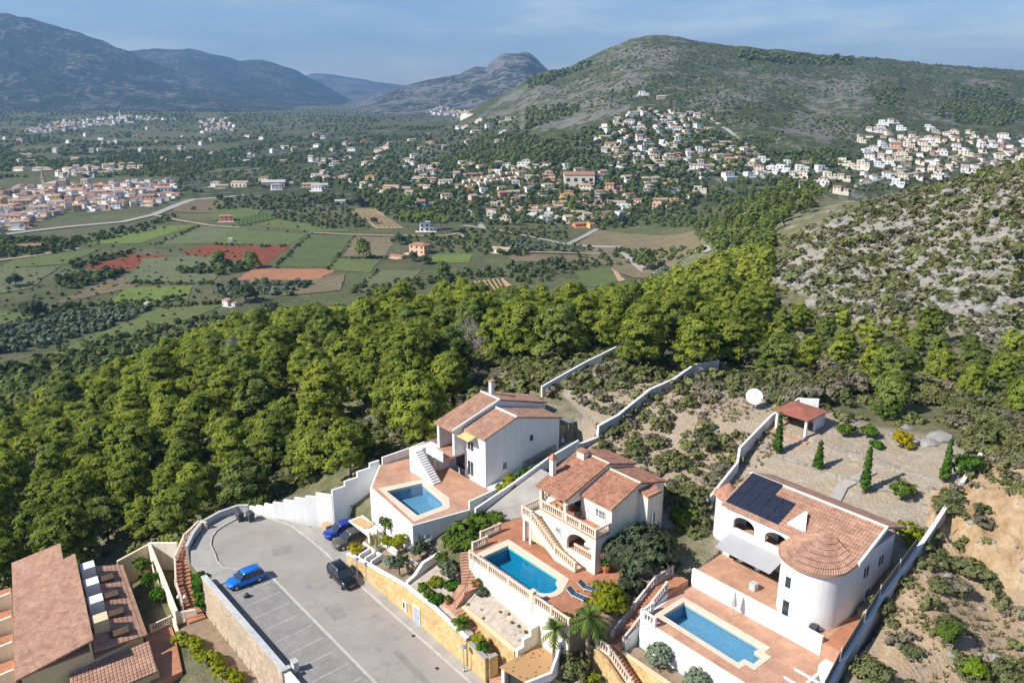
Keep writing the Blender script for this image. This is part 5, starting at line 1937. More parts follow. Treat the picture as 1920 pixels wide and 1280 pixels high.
mb.box(-60.45, -59.75, 36.87, 36.966, 0.5, 1.55)
mt = build('meter_niche', mb, M['white'], t)
mb = MB()
mb.box(-60.35, -60.05, 36.84, 36.869, 0.75, 1.4)
build('meter_door', mb, M['plastic'], mt)
wall_thing('street_wall', 'lower yellow stone planter wall at the foot of the garden steps', [(-49.6, 37.15, 2.75), (-47.0, 37.15, 2.5)], 0.35, -0.3, M['ystone'], 0.09, capm=M['concrete'], part='stone_face')
wall_thing('planter_wall', 'short yellow stone return wall beside the garden steps', [(-47.0, 37.33, 2.48), (-47.0, 38.3, 2.4)], 0.35, -0.3, M['ystone'], 0.09, capm=M['concrete'], part='stone_face')
mb = MB()
mb.prism([(-72, 37.33), (-60.3, 37.33), (-60.3, 39.5), (-72, 39.0)], -0.3, [1.15, 3.1, 3.1, 1.5])
mb.prism([(-72, 39.0), (-60.3, 39.5), (-60.3, 41.9), (-64, 42.2), (-75, 42.2)], -0.3, [1.6, 3.45, 4.0, 3.4, 1.7])
build('garden_soil', mb, M['soil'], kind='structure')
mb = MB()
mb.prism([(-60.0, 37.33), (-50.0, 37.33), (-50.0, 38.05), (-53.5, 38.05), (-55.2, 39.4), (-56.6, 41.6), (-60.0, 41.4)], -0.3, [3.3, 3.0, 3.0, 3.35, 3.8, 4.6, 4.6])
build('garden_soil', mb, M['gravel'], kind='structure')
mb = MB()
mb.prism([(-49.8, 37.33), (-47.2, 37.33), (-47.2, 38.05), (-49.8, 38.05)], -0.3, 2.4)
build('garden_soil', mb, M['gravel'], kind='structure')
# second yellow wall and the rockery bed under the pool wall
wall_thing('bed_wall', 'yellow stone wall holding the rockery bed under the pool wall', [(-53.2, 39.2, 3.65), (-45.4, 39.2, 3.2)], 0.35, -0.3, M['ystone'], 0.10, capm=M['sand'], part='stone_face')
mb = MB()
mb.prism([(-53.4, 39.36), (-45.3, 39.36), (-45.3, 41.65), (-54.6, 41.65), (-54.2, 40.9)], -0.3, [3.55, 3.1, 3.95, 4.9, 4.6])
build('rockery_bed', mb, M['gravel'], kind='structure')
wall_thing('stepped_wall', 'cream stepped wall closing the rockery bed above the garage roof', [(-45.15, 39.1, 3.55), (-45.15, 39.85, 4.3), (-45.15, 40.7, 5.0), (-45.15, 41.66, 5.6)], 0.3, [0, 0, 0, 0], M['cream'], 0.08, True, capm=M['white'])
# plot wall between the two gardens
wall_thing('plot_wall', 'white capped wall dividing the two front gardens', [(-60.15, 37.3, 3.6), (-60.15, 38.3, 4.0), (-60.15, 39.3, 5.0), (-60.15, 41.4, 5.35), (-58.5, 41.75, 4.9)], 0.28, 0.5, M['cream'], 0.08, capm=M['white'])
wall_thing('garden_wall', 'low yellow stone wall with white cap in the white villa garden', [(-63.8, 39.6, 3.75), (-61.7, 39.62, 3.9)], 0.3, 1.0, M['ystone'], 0.08, capm=M['white'])
wall_thing('garden_wall', 'white wall with a sloping top beside the carport', [(-72.1, 39.2, 1.95), (-70.3, 39.1, 2.1), (-67.9, 38.9, 2.5)], 0.25, 0.0, M['white'])
wall_thing('garden_wall', 'thin white planter wall under the pool terrace', [(-72.6, 41.0, 2.5), (-69.3, 40.3, 3.1), (-66.0, 39.9, 3.4)], 0.22, 0.5, M['white'])
for k, (a_, b_, h_) in enumerate(((-69.9, 37.75, 2.1), (-68.6, 37.8, 2.35), (-67.3, 37.85, 2.6))):
    wall_thing('planter_rib', ['leftmost', 'middle', 'rightmost'][k] + ' of three short white ribs stepping behind the street wall', [(a_, 37.35, h_), (a_ - .3, 38.9, h_ + .1)], 0.2, 0.5, M['white'], group='white planter ribs')

# ---- pool walls and decks
deck = [(-55.35, 41.9), (-41.3, 41.9), (-42.6, 44.2), (-42.8, 51.5), (-45.3, 51.5), (-45.3, 49.4), (-53.5, 49.4), (-53.5, 52.4), (-59.4, 52.4), (-59.4, 47.6), (-57.5, 47.5), (-57.5, 44.9), (-56.4, 44.8), (-56.4, 43.0), (-55.35, 43.0)]
pool = [(-54.75, 42.9), (-47.15, 42.9)] + arc(-47.15, 44.35, 1.2, -80, 80, 12) + [(-47.15, 46.2), (-54.75, 46.2)]
cope = [(-55.2, 42.35), (-47.2, 42.35)] + arc(-47.15, 44.35, 1.85, -85, 40, 12) + [(-46.45, 46.85), (-55.65, 47.05), (-55.65, 43.0)]
mb = MB()
slab_hole(mb, deck, [cope], 6.3, 6.8)
build('pool_terrace', mb, M['terra'], kind='structure')


def make_pool(label, pool, cope, z, mt, wt, coping='coping', depth=1.5):
    x, y, _ = P(*pool[0])
    t = thing('swimming_pool', label, 'swimming pool', (x, y, z))
    mb = MB()
    slab_hole(mb, cope, [pool], z - 0.35, z + 0.035)
    build('coping', mb, M[coping], t)
    mb = MB()
    n = len(pool)
    for i in range(n):
        j = (i + 1) % n
        mb.face([(*pool[i], z - 0.352), (*pool[i], z - depth), (*pool[j], z - depth), (*pool[j], z - 0.352)])
    mb.face([(*p, z - depth) for p in pool])
    build('basin', mb, M[mt], t)
    mb = MB()
    mb.face([(*p, z - 0.12) for p in pool])
    build('water', mb, M[wt], t)
    return t


make_pool('clear turquoise pool with rounded end on the terracotta terrace', pool, cope, 6.8, 'pooltile', 'water')
wall_thing('pool_wall', 'tall cream wall under the main pool balustrade', [(-55.4, 41.78, 6.78), (-41.25, 41.78, 6.78)], 0.24, -0.2, M['cream'])
wall_thing('pool_wall', 'short cream wall at the head of the garden steps', [(-55.42, 41.9, 6.78), (-55.42, 43.0, 6.78)], 0.2, 3.0, M['cream'])
balustrade('long cream balustrade beside the turquoise pool', [(-55.35, 41.8, 6.8), (-46.35, 41.8, 6.8)])
balustrade('cream balustrade between the square pillar and the palms', [(-45.75, 41.8, 6.8), (-41.35, 41.8, 6.8)])
t = thing('pillar', 'square stone pillar splitting the pool balustrade', 'pillar', P(-46.05, 41.75, 6.8))
mb = MB()
mb.box(-46.27, -45.83, 41.6, 42.05, 5.9, 7.95)
build('shaft', mb, M['balu'], t)
mb = MB()
mb.box(-46.32, -45.78, 41.55, 42.1, 7.955, 8.03)
build('cap', mb, M['coping'], t)
balustrade('short cream balustrade at the top of the garden steps', [(-56.4, 43.0, 6.8), (-56.4, 44.75, 6.8)])
balustrade('short cream balustrade on the terrace edge nearest the dark garden tree', [(-57.5, 44.9, 6.8), (-57.5, 47.4, 6.8)])
# ---- garden steps from the street to the pool terrace
mb = MB()
stair(mb, (-54.3, 40.9, 4.85), (-56.6, 42.4, 6.75), 1.5, 11, 3.0)
mb.prism([(-54.9, 39.9), (-53.5, 39.6), (-53.3, 41.3), (-54.6, 41.6)], 3.0, 4.85)
stair(mb, (-54.1, 38.5, 3.55), (-54.15, 40.0, 4.82), 1.3, 8, 2.0)
mb.prism([(-55.0, 38.1), (-52.9, 38.08), (-52.9, 39.02), (-54.9, 39.0)], 2.0, 3.56)
stair(mb, (-49.4, 38.55, 2.2), (-52.95, 38.55, 3.5), 0.9, 8, 0.0)
stair(mb, (-47.4, 38.6, 0.4), (-49.45, 38.56, 2.18), 0.9, 10, -0.2)
build('garden_steps', mb, M['terralight'], thing('garden_stairway', 'pinkish garden steps climbing from street to pool terrace', 'stairs', P(-54, 39.5, 3.5)))
mb = MB()
mb.prism([(-47.5, 37.35), (-45.3, 37.35), (-45.3, 39.0), (-47.5, 39.0)], -0.2, 0.35)
build('entry_path', mb, M['terralight'], kind='structure')
for k, (pp, lab) in enumerate((([(-53.3, 39.6, 4.9), (-54.4, 41.9, 6.8)], 'thin black handrail on the upper garden steps'), ([(-53.4, 38.4, 3.6), (-53.3, 39.9, 4.9)], 'thin black handrail on the middle garden steps'))):
    t = thing('handrail', lab, 'handrail', P(*pp[0]))
    mb = MB()
    mb.tube([(p[0], p[1], p[2] + .9) for p in pp], 0.025, 5)
    build('rail', mb, M['black'], t)
    for p in (pp[0], pp[1]):
        mb = MB()
        mb.tube([p, (p[0], p[1], p[2] + .9)], 0.02, 5)
        build('upright', mb, M['black'], t)

# ---- garage with patterned roof
t = thing('garage', 'low cream garage with a brown dotted roof terrace beside the palms', 'garage', P(-43.5, 39.5, 0))
mb = MB()
mb.box(-45.0, -44.75, 37.4, 41.6, 0, 2.86)
mb.box(-42.2, -41.95, 38.6, 41.6, 0, 2.86)
mb.box(-44.75, -42.2, 41.3, 41.6, 0, 2.86)
mb.box(-45.0, -44.6, 37.2, 37.399, 0, 2.86)
build('wall', mb, M['cream'], t)
mb = MB()
mb.prism([(-45.0, 37.0), (-42.0, 37.5), (-41.3, 39.7), (-42.3, 41.62), (-45.0, 41.64)], 2.86, 3.0)
build('roof', mb, M['hexpave'], t)
mb = MB()
mb.wall([(-41.95, 37.3, 3.12), (-41.2, 39.6, 3.4), (-41.35, 40.4, 4.6), (-42.2, 41.64, 5.0)], 0.22, [2.6] * 4)
build('parapet', mb, M['white'], t)
mb = MB()
mb.box(-44.6, -42.2, 37.7, 37.78, 0.05, 2.8)
build('garage_door', mb, M['black'], t)

# ---- the tiled villa
D = 6.8
t = thing('villa', 'cream two storey villa with orange tiled roofs behind the turquoise pool', 'house', P(-49.3, 53, D))
w = MB()
arch_wall(w, 'b', 49.35, -49.8, -45.38, D, 10.62, -49.25, -45.82, 8.75, 1.3, 0.3, 14, 7.92)
w.box(-53.3, -49.8, 49.2, 49.5, D, 10.62)
arch_wall(w, 'a', -45.52, 49.5, 51.35, D, 10.62, 49.85, 51.1, 8.7, 0.75, 0.28, 10, 7.92)
w.box(-45.66, -45.4, 51.35, 52.2, D, 10.62)
w.box(-53.3, -53.05, 49.5, 52.6, D, 10.62)
w.box(-49.8, -45.66, 52.0, 52.25, D, 10.62)
w.box(-49.95, -49.8, 49.5, 52.0, D, 10.62)
gable(w, -45.4, 51.2, 13.12, 55.06, 14.55, 58.9, 13.45, 4.0)
w.box(-49.4, -45.525, 51.2, 51.45, 10.75, 13.15)
gable(w, -53.2, 52.3, 13.12 + 1.0, 55.0, 15.1, 59.0, 13.85, 4.0)
gable(w, -49.4, 49.2, 13.1, 55.0, 15.12, 59.0, 13.9, 12.6, 0.2)
w.box(-49.5, -49.3, 51.46, 55.0, 10.76, 12.6)
w.box(-53.07, -49.5, 52.5, 52.75, 10.76, 14.1)
w.box(-53.0, -45.6, 58.6, 58.85, 4.0, 13.4)
build('wall', w, M['cream'], t)
mb = MB()
mb.prism([(-53.35, 49.15), (-45.36, 49.15), (-45.36, 51.3), (-49.4, 51.3), (-49.4, 52.5), (-53.35, 52.5)], 10.62, 10.76)
build('terrace_floor', mb, M['terra'], t)
mb = MB()
mb.box(-49.8, -45.66, 49.5, 52.0, 7.80, 7.92)
build('porch_floor', mb, M['terra'], t)
for a_ in (-53.12, -49.65):
    mb = MB()
    mb.box(a_ - .17, a_ + .17, 49.18, 49.52, 10.62, 13.05)
    build('pillar', mb, M['balu'], t)
mb = MB()
mb.box(-53.3, -49.5, 49.1, 49.45, 13.03, 13.2)
build('lintel', mb, M['white'], t)
tw = MB()
tw.box(-45.27, -44.15, 55.1, 56.9, 5.0, 13.55)
tw = build('stair_tower', tw, M['cream'], t)
mb = MB()
roof_plane(mb, (-44.0, 54.95, 13.62), (-44.0, 57.05, 13.62), (-45.26, 57.05, 13.95), (-45.26, 54.95, 13.95))
build('tower_roof', mb, M['roof'], tw)
window(tw, 'a', -44.15, 55.7, 56.3, 10.4, 11.7, 1, 1, grille=True)
for nm_, e0, e1, r1, r0 in (('roof', (-53.65, 48.85, 13.22), (-49.25, 48.85, 13.22), (-49.25, 55.0, 15.25), (-53.65, 55.0, 15.25)),
                            ('roof', (-49.25, 59.3, 13.95), (-53.65, 59.3, 13.95), (-53.65, 55.04, 15.25), (-49.25, 55.04, 15.25)),
                            ('roof', (-49.28, 50.95, 13.25), (-45.1, 50.95, 13.25), (-45.1, 55.02, 14.7), (-49.28, 55.02, 14.7)),
                            ('roof', (-45.1, 59.2, 13.55), (-49.24, 59.2, 13.55), (-49.24, 55.06, 14.7), (-45.1, 55.06, 14.7))):
    mb = MB()
    roof_plane(mb, e0, e1, r1, r0)
    build(nm_, mb, M['roof'], t)
for a0, a1, b_, z_ in ((-53.65, -49.25, 55.02, 15.3), (-49.24, -45.1, 55.04, 14.75)):
    mb = MB()
    mb.tube([(a0, b_, z_), (a1, b_, z_)], 0.11, 6)
    build('ridge_cap', mb, M['coping'], t)
ch = MB()
ch.box(-53.4, -52.9, 50.6, 51.1, 13.0, 15.7)
ch = build('chimney', ch, M['white'], t)
mb = MB()
mb.ring_loft([[(-53.15 + r * x, 50.85 + r * y, z) for x, y in ((-1, -1), (1, -1), (1, 1), (-1, 1))] for r, z in ((.36, 15.71), (.36, 15.8), (.12, 16.2), (.05, 16.3))])
build('chimney_cap', mb, M['roof'], ch)
ch = MB()
ch.box(-52.9, -51.9, 54.0, 54.7, 14.6, 15.75)
ch = build('chimney', ch, M['cream'], t)
mb = MB()
mb.box(-53.0, -51.8, 53.9, 54.8, 15.752, 15.86)
build('chimney_cap', mb, M['roof'], ch)
window(t, 'b', 51.2, -47.35, -46.05, 11.65, 12.62, -1, 3, grille=True)
window(t, 'b', 49.2, -50.8, -50.1, 9.0, 9.75, -1, 2, grille=True)
mb = MB()
mb.box(-49.05, -48.25, 51.12, 51.198, 10.77, 12.8)
dr = build('door', mb, M['winframe'], t)
mb = MB()
mb.box(-48.42, -48.34, 51.08, 51.119, 11.7, 11.85)
build('handle', mb, M['black'], dr)
mb = MB()
mb.box(-52.6, -50.0, 52.42, 52.498, 10.78, 12.9)
gd = build('glass_doors', mb, M['glass'], t)
mb = MB()
for a_ in (-52.6, -51.75, -50.9, -50.05):
    mb.box(a_ - .03, a_ + .05, 52.38, 52.419, 10.78, 12.9)
build('frame', mb, M['greydark'], gd)
bl = thing('balustrade', 'villa terrace balustrade above the arched porch', 'balustrade', P(-53.1, 49.25, 10.76))
baluster_row(bl, [(-52.9, 49.25, 10.76), (-49.85, 49.25, 10.76)], mat='balu')
baluster_row(bl, [(-49.4, 49.25, 10.76), (-45.45, 49.25, 10.76), (-45.45, 51.15, 10.76)], mat='balu')
bl = thing('balustrade', 'small porch balustrade inside the villa arch', 'balustrade', P(-48.3, 49.35, 7.92))
baluster_row(bl, [(-48.35, 49.35, 7.92), (-45.85, 49.35, 7.92)], mat='balu', post=False)
baluster_row(bl, [(-45.52, 49.9, 7.92), (-45.52, 51.05, 7.92)], mat='balu', post=False)
# outside stairs of the villa
t = thing('outside_stairs', 'cream outside staircase along the villa front with balustrade', 'stairs', P(-50, 48.6, D))
st_ = MB()
stair(st_, (-46.95, 48.65, D), (-49.7, 48.65, 7.6), 0.98, 5, D - .05)
stair(st_, (-49.7, 48.65, 7.6), (-53.3, 48.65, 9.85), 0.98, 13, D + .6)
build('steps', st_, M['sand'], t)
mb = MB()
mb.prism([(-54.65, 48.05), (-53.25, 48.05), (-53.25, 49.18), (-53.35, 50.6), (-54.65, 50.6)], 9.3, 9.86)
stair(mb, (-54.0, 50.3, 9.86), (-54.0, 51.6, 10.7), 1.2, 5, 9.0)
build('landing', mb, M['cream'], t)
mb = MB()
mb.wall([(-46.95, 48.1, 7.0), (-49.75, 48.1, 7.5), (-53.3, 48.1, 9.75)], 0.14, [D, D, D + 1.9])
build('side_wall', mb, M['cream'], t)
for a_, b_ in ((-53.5, 48.2), (-54.45, 48.2), (-54.45, 50.3)):
    mb = MB()
    mb.box(a_ - .14, a_ + .14, b_ - .1, b_ + .18, D, 9.3)
    build('column', mb, M['white'], t)
baluster_row(t, [(-46.95, 48.1, 6.95), (-49.75, 48.1, 7.5), (-53.25, 48.1, 9.8), (-54.6, 48.1, 9.86), (-54.6, 50.5, 9.9), (-54.6, 51.8, 10.7)], mat='balu')
# ramp and walls on the left of the tiled villa
mb = MB()
mb.prism([(-59.35, 47.7), (-57.6, 52.0), (-53.6, 52.4), (-54.5, 57.0), (-61.6, 57.0), (-61.6, 48.5)], 6.2, [6.82, 6.9, 8.6, 9.6, 9.4, 7.0])
build('side_ramp', mb, M['concrete'], kind='structure')
wall_thing('plot_wall', 'white wall between the ramp and the white villa garden', [(-61.7, 47.4, 7.7), (-61.9, 53.0, 8.8), (-62.0, 58.5, 10.2), (-62.0, 63.5, 11.0)], 0.25, 5.0, M['white'])
wall_thing('hill_wall', 'pale ribbed wall stepping uphill behind the tiled villa', [(-62.0, 63.6, 10.4), (-61.8, 66.6, 10.5), (-61.8, 66.7, 12.0), (-61.6, 70.0, 12.6), (-62.3, 74.5, 13.4), (-62.4, 77.0, 14.1), (-61.7, 81.0, 14.8), (-62.3, 86.0, 15.5), (-60.4, 89.0, 15.9)], 0.25, [8.5, 9, 9, 10, 11, 11.5, 12.5, 13, 14], M['greywall'], 0.07, capm=M['white'])
wall_thing('hill_wall', 'long straight white wall climbing the scrub above the white villa', [(-74.6, 69.0, 13.0), (-74.6, 77.0, 14.6), (-74.6, 84.6, 15.7), (-73.5, 86.6, 15.8)], 0.25, [10, 11, 12.5, 13], M['white'])

# ---- furniture and small things of the terrace
def make_lounger(a, b, rot, label):
    t = thing('sun_lounger', label, 'sun lounger', P(a, b, D), 'loungers by the pool')
    t.rotation_euler = (0, 0, rot)
    mb = MB(world=True)
    mb.hexa([(-.3, -.95, .30), (.3, -.95, .30), (.3, .35, .30), (-.3, .35, .30)], [(-.3, -.95, .36), (.3, -.95, .36), (.3, .35, .36), (-.3, .35, .36)])
    build('seat', mb, M['lounger'], t, local=True)
    mb = MB(world=True)
    mb.hexa([(-.3, .36, .30), (.3, .36, .30), (.3, .95, .72), (-.3, .95, .72)], [(-.3, .34, .36), (.3, .34, .36), (.3, .93, .78), (-.3, .93, .78)])
    build('backrest', mb, M['lounger'], t, local=True)
    mb = MB(world=True)
    for x in (-.34, .34):
        mb.tube([(x, -.98, .33), (x, .36, .33), (x, .97, .76)], .028, 5)
    build('frame', mb, M['winframe'], t, local=True)
    for x in (-.34, .34):
        for y in (-.8, .3):
            mb = MB(world=True)
            mb.tube([(x, y, 0), (x, y, .33)], .025, 5)
            build('leg', mb, M['winframe'], t, local=True)


make_lounger(-44.0, 46.9, TH + 1.9, 'blue and white sun lounger farther from the balustrade')
make_lounger(-43.9, 45.3, TH + 1.75, 'blue and white sun lounger nearer the balustrade')


def pot(a, b, z, s, label, plant=None):
    t = thing('plant_pot', label, 'plant pot', P(a, b, z), 'terracotta pots')
    x, y, _ = P(a, b)
    mb = MB(world=True)
    mb.lathe((x, y, z), [(.16 * s, 0), (.26 * s, .3 * s), (.29 * s, .45 * s), (.24 * s, .45 * s), (.22 * s, .38 * s)], 10)
    build('pot', mb, M['pot'], t)
    me = leaf_mesh('pot_plant', leaf_cloud(int(abs(a * 100)) % 997, [(0, 0, .55 * s, .24 * s, .22 * s)], 14, 6, 0.07 * s, .1 * s), M[plant or 'garden'])
    add_mesh('plant', me, t)


pot(-53.5, 41.3, 4.85, 1.1, 'terracotta pot on the landing below the pool wall')
pot(-53.7, 40.9, 4.85, .8, 'small terracotta pot beside the bigger landing pot')
pot(-54.6, 38.4, 3.56, 1.2, 'terracotta pot on the lower landing of the garden steps')
pot(-54.9, 38.7, 3.56, .9, 'small terracotta pot at the corner of the lower landing')
pot(-57.0, 41.9, 4.7, 1.0, 'terracotta pot left of the upper garden steps')
pot(-45.0, 50.4, D, 1.7, 'tall terracotta urn beside the villa corner')
t = thing('barbecue', 'black covered barbecue on the upper terrace', 'barbecue', P(-49.0, 50.4, 10.76))
mb = MB()
mb.box(-49.3, -48.75, 50.2, 50.7, 11.2, 11.7)
build('body', mb, M['black'], t)
mb = MB()
for da in (-.25, .2):
    for db in (-.18, .25):
        mb.box(-49.02 + da - .03, -49.02 + da + .03, 50.42 + db - .03, 50.42 + db + .03, 10.76, 11.199)
build('legs', mb, M['metal'], t)
t = thing('terrace_table', 'pale table with chairs under the covered upper terrace', 'table', P(-51.3, 50.6, 10.76))
mb = MB()
mb.box(-52.0, -50.6, 50.2, 51.0, 11.45, 11.51)
build('tabletop', mb, M['plank'], t)
for a_, b_ in ((-51.95, 50.25), (-50.65, 50.25), (-51.95, 50.95), (-50.65, 50.95)):
    mb = MB()
    mb.box(a_ - .03, a_ + .03, b_ - .03, b_ + .03, 10.76, 11.449)
    build('leg', mb, M['plank'], t)
for k, (a_, b_) in enumerate(((-51.7, 49.9), (-50.9, 49.9), (-51.7, 51.4), (-50.9, 51.4))):
    c = thing('terrace_chair', ['left chair on the balustrade side of the terrace table', 'right chair on the balustrade side of the terrace table', 'left chair on the house side of the terrace table', 'right chair on the house side of the terrace table'][k], 'chair', P(a_, b_, 10.76), 'chairs on the covered terrace')
    mb = MB()
    mb.box(a_ - .22, a_ + .22, b_ - .2, b_ + .2, 11.17, 11.22)
    build('seat', mb, M['plank'], c)
    mb = MB()
    s = 1 if b_ > 50.6 else -1
    mb.box(a_ - .22, a_ + .22, b_ + s * .2 - .02, b_ + s * .2 + .02, 11.221, 11.65)
    build('backrest', mb, M['plank'], c)
    for da in (-.19, .19):
        for db in (-.17, .17):
            mb = MB()
            mb.box(a_ + da - .02, a_ + da + .02, b_ + db - .02, b_ + db + .02, 10.76, 11.169)
            build('leg', mb, M['plank'], c)
t = thing('porch_table', 'white round table inside the villa arch', 'table', P(-47.4, 50.6, 7.92))
x, y, _ = P(-47.4, 50.6)
mb = MB(world=True)
mb.lathe((x, y, 8.62), [(.02, 0), (.6, 0), (.6, .05), (.02, .05)], 14)
build('tabletop', mb, M['dish'], t)
mb = MB(world=True)
mb.lathe((x, y, 7.92), [(.25, 0), (.25, .04), (.05, .06), (.05, .69)], 8)
build('pedestal', mb, M['dish'], t)
# ================================================================== WHITE VILLA (left of the tiled villa)
DL = 6.5
deckL = [(-79.8, 46.5), (-75.3, 42.5), (-65.0, 41.5), (-63.8, 48.0), (-63.8, 52.4), (-66.4, 52.6), (-74, 52.6), (-74, 56.5), (-79.4, 56.0)]
poolL = [(-73.3, 43.3), (-66.3, 42.9), (-66.2, 46.4), (-67.5, 47.0), (-72.3, 47.6)]
copeL = [(-74.6, 42.9), (-65.4, 41.9), (-65.3, 46.6), (-67.2, 47.9), (-73.0, 48.4)]
mb = MB()
slab_hole(mb, deckL, [copeL], 6.1, DL)
build('pool_terrace', mb, M['terralight'], kind='structure')
make_pool('pale blue angular pool on the white villa terrace', poolL, copeL, DL, 'poolpale', 'waterpale')
wall_thing('pool_wall', 'tall white wall under the pale blue angular pool', [(-79.9, 46.45, 6.48), (-75.35, 42.4, 6.48), (-64.95, 41.4, 6.48), (-63.7, 48.0, 6.48)], 0.24, 0.2, M['white'])
wall_thing('terrace_wall', 'white parapet along the uphill edge of the white villa terrace', [(-79.8, 46.7, 7.45), (-79.5, 51.5, 7.7), (-79.3, 56.0, 8.3), (-74.0, 57.0, 8.8)], 0.25, 4.0, M['white'])
wall_thing('terrace_wall', 'low white wall between the white villa terrace and citrus bed', [(-63.7, 48.1, 7.5), (-63.75, 52.4, 7.7)], 0.22, 4.5, M['white'])
t = thing('villa', 'tall white villa with pale tiled gable roofs above the angular pool', 'house', P(-70.2, 58, DL))
w = MB()
gable(w, -66.6, 52.7, 12.7, 57.4, 14.1, 64.6, 12.2, 5.5)
gable(w, -73.9, 51.2, 12.9, 58.2, 14.9, 66.0, 12.6, 5.5)
gable(w, -70.6, 51.2, 12.9, 58.2, 14.9, 65.9, 12.5, 9.6, 0.2)
w.box(-70.5, -66.73, 52.7, 52.95, 5.5, 12.75)
w.box(-73.77, -70.5, 53.6, 53.85, 5.5, 12.8)
w.box(-73.7, -66.8, 64.2, 64.45, 5.5, 12.2)
for a_ in (-73.75, -70.75):
    w.box(a_ - .15, a_ + .15, 51.2, 51.5, 9.6, 12.7)
build('wall', w, M['white'], t)
for e0, e1, r1, r0 in (((-74.2, 50.9, 12.85), (-70.5, 50.9, 12.85), (-70.5, 58.2, 15.0), (-74.2, 58.2, 15.0)), ((-70.5, 66.3, 12.6), (-74.2, 66.3, 12.6), (-74.2, 58.25, 15.0), (-70.5, 58.25, 15.0)),
                       ((-70.45, 52.4, 12.75), (-66.3, 52.4, 12.75), (-66.3, 57.4, 14.25), (-70.45, 57.4, 14.25)), ((-66.3, 65.0, 12.15), (-70.45, 65.0, 12.15), (-70.45, 57.45, 14.25), (-66.3, 57.45, 14.25))):
    mb = MB()
    roof_plane(mb, e0, e1, r1, r0)
    build('roof', mb, M['roofpale'], t)
mb = MB()
mb.tube([(-70.45, 57.42, 14.3), (-66.3, 57.42, 14.3)], 0.14, 6)
mb.tube([(-70.48, 51.0, 12.95), (-70.48, 58.2, 15.08)], 0.13, 6)
mb.tube([(-74.2, 58.22, 15.06), (-70.5, 58.22, 15.06)], 0.13, 6)
build('ridge_cap', mb, M['white'], t)
mb = MB()
mb.box(-73.6, -73.1, 59.0, 59.5, 14.0, 16.4)
c_ = build('chimney', mb, M['white'], t)
mb = MB()
mb.box(-73.7, -73.0, 58.9, 59.6, 16.402, 16.52)
build('chimney_cap', mb, M['roofpale'], c_)
mb = MB()
mb.prism([(-74.0, 49.6), (-70.6, 49.6), (-70.6, 53.6), (-74.0, 53.6)], 9.35, 9.55)
build('upper_terrace', mb, M['terralight'], t)
mb = MB()
mb.wall([(-74.0, 49.6, 10.5), (-70.6, 49.6, 10.5)], .2, 9.3)
build('terrace_parapet', mb, M['white'], t)
mb = MB()
stair(mb, (-71.0, 48.9, DL), (-74.9, 48.9, 9.5), 1.1, 14, DL - .1)
mb.prism([(-75.9, 48.3), (-74.9, 48.3), (-74.9, 50.5), (-74.05, 50.5), (-74.05, 51.6), (-75.9, 51.6)], 6.4, 9.54)
build('outside_steps', mb, M['white'], t)
window(t, 'b', 52.7, -69.9, -68.6, 10.3, 11.6, -1, 2)
window(t, 'b', 52.7, -69.9, -68.7, 7.0, 9.0, -1, 2)
window(t, 'a', -66.47, 59.5, 60.2, 10.4, 11.3, 1, 1)
window(t, 'a', -66.47, 55.2, 56.0, 8.0, 8.9, 1, 1)
mb = MB()
mb.box(-73.3, -71.0, 53.50, 53.598, 9.6, 11.8)
build('glass_doors', mb, M['glass'], t)
mb = MB()
mb.box(-73.4, -71.2, 53.50, 53.598, 6.6, 8.9)
build('lower_doors', mb, M['glass'], t)
mb = MB()
mb.hexa([(-70.3, 51.4, 12.2), (-68.0, 51.4, 12.2), (-68.0, 52.68, 12.55), (-70.3, 52.68, 12.55)], [(-70.3, 51.4, 12.24), (-68.0, 51.4, 12.24), (-68.0, 52.68, 12.6), (-70.3, 52.68, 12.6)])
build('awning', mb, M['yellowhouse'], t)
mb = MB()
mb.prism([(-66.4, 52.8), (-63.9, 52.6), (-62.2, 54), (-62.2, 58), (-66.4, 60)], 6.2, [6.6, 6.8, 6.9, 7.3, 7.4])
mb.prism([(-66.4, 60.01), (-62.2, 58.01), (-62.2, 67.0), (-66.4, 67.0)], 6.2, [7.4, 7.3, 8.4, 8.4])
build('side_path', mb, M['white'], kind='structure')
wall_thing('retaining_wall', 'low rubble wall along the side path of the white villa', [(-66.25, 58.5, 8.0), (-66.25, 63.8, 8.8)], 0.2, 6.8, M['rubble'])
t = thing('shed', 'grey lean-to shed behind the white villa gable', 'shed', P(-68.5, 67, 8))
mb = MB()
mb.box(-70.8, -66.8, 66.0, 69.0, 6.5, 10.6)
build('wall', mb, M['sand'], t)
mb = MB()
mb.hexa([(-71, 65.8, 10.9), (-66.5, 65.8, 10.9), (-66.5, 69.2, 10.62), (-71, 69.2, 10.62)], [(-71, 65.8, 11.0), (-66.5, 65.8, 11.0), (-66.5, 69.2, 10.72), (-71, 69.2, 10.72)])
build('roof', mb, M['greydark'], t)

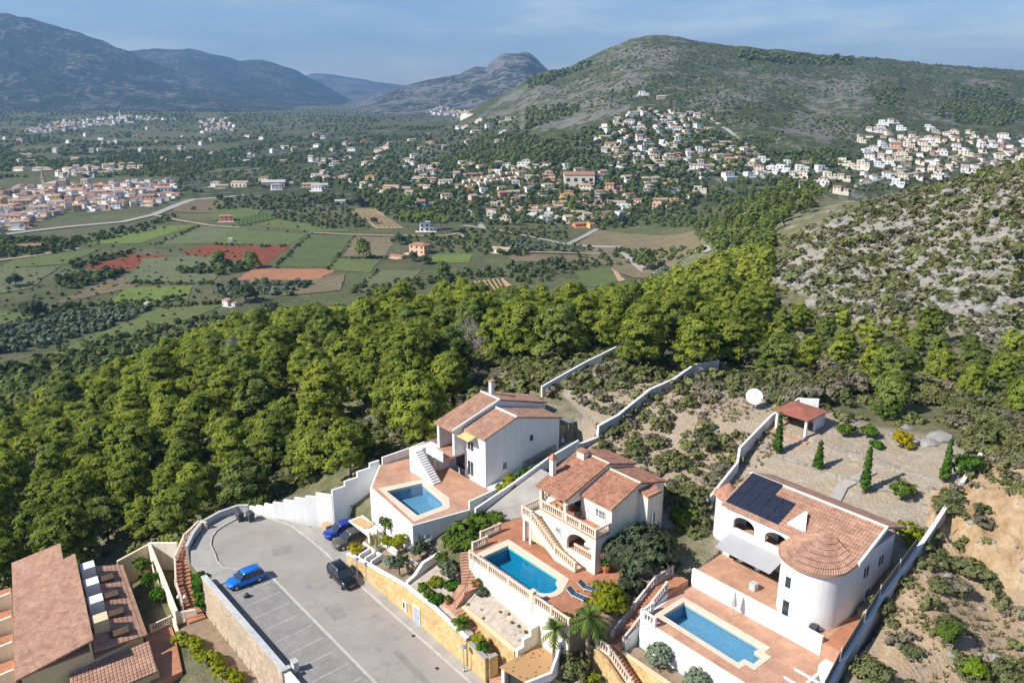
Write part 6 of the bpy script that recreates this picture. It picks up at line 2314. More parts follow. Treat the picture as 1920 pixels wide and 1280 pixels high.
# carport with planks stored on it
t = thing('carport', 'white flat-roofed carport sheltering two parked cars', 'carport', P(-74, 40.5, 0.1))
mb = MB()
mb.box(-76.3, -71.6, 39.7, 41.6, 2.55, 2.72)
build('roof', mb, M['white'], t)
for a_, b_ in ((-71.75, 39.85), (-76.15, 41.45), (-71.75, 41.45)):
    mb = MB()
    mb.box(a_ - .13, a_ + .13, b_ - .13, b_ + .13, 0.1, 2.55)
    build('post', mb, M['white'], t)
mb = MB()
mb.box(-71.9, -71.68, 40.0, 41.3, 0.1, 2.55)
build('side_wall', mb, M['greywall'], t)
t = thing('planks', 'loose planks lying on the carport roof', 'planks', P(-74.5, 41, 2.72))
for k in range(9):
    mb = MB()
    b_ = 39.75 + 0.15 * k
    r_a = random.uniform(-.25, .25)
    mb.hexa([(-75.8 + r_a, b_, 2.73 + .05 * (k % 3)), (-73.2 + r_a, b_ + .35, 2.73 + .05 * (k % 3)), (-73.2 + r_a, b_ + .52, 2.73 + .05 * (k % 3)), (-75.8 + r_a, b_ + .17, 2.73 + .05 * (k % 3))],
            [(-75.8 + r_a, b_, 2.77 + .05 * (k % 3)), (-73.2 + r_a, b_ + .35, 2.77 + .05 * (k % 3)), (-73.2 + r_a, b_ + .52, 2.77 + .05 * (k % 3)), (-75.8 + r_a, b_ + .17, 2.77 + .05 * (k % 3))])
    build('plank', mb, M['plank'], t)
t = thing('timber_crate', 'pale wooden crate against the white wall by the carport', 'crate', P(-80.0, 38.6, .1))
for k in range(5):
    mb = MB()
    mb.box(-80.4, -79.3, 38.2, 39.1, .1 + .2 * k, .26 + .2 * k)
    build('slat', mb, M['plank'], t)
t = thing('tarpaulin', 'bright blue tarpaulin heap behind the parked navy car', 'tarpaulin', P(-78.6, 41.2, .1))
v_, f_ = rock_cloud(55, 2)
me = bpy.data.meshes.new('tarpaulin')
me.from_pydata((v_ * .75 + np.array([0, 0, .3])).tolist(), [], f_.tolist())
me.materials.append(M['tarp'])
add_mesh('cover', me, t)

# ================================================================== RIGHT-HAND VILLA
DR = 6.8
deckR = [(-38.0, 47.6), (-22.2, 47.6), (-22.8, 55.0), (-38.4, 55.0)]
poolR = [(-37.1, 49.3), (-29.2, 49.1), (-29.1, 49.9), (-28.3, 49.9), (-28.3, 51.3), (-29.1, 51.3), (-29.0, 52.2), (-37.1, 52.3)]
copeR = [(-37.65, 48.8), (-28.7, 48.6), (-28.6, 49.4), (-27.8, 49.4), (-27.8, 51.8), (-28.5, 51.8), (-28.5, 52.75), (-37.65, 52.85)]
mb = MB()
slab_hole(mb, deckR, [copeR], 6.4, DR)
build('pool_terrace', mb, M['terralight'], kind='structure')
make_pool('long pale blue pool of the solar panelled villa', poolR, copeR, DR, 'poolpale', 'waterpale')
wall_thing('pool_wall', 'white wall under the long pool with the sage bushes before it', [(-38.0, 47.5, 6.78), (-22.2, 47.5, 6.78)], 0.22, 2.0, M['white'])
wall_thing('pool_wall', 'white side wall of the right pool terrace beside the orange steps', [(-38.15, 47.6, 6.78), (-38.3, 55, 6.78)], 0.22, 2.0, M['white'])
mb = MB()
mb.prism([(-38.4, 55.01), (-22.9, 55.01), (-23.3, 60.0), (-38.6, 60.0)], 6.4, 8.0)
build('upper_terrace', mb, M['terralight'], kind='structure')
wall_thing('terrace_wall', 'long low white wall between pool level and house level', [(-38.3, 55.0, 8.6), (-25.3, 55.1, 8.6)], 0.3, 6.6, M['white'])
balustrade('white balustrade at the corner of the right pool terrace', [(-38.05, 47.6, 6.8), (-38.1, 49.0, 6.8)], 'winframe')
balustrade('short white balustrade over the front wall of the long pool', [(-37.9, 47.55, 6.8), (-36.6, 47.55, 6.8)], 'winframe')
t = thing('villa', 'white villa with dark solar panels and a rounded front bay', 'house', P(-32, 62, 8))
w = MB()
# main block, arcaded first floor
w.box(-38.5, -38.2, 60.0, 67.0, 7.4, 13.4)
arch_wall(w, 'b', 60.1, -38.2, -34.7, 10.7, 13.3, -37.6, -35.3, 12.0, .75, .3, 12, 11.3)
arch_wall(w, 'b', 60.1, -34.7, -31.0, 10.7, 13.3, -34.2, -31.7, 12.0, .75, .3, 12, 11.3)
w.box(-38.2, -31.0, 60.0, 60.25, 10.3, 10.698)
w.box(-38.2, -31.0, 62.2, 62.45, 7.4, 13.3)
w.box(-38.2, -37.8, 60.0, 60.35, 8.0, 10.3)
w.box(-34.9, -34.5, 60.0, 60.35, 8.0, 10.3)
w.box(-31.0, -25.6, 60.0, 67.0, 7.4, 13.4)
w.box(-38.2, -31.0, 66.7, 66.98, 7.4, 13.4)
w.prism([(-31.0, 60.0), (-31.0, 57.8)] + arc(-28.3, 58.2, 2.72, 186, 354, 40) + [(-25.58, 58.2), (-25.58, 60.0)], 7.4, 13.4)
build('wall', w, M['white'], t)
mb = MB()
mb.box(-38.2, -31.0, 60.26, 62.2, 10.5, 10.7)
build('balcony_floor', mb, M['terralight'], t)
for a_, s in ((-36.45, 'a'), (-32.95, 'b')):
    mb = MB()
    mb.box(a_ - 1.1, a_ + 1.1, 62.12, 62.198, 10.72, 12.7)
    build('glass_doors', mb, M['glass'], t)
for e0, e1, r1, r0 in (((-38.9, 59.6, 13.45), (-25.2, 59.6, 13.45), (-25.2, 64.2, 15.2), (-38.9, 64.2, 15.2)), ((-25.2, 68.2, 13.7), (-38.9, 68.2, 13.7), (-38.9, 64.25, 15.2), (-25.2, 64.25, 15.2))):
    mb = MB()
    roof_plane(mb, e0, e1, r1, r0)
    build('roof', mb, M['roofpale'], t)
mb = MB()
ap = (-28.3, 60.5, 14.75)
bay = [(-31.3, 59.8)] + [(-31.3, 57.9)] + arc(-28.3, 58.2, 3.05, 186, 354, 40) + [(-25.3, 59.8)]
rib = []
for q0, q1 in zip(bay[:-1], bay[1:]):
    m_ = max(2, int(hypot(q1[0] - q0[0], q1[1] - q0[1]) / .14))
    rib += [(q0[0] + (q1[0] - q0[0]) * j / m_, q0[1] + (q1[1] - q0[1]) * j / m_) for j in range(m_)]
rib.append(bay[-1])
lift = lambda j, t: (.06 if j % 2 else 0.0) * (1 - t)
for j in range(len(rib) - 1):
    for c in range(7):
        t0, t1 = c / 7, (c + 1) / 7
        f_ = lambda q, t, jj, e: (q[0] + (ap[0] - q[0]) * t, q[1] + (ap[1] - q[1]) * t, 13.45 + (ap[2] - 13.45) * t + lift(jj, t) + e)
        mb.face([f_(rib[j], t0, j, .05), f_(rib[j + 1], t0, j + 1, .05), f_(rib[j + 1], t1, j + 1, .0), f_(rib[j], t1, j, .0)])
    mb.face([(*rib[j], 13.32), (*rib[j + 1], 13.32), (*rib[j + 1], 13.5), (*rib[j], 13.5)])
mb.face([(*q, 13.32) for q in bay[::-1]])
build('bay_roof', mb, M['roofpale'], t)
mb = MB()
mb.wall([(-38.9, 64.22, 15.32), (-25.2, 64.22, 15.32)], .22, 15.1)
mb.wall([(-25.25, 59.6, 13.6), (-25.25, 64.2, 15.36)], .2, [13.3, 15.0])
build('ridge_cap', mb, M['white'], t)
mb = MB()
mb.hexa([(-32.4, 60.4, 13.8), (-30.6, 60.4, 13.8), (-31.4, 61.9, 14.4), (-31.6, 61.9, 14.4)], [(-32.4, 60.4, 13.95), (-30.6, 60.4, 13.95), (-31.4, 61.9, 14.95), (-31.6, 61.9, 14.95)])
build('dormer', mb, M['white'], t)
sl = np.array([0, 4.6, 1.75]) / 4.92
for r in range(3):
    for c in range(5 if r < 2 else 3):
        o = np.array([-38.6 + 1.12 * c, 59.9, 13.68]) + sl * (1.52 * r)
        q = [o, o + np.array([1.08, 0, 0]), o + np.array([1.08, 0, 0]) + sl * 1.48, o + sl * 1.48]
        mb = MB()
        mb.hexa([tuple(p + np.array([0, 0, .04])) for p in q], [tuple(p + np.array([0, 0, .09])) for p in q])
        build('solar_panel', mb, M['solar'], t)
window(t, 'a', -25.6, 61.5, 62.6, 11.0, 12.2, 1, 2)
window(t, 'a', -25.6, 64.2, 65.3, 11.0, 12.2, 1, 2)
window(t, 'a', -25.6, 62.4, 63.4, 8.6, 9.6, 1, 2)
window(t, 'b', 55.55, -29.4, -28.2, 11.0, 12.2, -1, 2)
window(t, 'b', 55.55, -29.4, -28.0, 8.3, 9.9, -1, 2)
window(t, 'b', 62.2, -36.9, -35.2, 8.05, 10.0, -1, 2)
window(t, 'b', 62.2, -34.0, -32.2, 8.05, 10.0, -1, 2)
mb = MB()
mb.hexa([(-37.9, 57.6, 10.0), (-32.0, 57.6, 10.0), (-32.0, 59.98, 10.55), (-37.9, 59.98, 10.55)], [(-37.9, 57.6, 10.05), (-32.0, 57.6, 10.05), (-32.0, 59.98, 10.6), (-37.9, 59.98, 10.6)])
build('awning', mb, M['awning'], t)
t = thing('turret', 'round turret with orange cone roof beside the solar panels', 'turret', P(-40.0, 62.4, 8))
x, y, _ = P(-40.0, 62.4)
mb = MB(world=True)
mb.lathe((x, y, 0), [(1.15, 6.0), (1.15, 13.0)], 16)
build('wall', mb, M['white'], t)
mb = MB(world=True)
mb.lathe((x, y, 0), [(1.45, 13.0), (1.42, 13.12), (0.05, 14.3)], 18)
build('roof', mb, M['roof'], t)
for k, (a_, b_, lab) in enumerate(((-33.2, 57.2, 'grey square planter box on the white low wall terrace'), (-26.5, 55.8, 'dark round pot by the rounded villa bay'))):
    t = thing('planter', lab, 'planter', P(a_, b_, 8))
    mb = MB()
    mb.box(a_ - .3, a_ + .3, b_ - .3, b_ + .3, 8.0, 8.7)
    build('box', mb, M['greywall' if k == 0 else 'plastic'], t)
t = thing('parasol', 'closed grey parasol by the long pool', 'parasol', P(-33.0, 53.9, DR))
x, y, _ = P(-33.0, 53.9)
mb = MB(world=True)
mb.lathe((x, y, DR), [(.03, 0), (.03, 2.6)], 6)
build('pole', mb, M['metal'], t)
mb = MB(world=True)
mb.lathe((x, y, DR), [(.05, 1.0), (.28, 1.15), (.16, 2.0), (.03, 2.62)], 8)
build('canopy', mb, M['greywall'], t)
# side steps, boundary wall with screens, pergola
mb = MB()
mb.prism([(-25.3, 55.2), (-23.1, 55.2), (-23.6, 60.5), (-25.4, 60.5)], 6.5, 8.03)
stair(mb, (-24.6, 60.5, 8.0), (-25.0, 66.5, 9.9), 1.3, 16, 7.0)
mb.prism([(-25.5, 66.5), (-24.2, 66.5), (-24.4, 70.0), (-33.0, 70.0), (-33.0, 68.4), (-25.6, 68.4)], 8.0, 9.92)
build('side_steps', mb, M['terra'], thing('side_stairs', 'orange tiled side steps beside the screened boundary wall', 'stairs', P(-24.7, 62, 8)))
bw = [(-21.4, 44.0, 8.4), (-21.6, 48.5, 9.0), (-22.2, 52.0, 9.6), (-22.9, 57.0, 10.25), (-23.4, 60.5, 10.75), (-23.7, 64.5, 11.4), (-24.0, 68.5, 12.1), (-24.3, 72.0, 12.8), (-25.0, 78.2, 13.8), (-26.0, 86.8, 15.0)]
wall_thing('boundary_wall', 'long grey boundary wall with white cap climbing past the right villa', bw, 0.25, [4, 5, 6, 7, 8, 8.6, 9.4, 10, 11.4, 13], M['greywall'], 0.07, capm=M['white'])
t = thing('screen_fence', 'dark screen panels on posts above the boundary wall', 'fence', P(-22.3, 52, 9.6))
for (a0, b0, z0), (a1, b1, z1) in zip(bw[1:6], bw[2:7]):
    mb = MB()
    mb.wall([(a0 - .17, b0 + .1, z0 + 1.0), (a1 - .17, b1 - .1, z1 + 1.0)], .04, [z0 - .1, z1 - .1])
    build('screen_panel', mb, M['fence'], t)
    mb = MB()
    mb.tube([(a0 - .14, b0, z0 - .2), (a0 - .14, b0, z0 + 1.3)], .035, 5)
    build('post', mb, M['winframe'], t)
for k, i in enumerate((7, 8, 9)):
    t = thing('fence_post', ['lower bare metal post on the boundary wall', 'middle bare metal post on the boundary wall', 'uppermost bare metal post at the boundary wall end'][k], 'post', P(*bw[i]))
    mb = MB()
    mb.tube([bw[i], (bw[i][0], bw[i][1], bw[i][2] + 1.9)], .035, 5)
    build('post', mb, M['metal'], t)
t = thing('pergola', 'white pergola beams beside the boundary wall gate', 'pergola', P(-22.6, 49, 6.8))
mb = MB()
mb.box(-23.2, -22.3, 50.4, 51.4, 6.8, 9.7)
build('pillar', mb, M['white'], t)
for k in range(2):
    mb = MB()
    mb.box(-23.3 + .9 * k, -23.08 + .9 * k, 44.5, 50.38, 8.6, 8.85)
    build('beam', mb, M['white'], t)
for k in range(4):
    mb = MB()
    mb.box(-24.6, -21.9, 45.2 + 1.4 * k, 45.33 + 1.4 * k, 8.86, 9.0)
    build('rafter', mb, M['white'], t)
wall_thing('hill_wall', 'white kinked wall on the uphill left boundary of the solar villa garden', [(-43.7, 64.3, 10.2), (-45.1, 71.6, 11.8), (-45.9, 73.0, 12.8), (-47.0, 81.0, 14.3), (-46.5, 86.0, 15.3), (-44.5, 87.2, 15.5)], 0.25, [6, 8, 9, 11, 12.5, 13], M['white'])
# gazebo, garden terraces
t = thing('gazebo', 'small open gazebo with a flat red tiled roof at the garden top', 'gazebo', P(-44.2, 82.5, 13.2))
mb = MB()
R0 = [(-46.4, 80.2, 15.35), (-41.9, 80.2, 15.35), (-41.9, 84.8, 15.35), (-46.4, 84.8, 15.35)]
for k in range(4):
    mb.face([R0[k], R0[(k + 1) % 4], (-44.15, 82.5, 15.75)])
mb.face([(p[0], p[1], p[2] - .12) for p in R0[::-1]])
for k in range(4):
    p, q = R0[k], R0[(k + 1) % 4]
    mb.face([(p[0], p[1], p[2] - .12), (q[0], q[1], q[2] - .12), q, p])
build('roof', mb, M['roofred'], t)
for a_, b_ in ((-46.0, 80.6), (-42.3, 80.6), (-46.0, 84.4), (-42.3, 84.4)):
    mb = MB()
    mb.box(a_ - .14, a_ + .14, b_ - .14, b_ + .14, 11.8, 15.2)
    build('pillar', mb, M['white'], t)
mb = MB()
mb.box(-45.8, -42.5, 84.2, 84.4, 11.8, 15.2)
mb.box(-42.45, -42.2, 82.5, 84.2, 11.8, 15.2)
build('back_wall', mb, M['white'], t)
mb = MB()
mb.prism([(-46.5, 79.6), (-41.5, 79.6), (-41.5, 84.9), (-46.5, 84.9)], 11.0, 12.9)
build('floor', mb, M['terralight'], t)
for k, (b_, z_) in enumerate(((71.5, 10.9), (76.0, 12.0), (80.5, 13.0))):
    wall_thing('terrace_edge', ['lowest', 'middle', 'uppermost'][k] + ' of three low grey rubble edges across the upper garden', [(-43.0, b_, z_ + .15), (-36.0, b_ + .3, z_ + .25), (-26.5, b_ + .8, z_ + .2)], 0.35, z_ - 1.6, M['rubble'], group='rubble edges of the upper garden')
mb = MB()
wp = [(-34.5, 68.5), (-33.8, 71.5), (-34.6, 75), (-33.5, 79.0)]
for p0, p1 in zip(wp[:-1], wp[1:]):
    x0, y0, _ = P(*p0)
    x1, y1, _ = P(*p1)
    z0, z1 = float(ground(x0, y0)) + .25, float(ground(x1, y1)) + .25
    mb.wall([(*p0, z0), (*p1, z1)], 1.1, [z0 - .6, z1 - .6])
build('garden_path', mb, M['concrete'], kind='structure')

# ================================================================== ORANGE STEPS BETWEEN THE TWO PLOTS
t = thing('orange_stairway', 'orange tiled stairway between balustrades beside the palms', 'stairs', P(-39.3, 47, 4.4))
mb = MB()
stair(mb, (-39.3, 46.0, 4.4), (-39.3, 51.6, 7.5), 1.1, 17, 2.0)
build('upper_flight', mb, M['terra'], t)
mb = MB()
mb.prism([(-40.0, 44.2), (-38.6, 44.2), (-38.6, 46.0), (-40.0, 46.0)], 1.0, 4.4)
build('landing', mb, M['terra'], t)
mb = MB()
mb.prism([(-40.0, 51.6), (-38.4, 51.6), (-38.4, 54.5), (-40.0, 54.5)], 3.0, 7.5)
build('landing', mb, M['terra'], t)
mb = MB()
stair(mb, (-33.6, 44.8, 0.9), (-38.6, 44.8, 4.35), 1.1, 19, 0.0)
build('lower_flight', mb, M['terra'], t)
baluster_row(t, [(-39.95, 46.0, 4.4), (-39.95, 51.6, 7.5), (-39.95, 54, 7.5)], mat='balugrey')
baluster_row(t, [(-38.65, 46.0, 4.4), (-38.65, 51.6, 7.5)], mat='balugrey')
baluster_row(t, [(-40.1, 44.1, 4.4), (-38.6, 44.1, 4.4), (-33.6, 44.1, 1.0)], mat='balu')
wall_thing('stair_wall', 'white wall under the upper orange stairs', [(-38.5, 46.0, 5.0), (-38.5, 51.6, 7.4)], .12, 2.0, M['white'])
wall_thing('planter_wall', 'yellow stone wall beside the lower orange stairs', [(-38.4, 45.55, 4.1), (-26.0, 45.6, 4.0)], .3, 0.0, M['ystone'], .08, capm=M['sand'], part='stone_face')
wall_thing('planter_wall', 'yellow stone wall below the balustrade near the agave', [(-41.0, 43.9, 4.3), (-40.1, 43.9, 4.3), (-38.6, 43.9, 3.9), (-33.8, 43.9, 0.9)], .3, -.2, M['ystone'], part='stone_face')
mb = MB()
mb.prism([(-38.4, 45.71), (-22.0, 45.75), (-22.0, 47.38), (-38.0, 47.38)], 0.5, 4.0)
build('garden_soil', mb, M['soil'], kind='structure')
mb = MB()
mb.prism([(-41.2, 41.7), (-41.9, 38.5), (-36, 38.5), (-36, 43.7), (-41.0, 43.7)], -0.3, [1.6, 1.2, 1.0, 1.6, 2.0])
build('garden_soil', mb, M['gravel'], kind='structure')
wall_thing('planter_wall', 'low yellow stone wall in front of the two palms', [(-41.8, 40.6, 2.0), (-38.0, 41.1, 1.9)], .3, -.2, M['ystone'], part='stone_face')
mb = MB()
mb.prism([(-42.8, 51.5), (-42.6, 44.2), (-41.25, 41.95), (-41.0, 44), (-40.1, 46), (-40.1, 54.5), (-44, 56)], 3.0, [6.7, 6.6, 6.3, 5.8, 5.6, 6.9, 7.0])
build('garden_soil', mb, M['soil'], kind='structure')

# ================================================================== TERRACED HOUSES DOWN ON THE LEFT
t = thing('terraced_house', 'long low terraced house with a broad pink-tan tiled roof and dormers', 'house', P(-88, 10, -8))
w = MB()
w.prism([(-98.9, 8.5), (-94, 7.7), (-76.9, 5.2), (-76.7, 11.3), (-93.7, 13.6), (-97.7, 12.9)], -9.5, -1.25)
w.prism([(-93.7, 13.62), (-76.7, 11.32), (-77.5, 16.1), (-92.2, 17.9)], -9.5, -2.35)
w.prism([(-93.8, 13.45), (-76.7, 11.1), (-76.7, 11.3), (-93.8, 13.65)], -1.25, 0.0)
build('wall', w, M['sand'], t)
for e0, e1, r1, r0, mt in (((-99.3, 8.2, -1.2), (-94.02, 7.4, -1.2), (-93.62, 12.6, 0.05), (-98, 13.2, 0.05), 'roofpale'), ((-94, 7.4, -1.15), (-76.6, 4.7, -1.15), (-76.4, 11.5, 0.12), (-93.9, 13.9, 0.35), 'roofpale'),
                           ((-77.2, 16.5, -2.3), (-92.4, 18.3, -2.3), (-93.7, 13.72, -1.3), (-76.6, 11.42, -1.3), 'roofpale')):
    mb = MB()
    roof_plane(mb, e0, e1, r1, r0, 0.34)
    build('roof', mb, M[mt], t)
for k in range(4):
    a_ = -92.0 + 3.7 * k
    b_ = 13.9 - .135 * 3.7 * k
    dm = MB()
    dm.prism([(a_, b_), (a_ + 1.5, b_ - .2), (a_ + 1.6, b_ + 1.2), (a_ + .1, b_ + 1.4)], -2.2, -0.1)
    dm = build('dormer', dm, M['white' if k < 3 else 'sand'], t)
    mb = MB()
    mb.prism([(a_ + 1.9, b_ + 1.0), (a_ + 3.0, b_ + .85), (a_ + 3.15, b_ + 2.6), (a_ + 2.05, b_ + 2.75)], -2.0, -1.32 - .08)
    mb = build('roof_opening', mb, M['darkwood'], t)
mb = MB()
mb.prism([(-76.6, 9.0), (-73.0, 8.5), (-72.6, 16.0), (-77.0, 16.3)], -9.5, -3.4)
w2 = build('end_wing', mb, M['sand'], t)
mb = MB()
roof_plane(mb, (-72.4, 8.3, -3.3), (-72.2, 15.8, -3.3), (-76.5, 16.4, -2.6), (-76.5, 9.0, -2.6), 0.34)
build('wing_roof', mb, M['roofpale'], w2)
window(t, 'b', 5.15, -77.9, -77.0, -4.2, -3.0, -1, 2)
for k in range(5):
    a_ = -98.0 + 4.6 * k
    b_ = 7.6 - .15 * 4.6 * k
    tt = thing('terrace_block', f"{nth(k)} stepped balcony terrace from the far end of the terraced house", 'terrace', P(a_, b_ - 2, -5), 'balcony terraces of the low house')
    mb = MB()
    mb.prism([(a_ - 1.4, b_ - 4.0), (a_ + 2.6, b_ - 4.6), (a_ + 3.0, b_ - .5), (a_ - 1.0, b_)], -9, -4.0 - .15 * k)
    build('floor', mb, M['terra'], tt)
    mb = MB()
    mb.wall([(a_ + 2.6, b_ - 4.6, -2.9 - .15 * k), (a_ + 3.0, b_ - .5, -2.4 - .15 * k)], .25, -9)
    build('party_wall', mb, M['cream'], tt)
    mb = MB()
    mb.wall([(a_ - 1.4, b_ - 4.0, -3.1 - .15 * k), (a_ + 2.5, b_ - 4.58, -3.1 - .15 * k)], .2, -4.5)
    build('parapet', mb, M['balu'], tt)
wall_thing('cream_wall', 'cream sloping wall running down beside the curved stairs', [(-93.3, 21.7, -1.0), (-87.0, 21.1, -1.9), (-80.4, 20.4, -3.0)], .3, -8, M['cream'])
wall_thing('cream_wall', 'cream wall joining the stair head to the sloping wall', [(-90.7, 24.2, -0.8), (-93.2, 21.8, -1.02)], .3, -8, M['cream'])
wall_thing('cream_wall', 'tan end wall between low house and sloping wall', [(-93.6, 18.0, -2.2), (-93.45, 21.6, -1.3)], .3, -8, M['sand'])
wall_thing('cream_wall', 'small cream wall at the foot of the curved stairs', [(-80.5, 20.6, -3.3), (-79.6, 22.3, -3.2)], .25, -6, M['cream'])
wall_thing('cream_wall', 'short cream wall end below the lamp with two white heads', [(-80.2, 19.9, -3.5), (-77.6, 19.6, -4.0), (-75.7, 19.9, -4.6)], .25, -7, M['cream'])
balustrade('short cream balustrade below the lamp by the low house', [(-80.3, 17.6, -4.3), (-80.35, 19.7, -4.2)])
t = thing('curved_stairs', 'curved terracotta stairs with balustrade descending from the turning circle', 'stairs', P(-86, 23.5, -3))
mb = MB()
fl = [(-90.2, 27.2, 0.1), (-89.5, 25.4, -.7), (-87.6, 23.7, -1.8), (-84.6, 22.7, -3.0), (-81.4, 22.2, -3.8)]
for p0, p1 in zip(fl[:-1], fl[1:]):
    stair(mb, p1, p0, 1.5, 6, -8)
mb.prism([(-81.8, 21.2), (-78.6, 21.0), (-78.4, 22.8), (-81.6, 23.0)], -7, -3.8)
build('steps', mb, M['terra'], t)
off = [(-91.0, 27.2, .1), (-90.2, 25.0, -.7), (-88.0, 23.0, -1.8), (-84.8, 21.9, -3.0), (-81.5, 21.4, -3.8)]
baluster_row(t, off, mat='balu')
baluster_row(t, [(-91.0, 27.2, .1), (-89.9, 27.6, .1)], mat='balu')
mb = MB()
mb.wall([(p[0], p[1], p[2]) for p in off], .2, -8)
build('side_wall', mb, M['sand'], t)
mb = MB()
mb.prism([(-80.5, 17.0), (-72, 15.0), (-72, 18.0), (-78, 19.3), (-80.2, 19.6)], -7, -4.3)
build('garden_path', mb, M['terra'], kind='structure')
mb = MB()
mb.prism([(-78.4, 19.9), (-70, 20.6), (-50, 20.6), (-50, 23.1), (-79, 23.1)], -7, [-4.0, -4.2, -4.5, -4.5, -4.0])
build('bank', mb, M['soil'], kind='structure')
# ================================================================== VEHICLES
def make_car(label, a, b, z, head, L, W, H, paintm, suv=False, group='parked cars'):
    """head: bearing of the nose in street coordinates (degrees from +a); built nose towards +x, then turned"""
    x0, y0, _ = P(a, b)
    t = thing('parked_car', label, 'car', (x0, y0, z), group)
    t.rotation_euler = (0, 0, TH + radians(head))
    hw = W / 2
    gc = 0.20 if suv else 0.16
    belt = H * (0.60 if suv else 0.60)
    hood = H * (0.585 if suv else 0.56)
    # lower body: rings along x
    prof = [(-L / 2, .38, belt * .86, .80), (-L / 2 + .06, .26, belt * .96, .90), (-L * .40, gc, belt, .97), (-L * .28, gc, belt * 1.0, 1.0), (0, gc, belt * .985, 1.0),
            (L * .20, gc, belt * .97, 1.0), (L * .27, gc, hood * 1.02, .99), (L * .38, gc, hood * .96, .96), (L * .46, .22, hood * .84, .88), (L / 2 - .03, .26, hood * .68, .78), (L / 2, .32, hood * .58, .70)]
    rings = []
    for x, zl, zt, k in prof:
        w = hw * k
        m_ = zl + (zt - zl) * .55
        rings.append([(x, -w * .86, zl), (x, -w * .98, zl + .10), (x, -w, m_), (x, -w * .95, zt - .06), (x, -w * .84, zt), (x, -w * .4, zt + .025), (x, w * .4, zt + .025), (x, w * .84, zt), (x, w * .95, zt - .06), (x, w, m_), (x, w * .98, zl + .10), (x, w * .86, zl)])
    mb = MB(world=True)
    mb.ring_loft(rings)
    build('body', mb, paintm, t, smooth=True, local=True)
    # glasshouse
    rear, front = -L * (.47 if suv else .46), L * .24
    roofz = H - .02
    gl = [(rear, belt * .95, belt * .98, .80, .80), (rear + .28, belt * .97, roofz - .10, .88, .70), (-L * .18, belt * .97, roofz, .93, .74), (L * .02, belt * .97, roofz - .01, .93, .74), (L * .09, belt * .96, roofz - .10, .92, .73), (front, belt * .94, belt * .985, .86, .80)]
    rings = [[(x, -hw * kb, zb), (x, -hw * (kb * .4 + kt * .6), zb + (zt - zb) * .6), (x, -hw * kt, zt), (x, 0, zt + .015), (x, hw * kt, zt), (x, hw * (kb * .4 + kt * .6), zb + (zt - zb) * .6), (x, hw * kb, zb)] for x, zb, zt, kb, kt in gl]
    mb = MB(world=True)
    mb.ring_loft(rings)
    build('windows', mb, M['glass'], t, local=True)
    mb = MB(world=True)
    rr = [(rear + .22, roofz - .12, .70), (rear + .5, roofz - .01, .745), (-L * .18, roofz + .022, .755), (L * .02, roofz + .012, .755), (L * .085, roofz - .075, .735)]
    mb.ring_loft([[(x, -hw * k, z_ - .04), (x, -hw * k, z_ + .01), (x, -hw * k * .5, z_ + .035), (x, hw * k * .5, z_ + .035), (x, hw * k, z_ + .01), (x, hw * k, z_ - .04)] for x, z_, k in rr])
    build('roof', mb, paintm, t, smooth=True, local=True)
    for s in (-1, 1):
        mb = MB(world=True)
        mb.tube([(front, s * hw * .87, belt * .97), (L * .085, s * hw * .745, roofz - .07)], .04, 5)
        mb.tube([(rear + .02, s * hw * .84, belt * .97), (rear + .28, s * hw * .725, roofz - .09)], .07, 5)
        mb.tube([(-L * .12, s * hw * .945, belt * .96), (-L * .11, s * hw * .755, roofz - .01)], .035, 5)
        build('pillars', mb, paintm, t, local=True)
        mb = MB(world=True)
        mb.hexa([(L * .455, s * hw * .50, hood * .62), (L * .482, s * hw * .52, hood * .62), (L * .43, s * hw * .90, hood * .66), (L * .40, s * hw * .90, hood * .66)], [(L * .45, s * hw * .50, hood * .83), (L * .468, s * hw * .52, hood * .80), (L * .41, s * hw * .90, hood * .88), (L * .385, s * hw * .90, hood * .88)])
        build('headlight', mb, M['lamp_lens'], t, local=True)
        mb = MB(world=True)
        mb.box(0, .1, 0, .1, 0, .1) if False else mb.hexa([(-L * .498, s * hw * .55, belt * .70), (-L * .485, s * hw * .55, belt * .70), (-L * .465, s * hw * .90, belt * .70), (-L * .485, s * hw * .88, belt * .70)], [(-L * .490, s * hw * .55, belt * .9), (-L * .48, s * hw * .55, belt * .9), (-L * .455, s * hw * .90, belt * .9), (-L * .475, s * hw * .88, belt * .9)])
        build('tail_light', mb, M['tail_lens'], t, local=True)
        mb = MB(world=True)
        mb.hexa([(L * .19, s * hw * .95, belt * .98), (L * .23, s * hw * .95, belt * .98), (L * .23, s * hw * 1.12, belt * .98), (L * .19, s * hw * 1.12, belt * .98)], [(L * .19, s * hw * .95, belt * 1.12), (L * .22, s * hw * .95, belt * 1.12), (L * .22, s * hw * 1.10, belt * 1.12), (L * .19, s * hw * 1.10, belt * 1.12)])
        build('mirror', mb, paintm, t, local=True)
        if suv:
            mb = MB(world=True)
            mb.tube([(-L * .36, s * hw * .68, roofz + .08), (L * .03, s * hw * .68, roofz + .09)], .03, 5)
            build('roof_rail', mb, M['rim'], t, local=True)
    mb = MB(world=True)
    mb.hexa([(L / 2 - .01, -.26, .40), (L / 2 + .015, -.26, .40), (L / 2 + .015, .26, .40), (L / 2 - .01, .26, .40)], [(L / 2 - .01, -.26, .52), (L / 2 + .015, -.26, .52), (L / 2 + .015, .26, .52), (L / 2 - .01, .26, .52)])
    build('number_plate', mb, M['paint'], t, local=True)
    mb = MB(world=True)
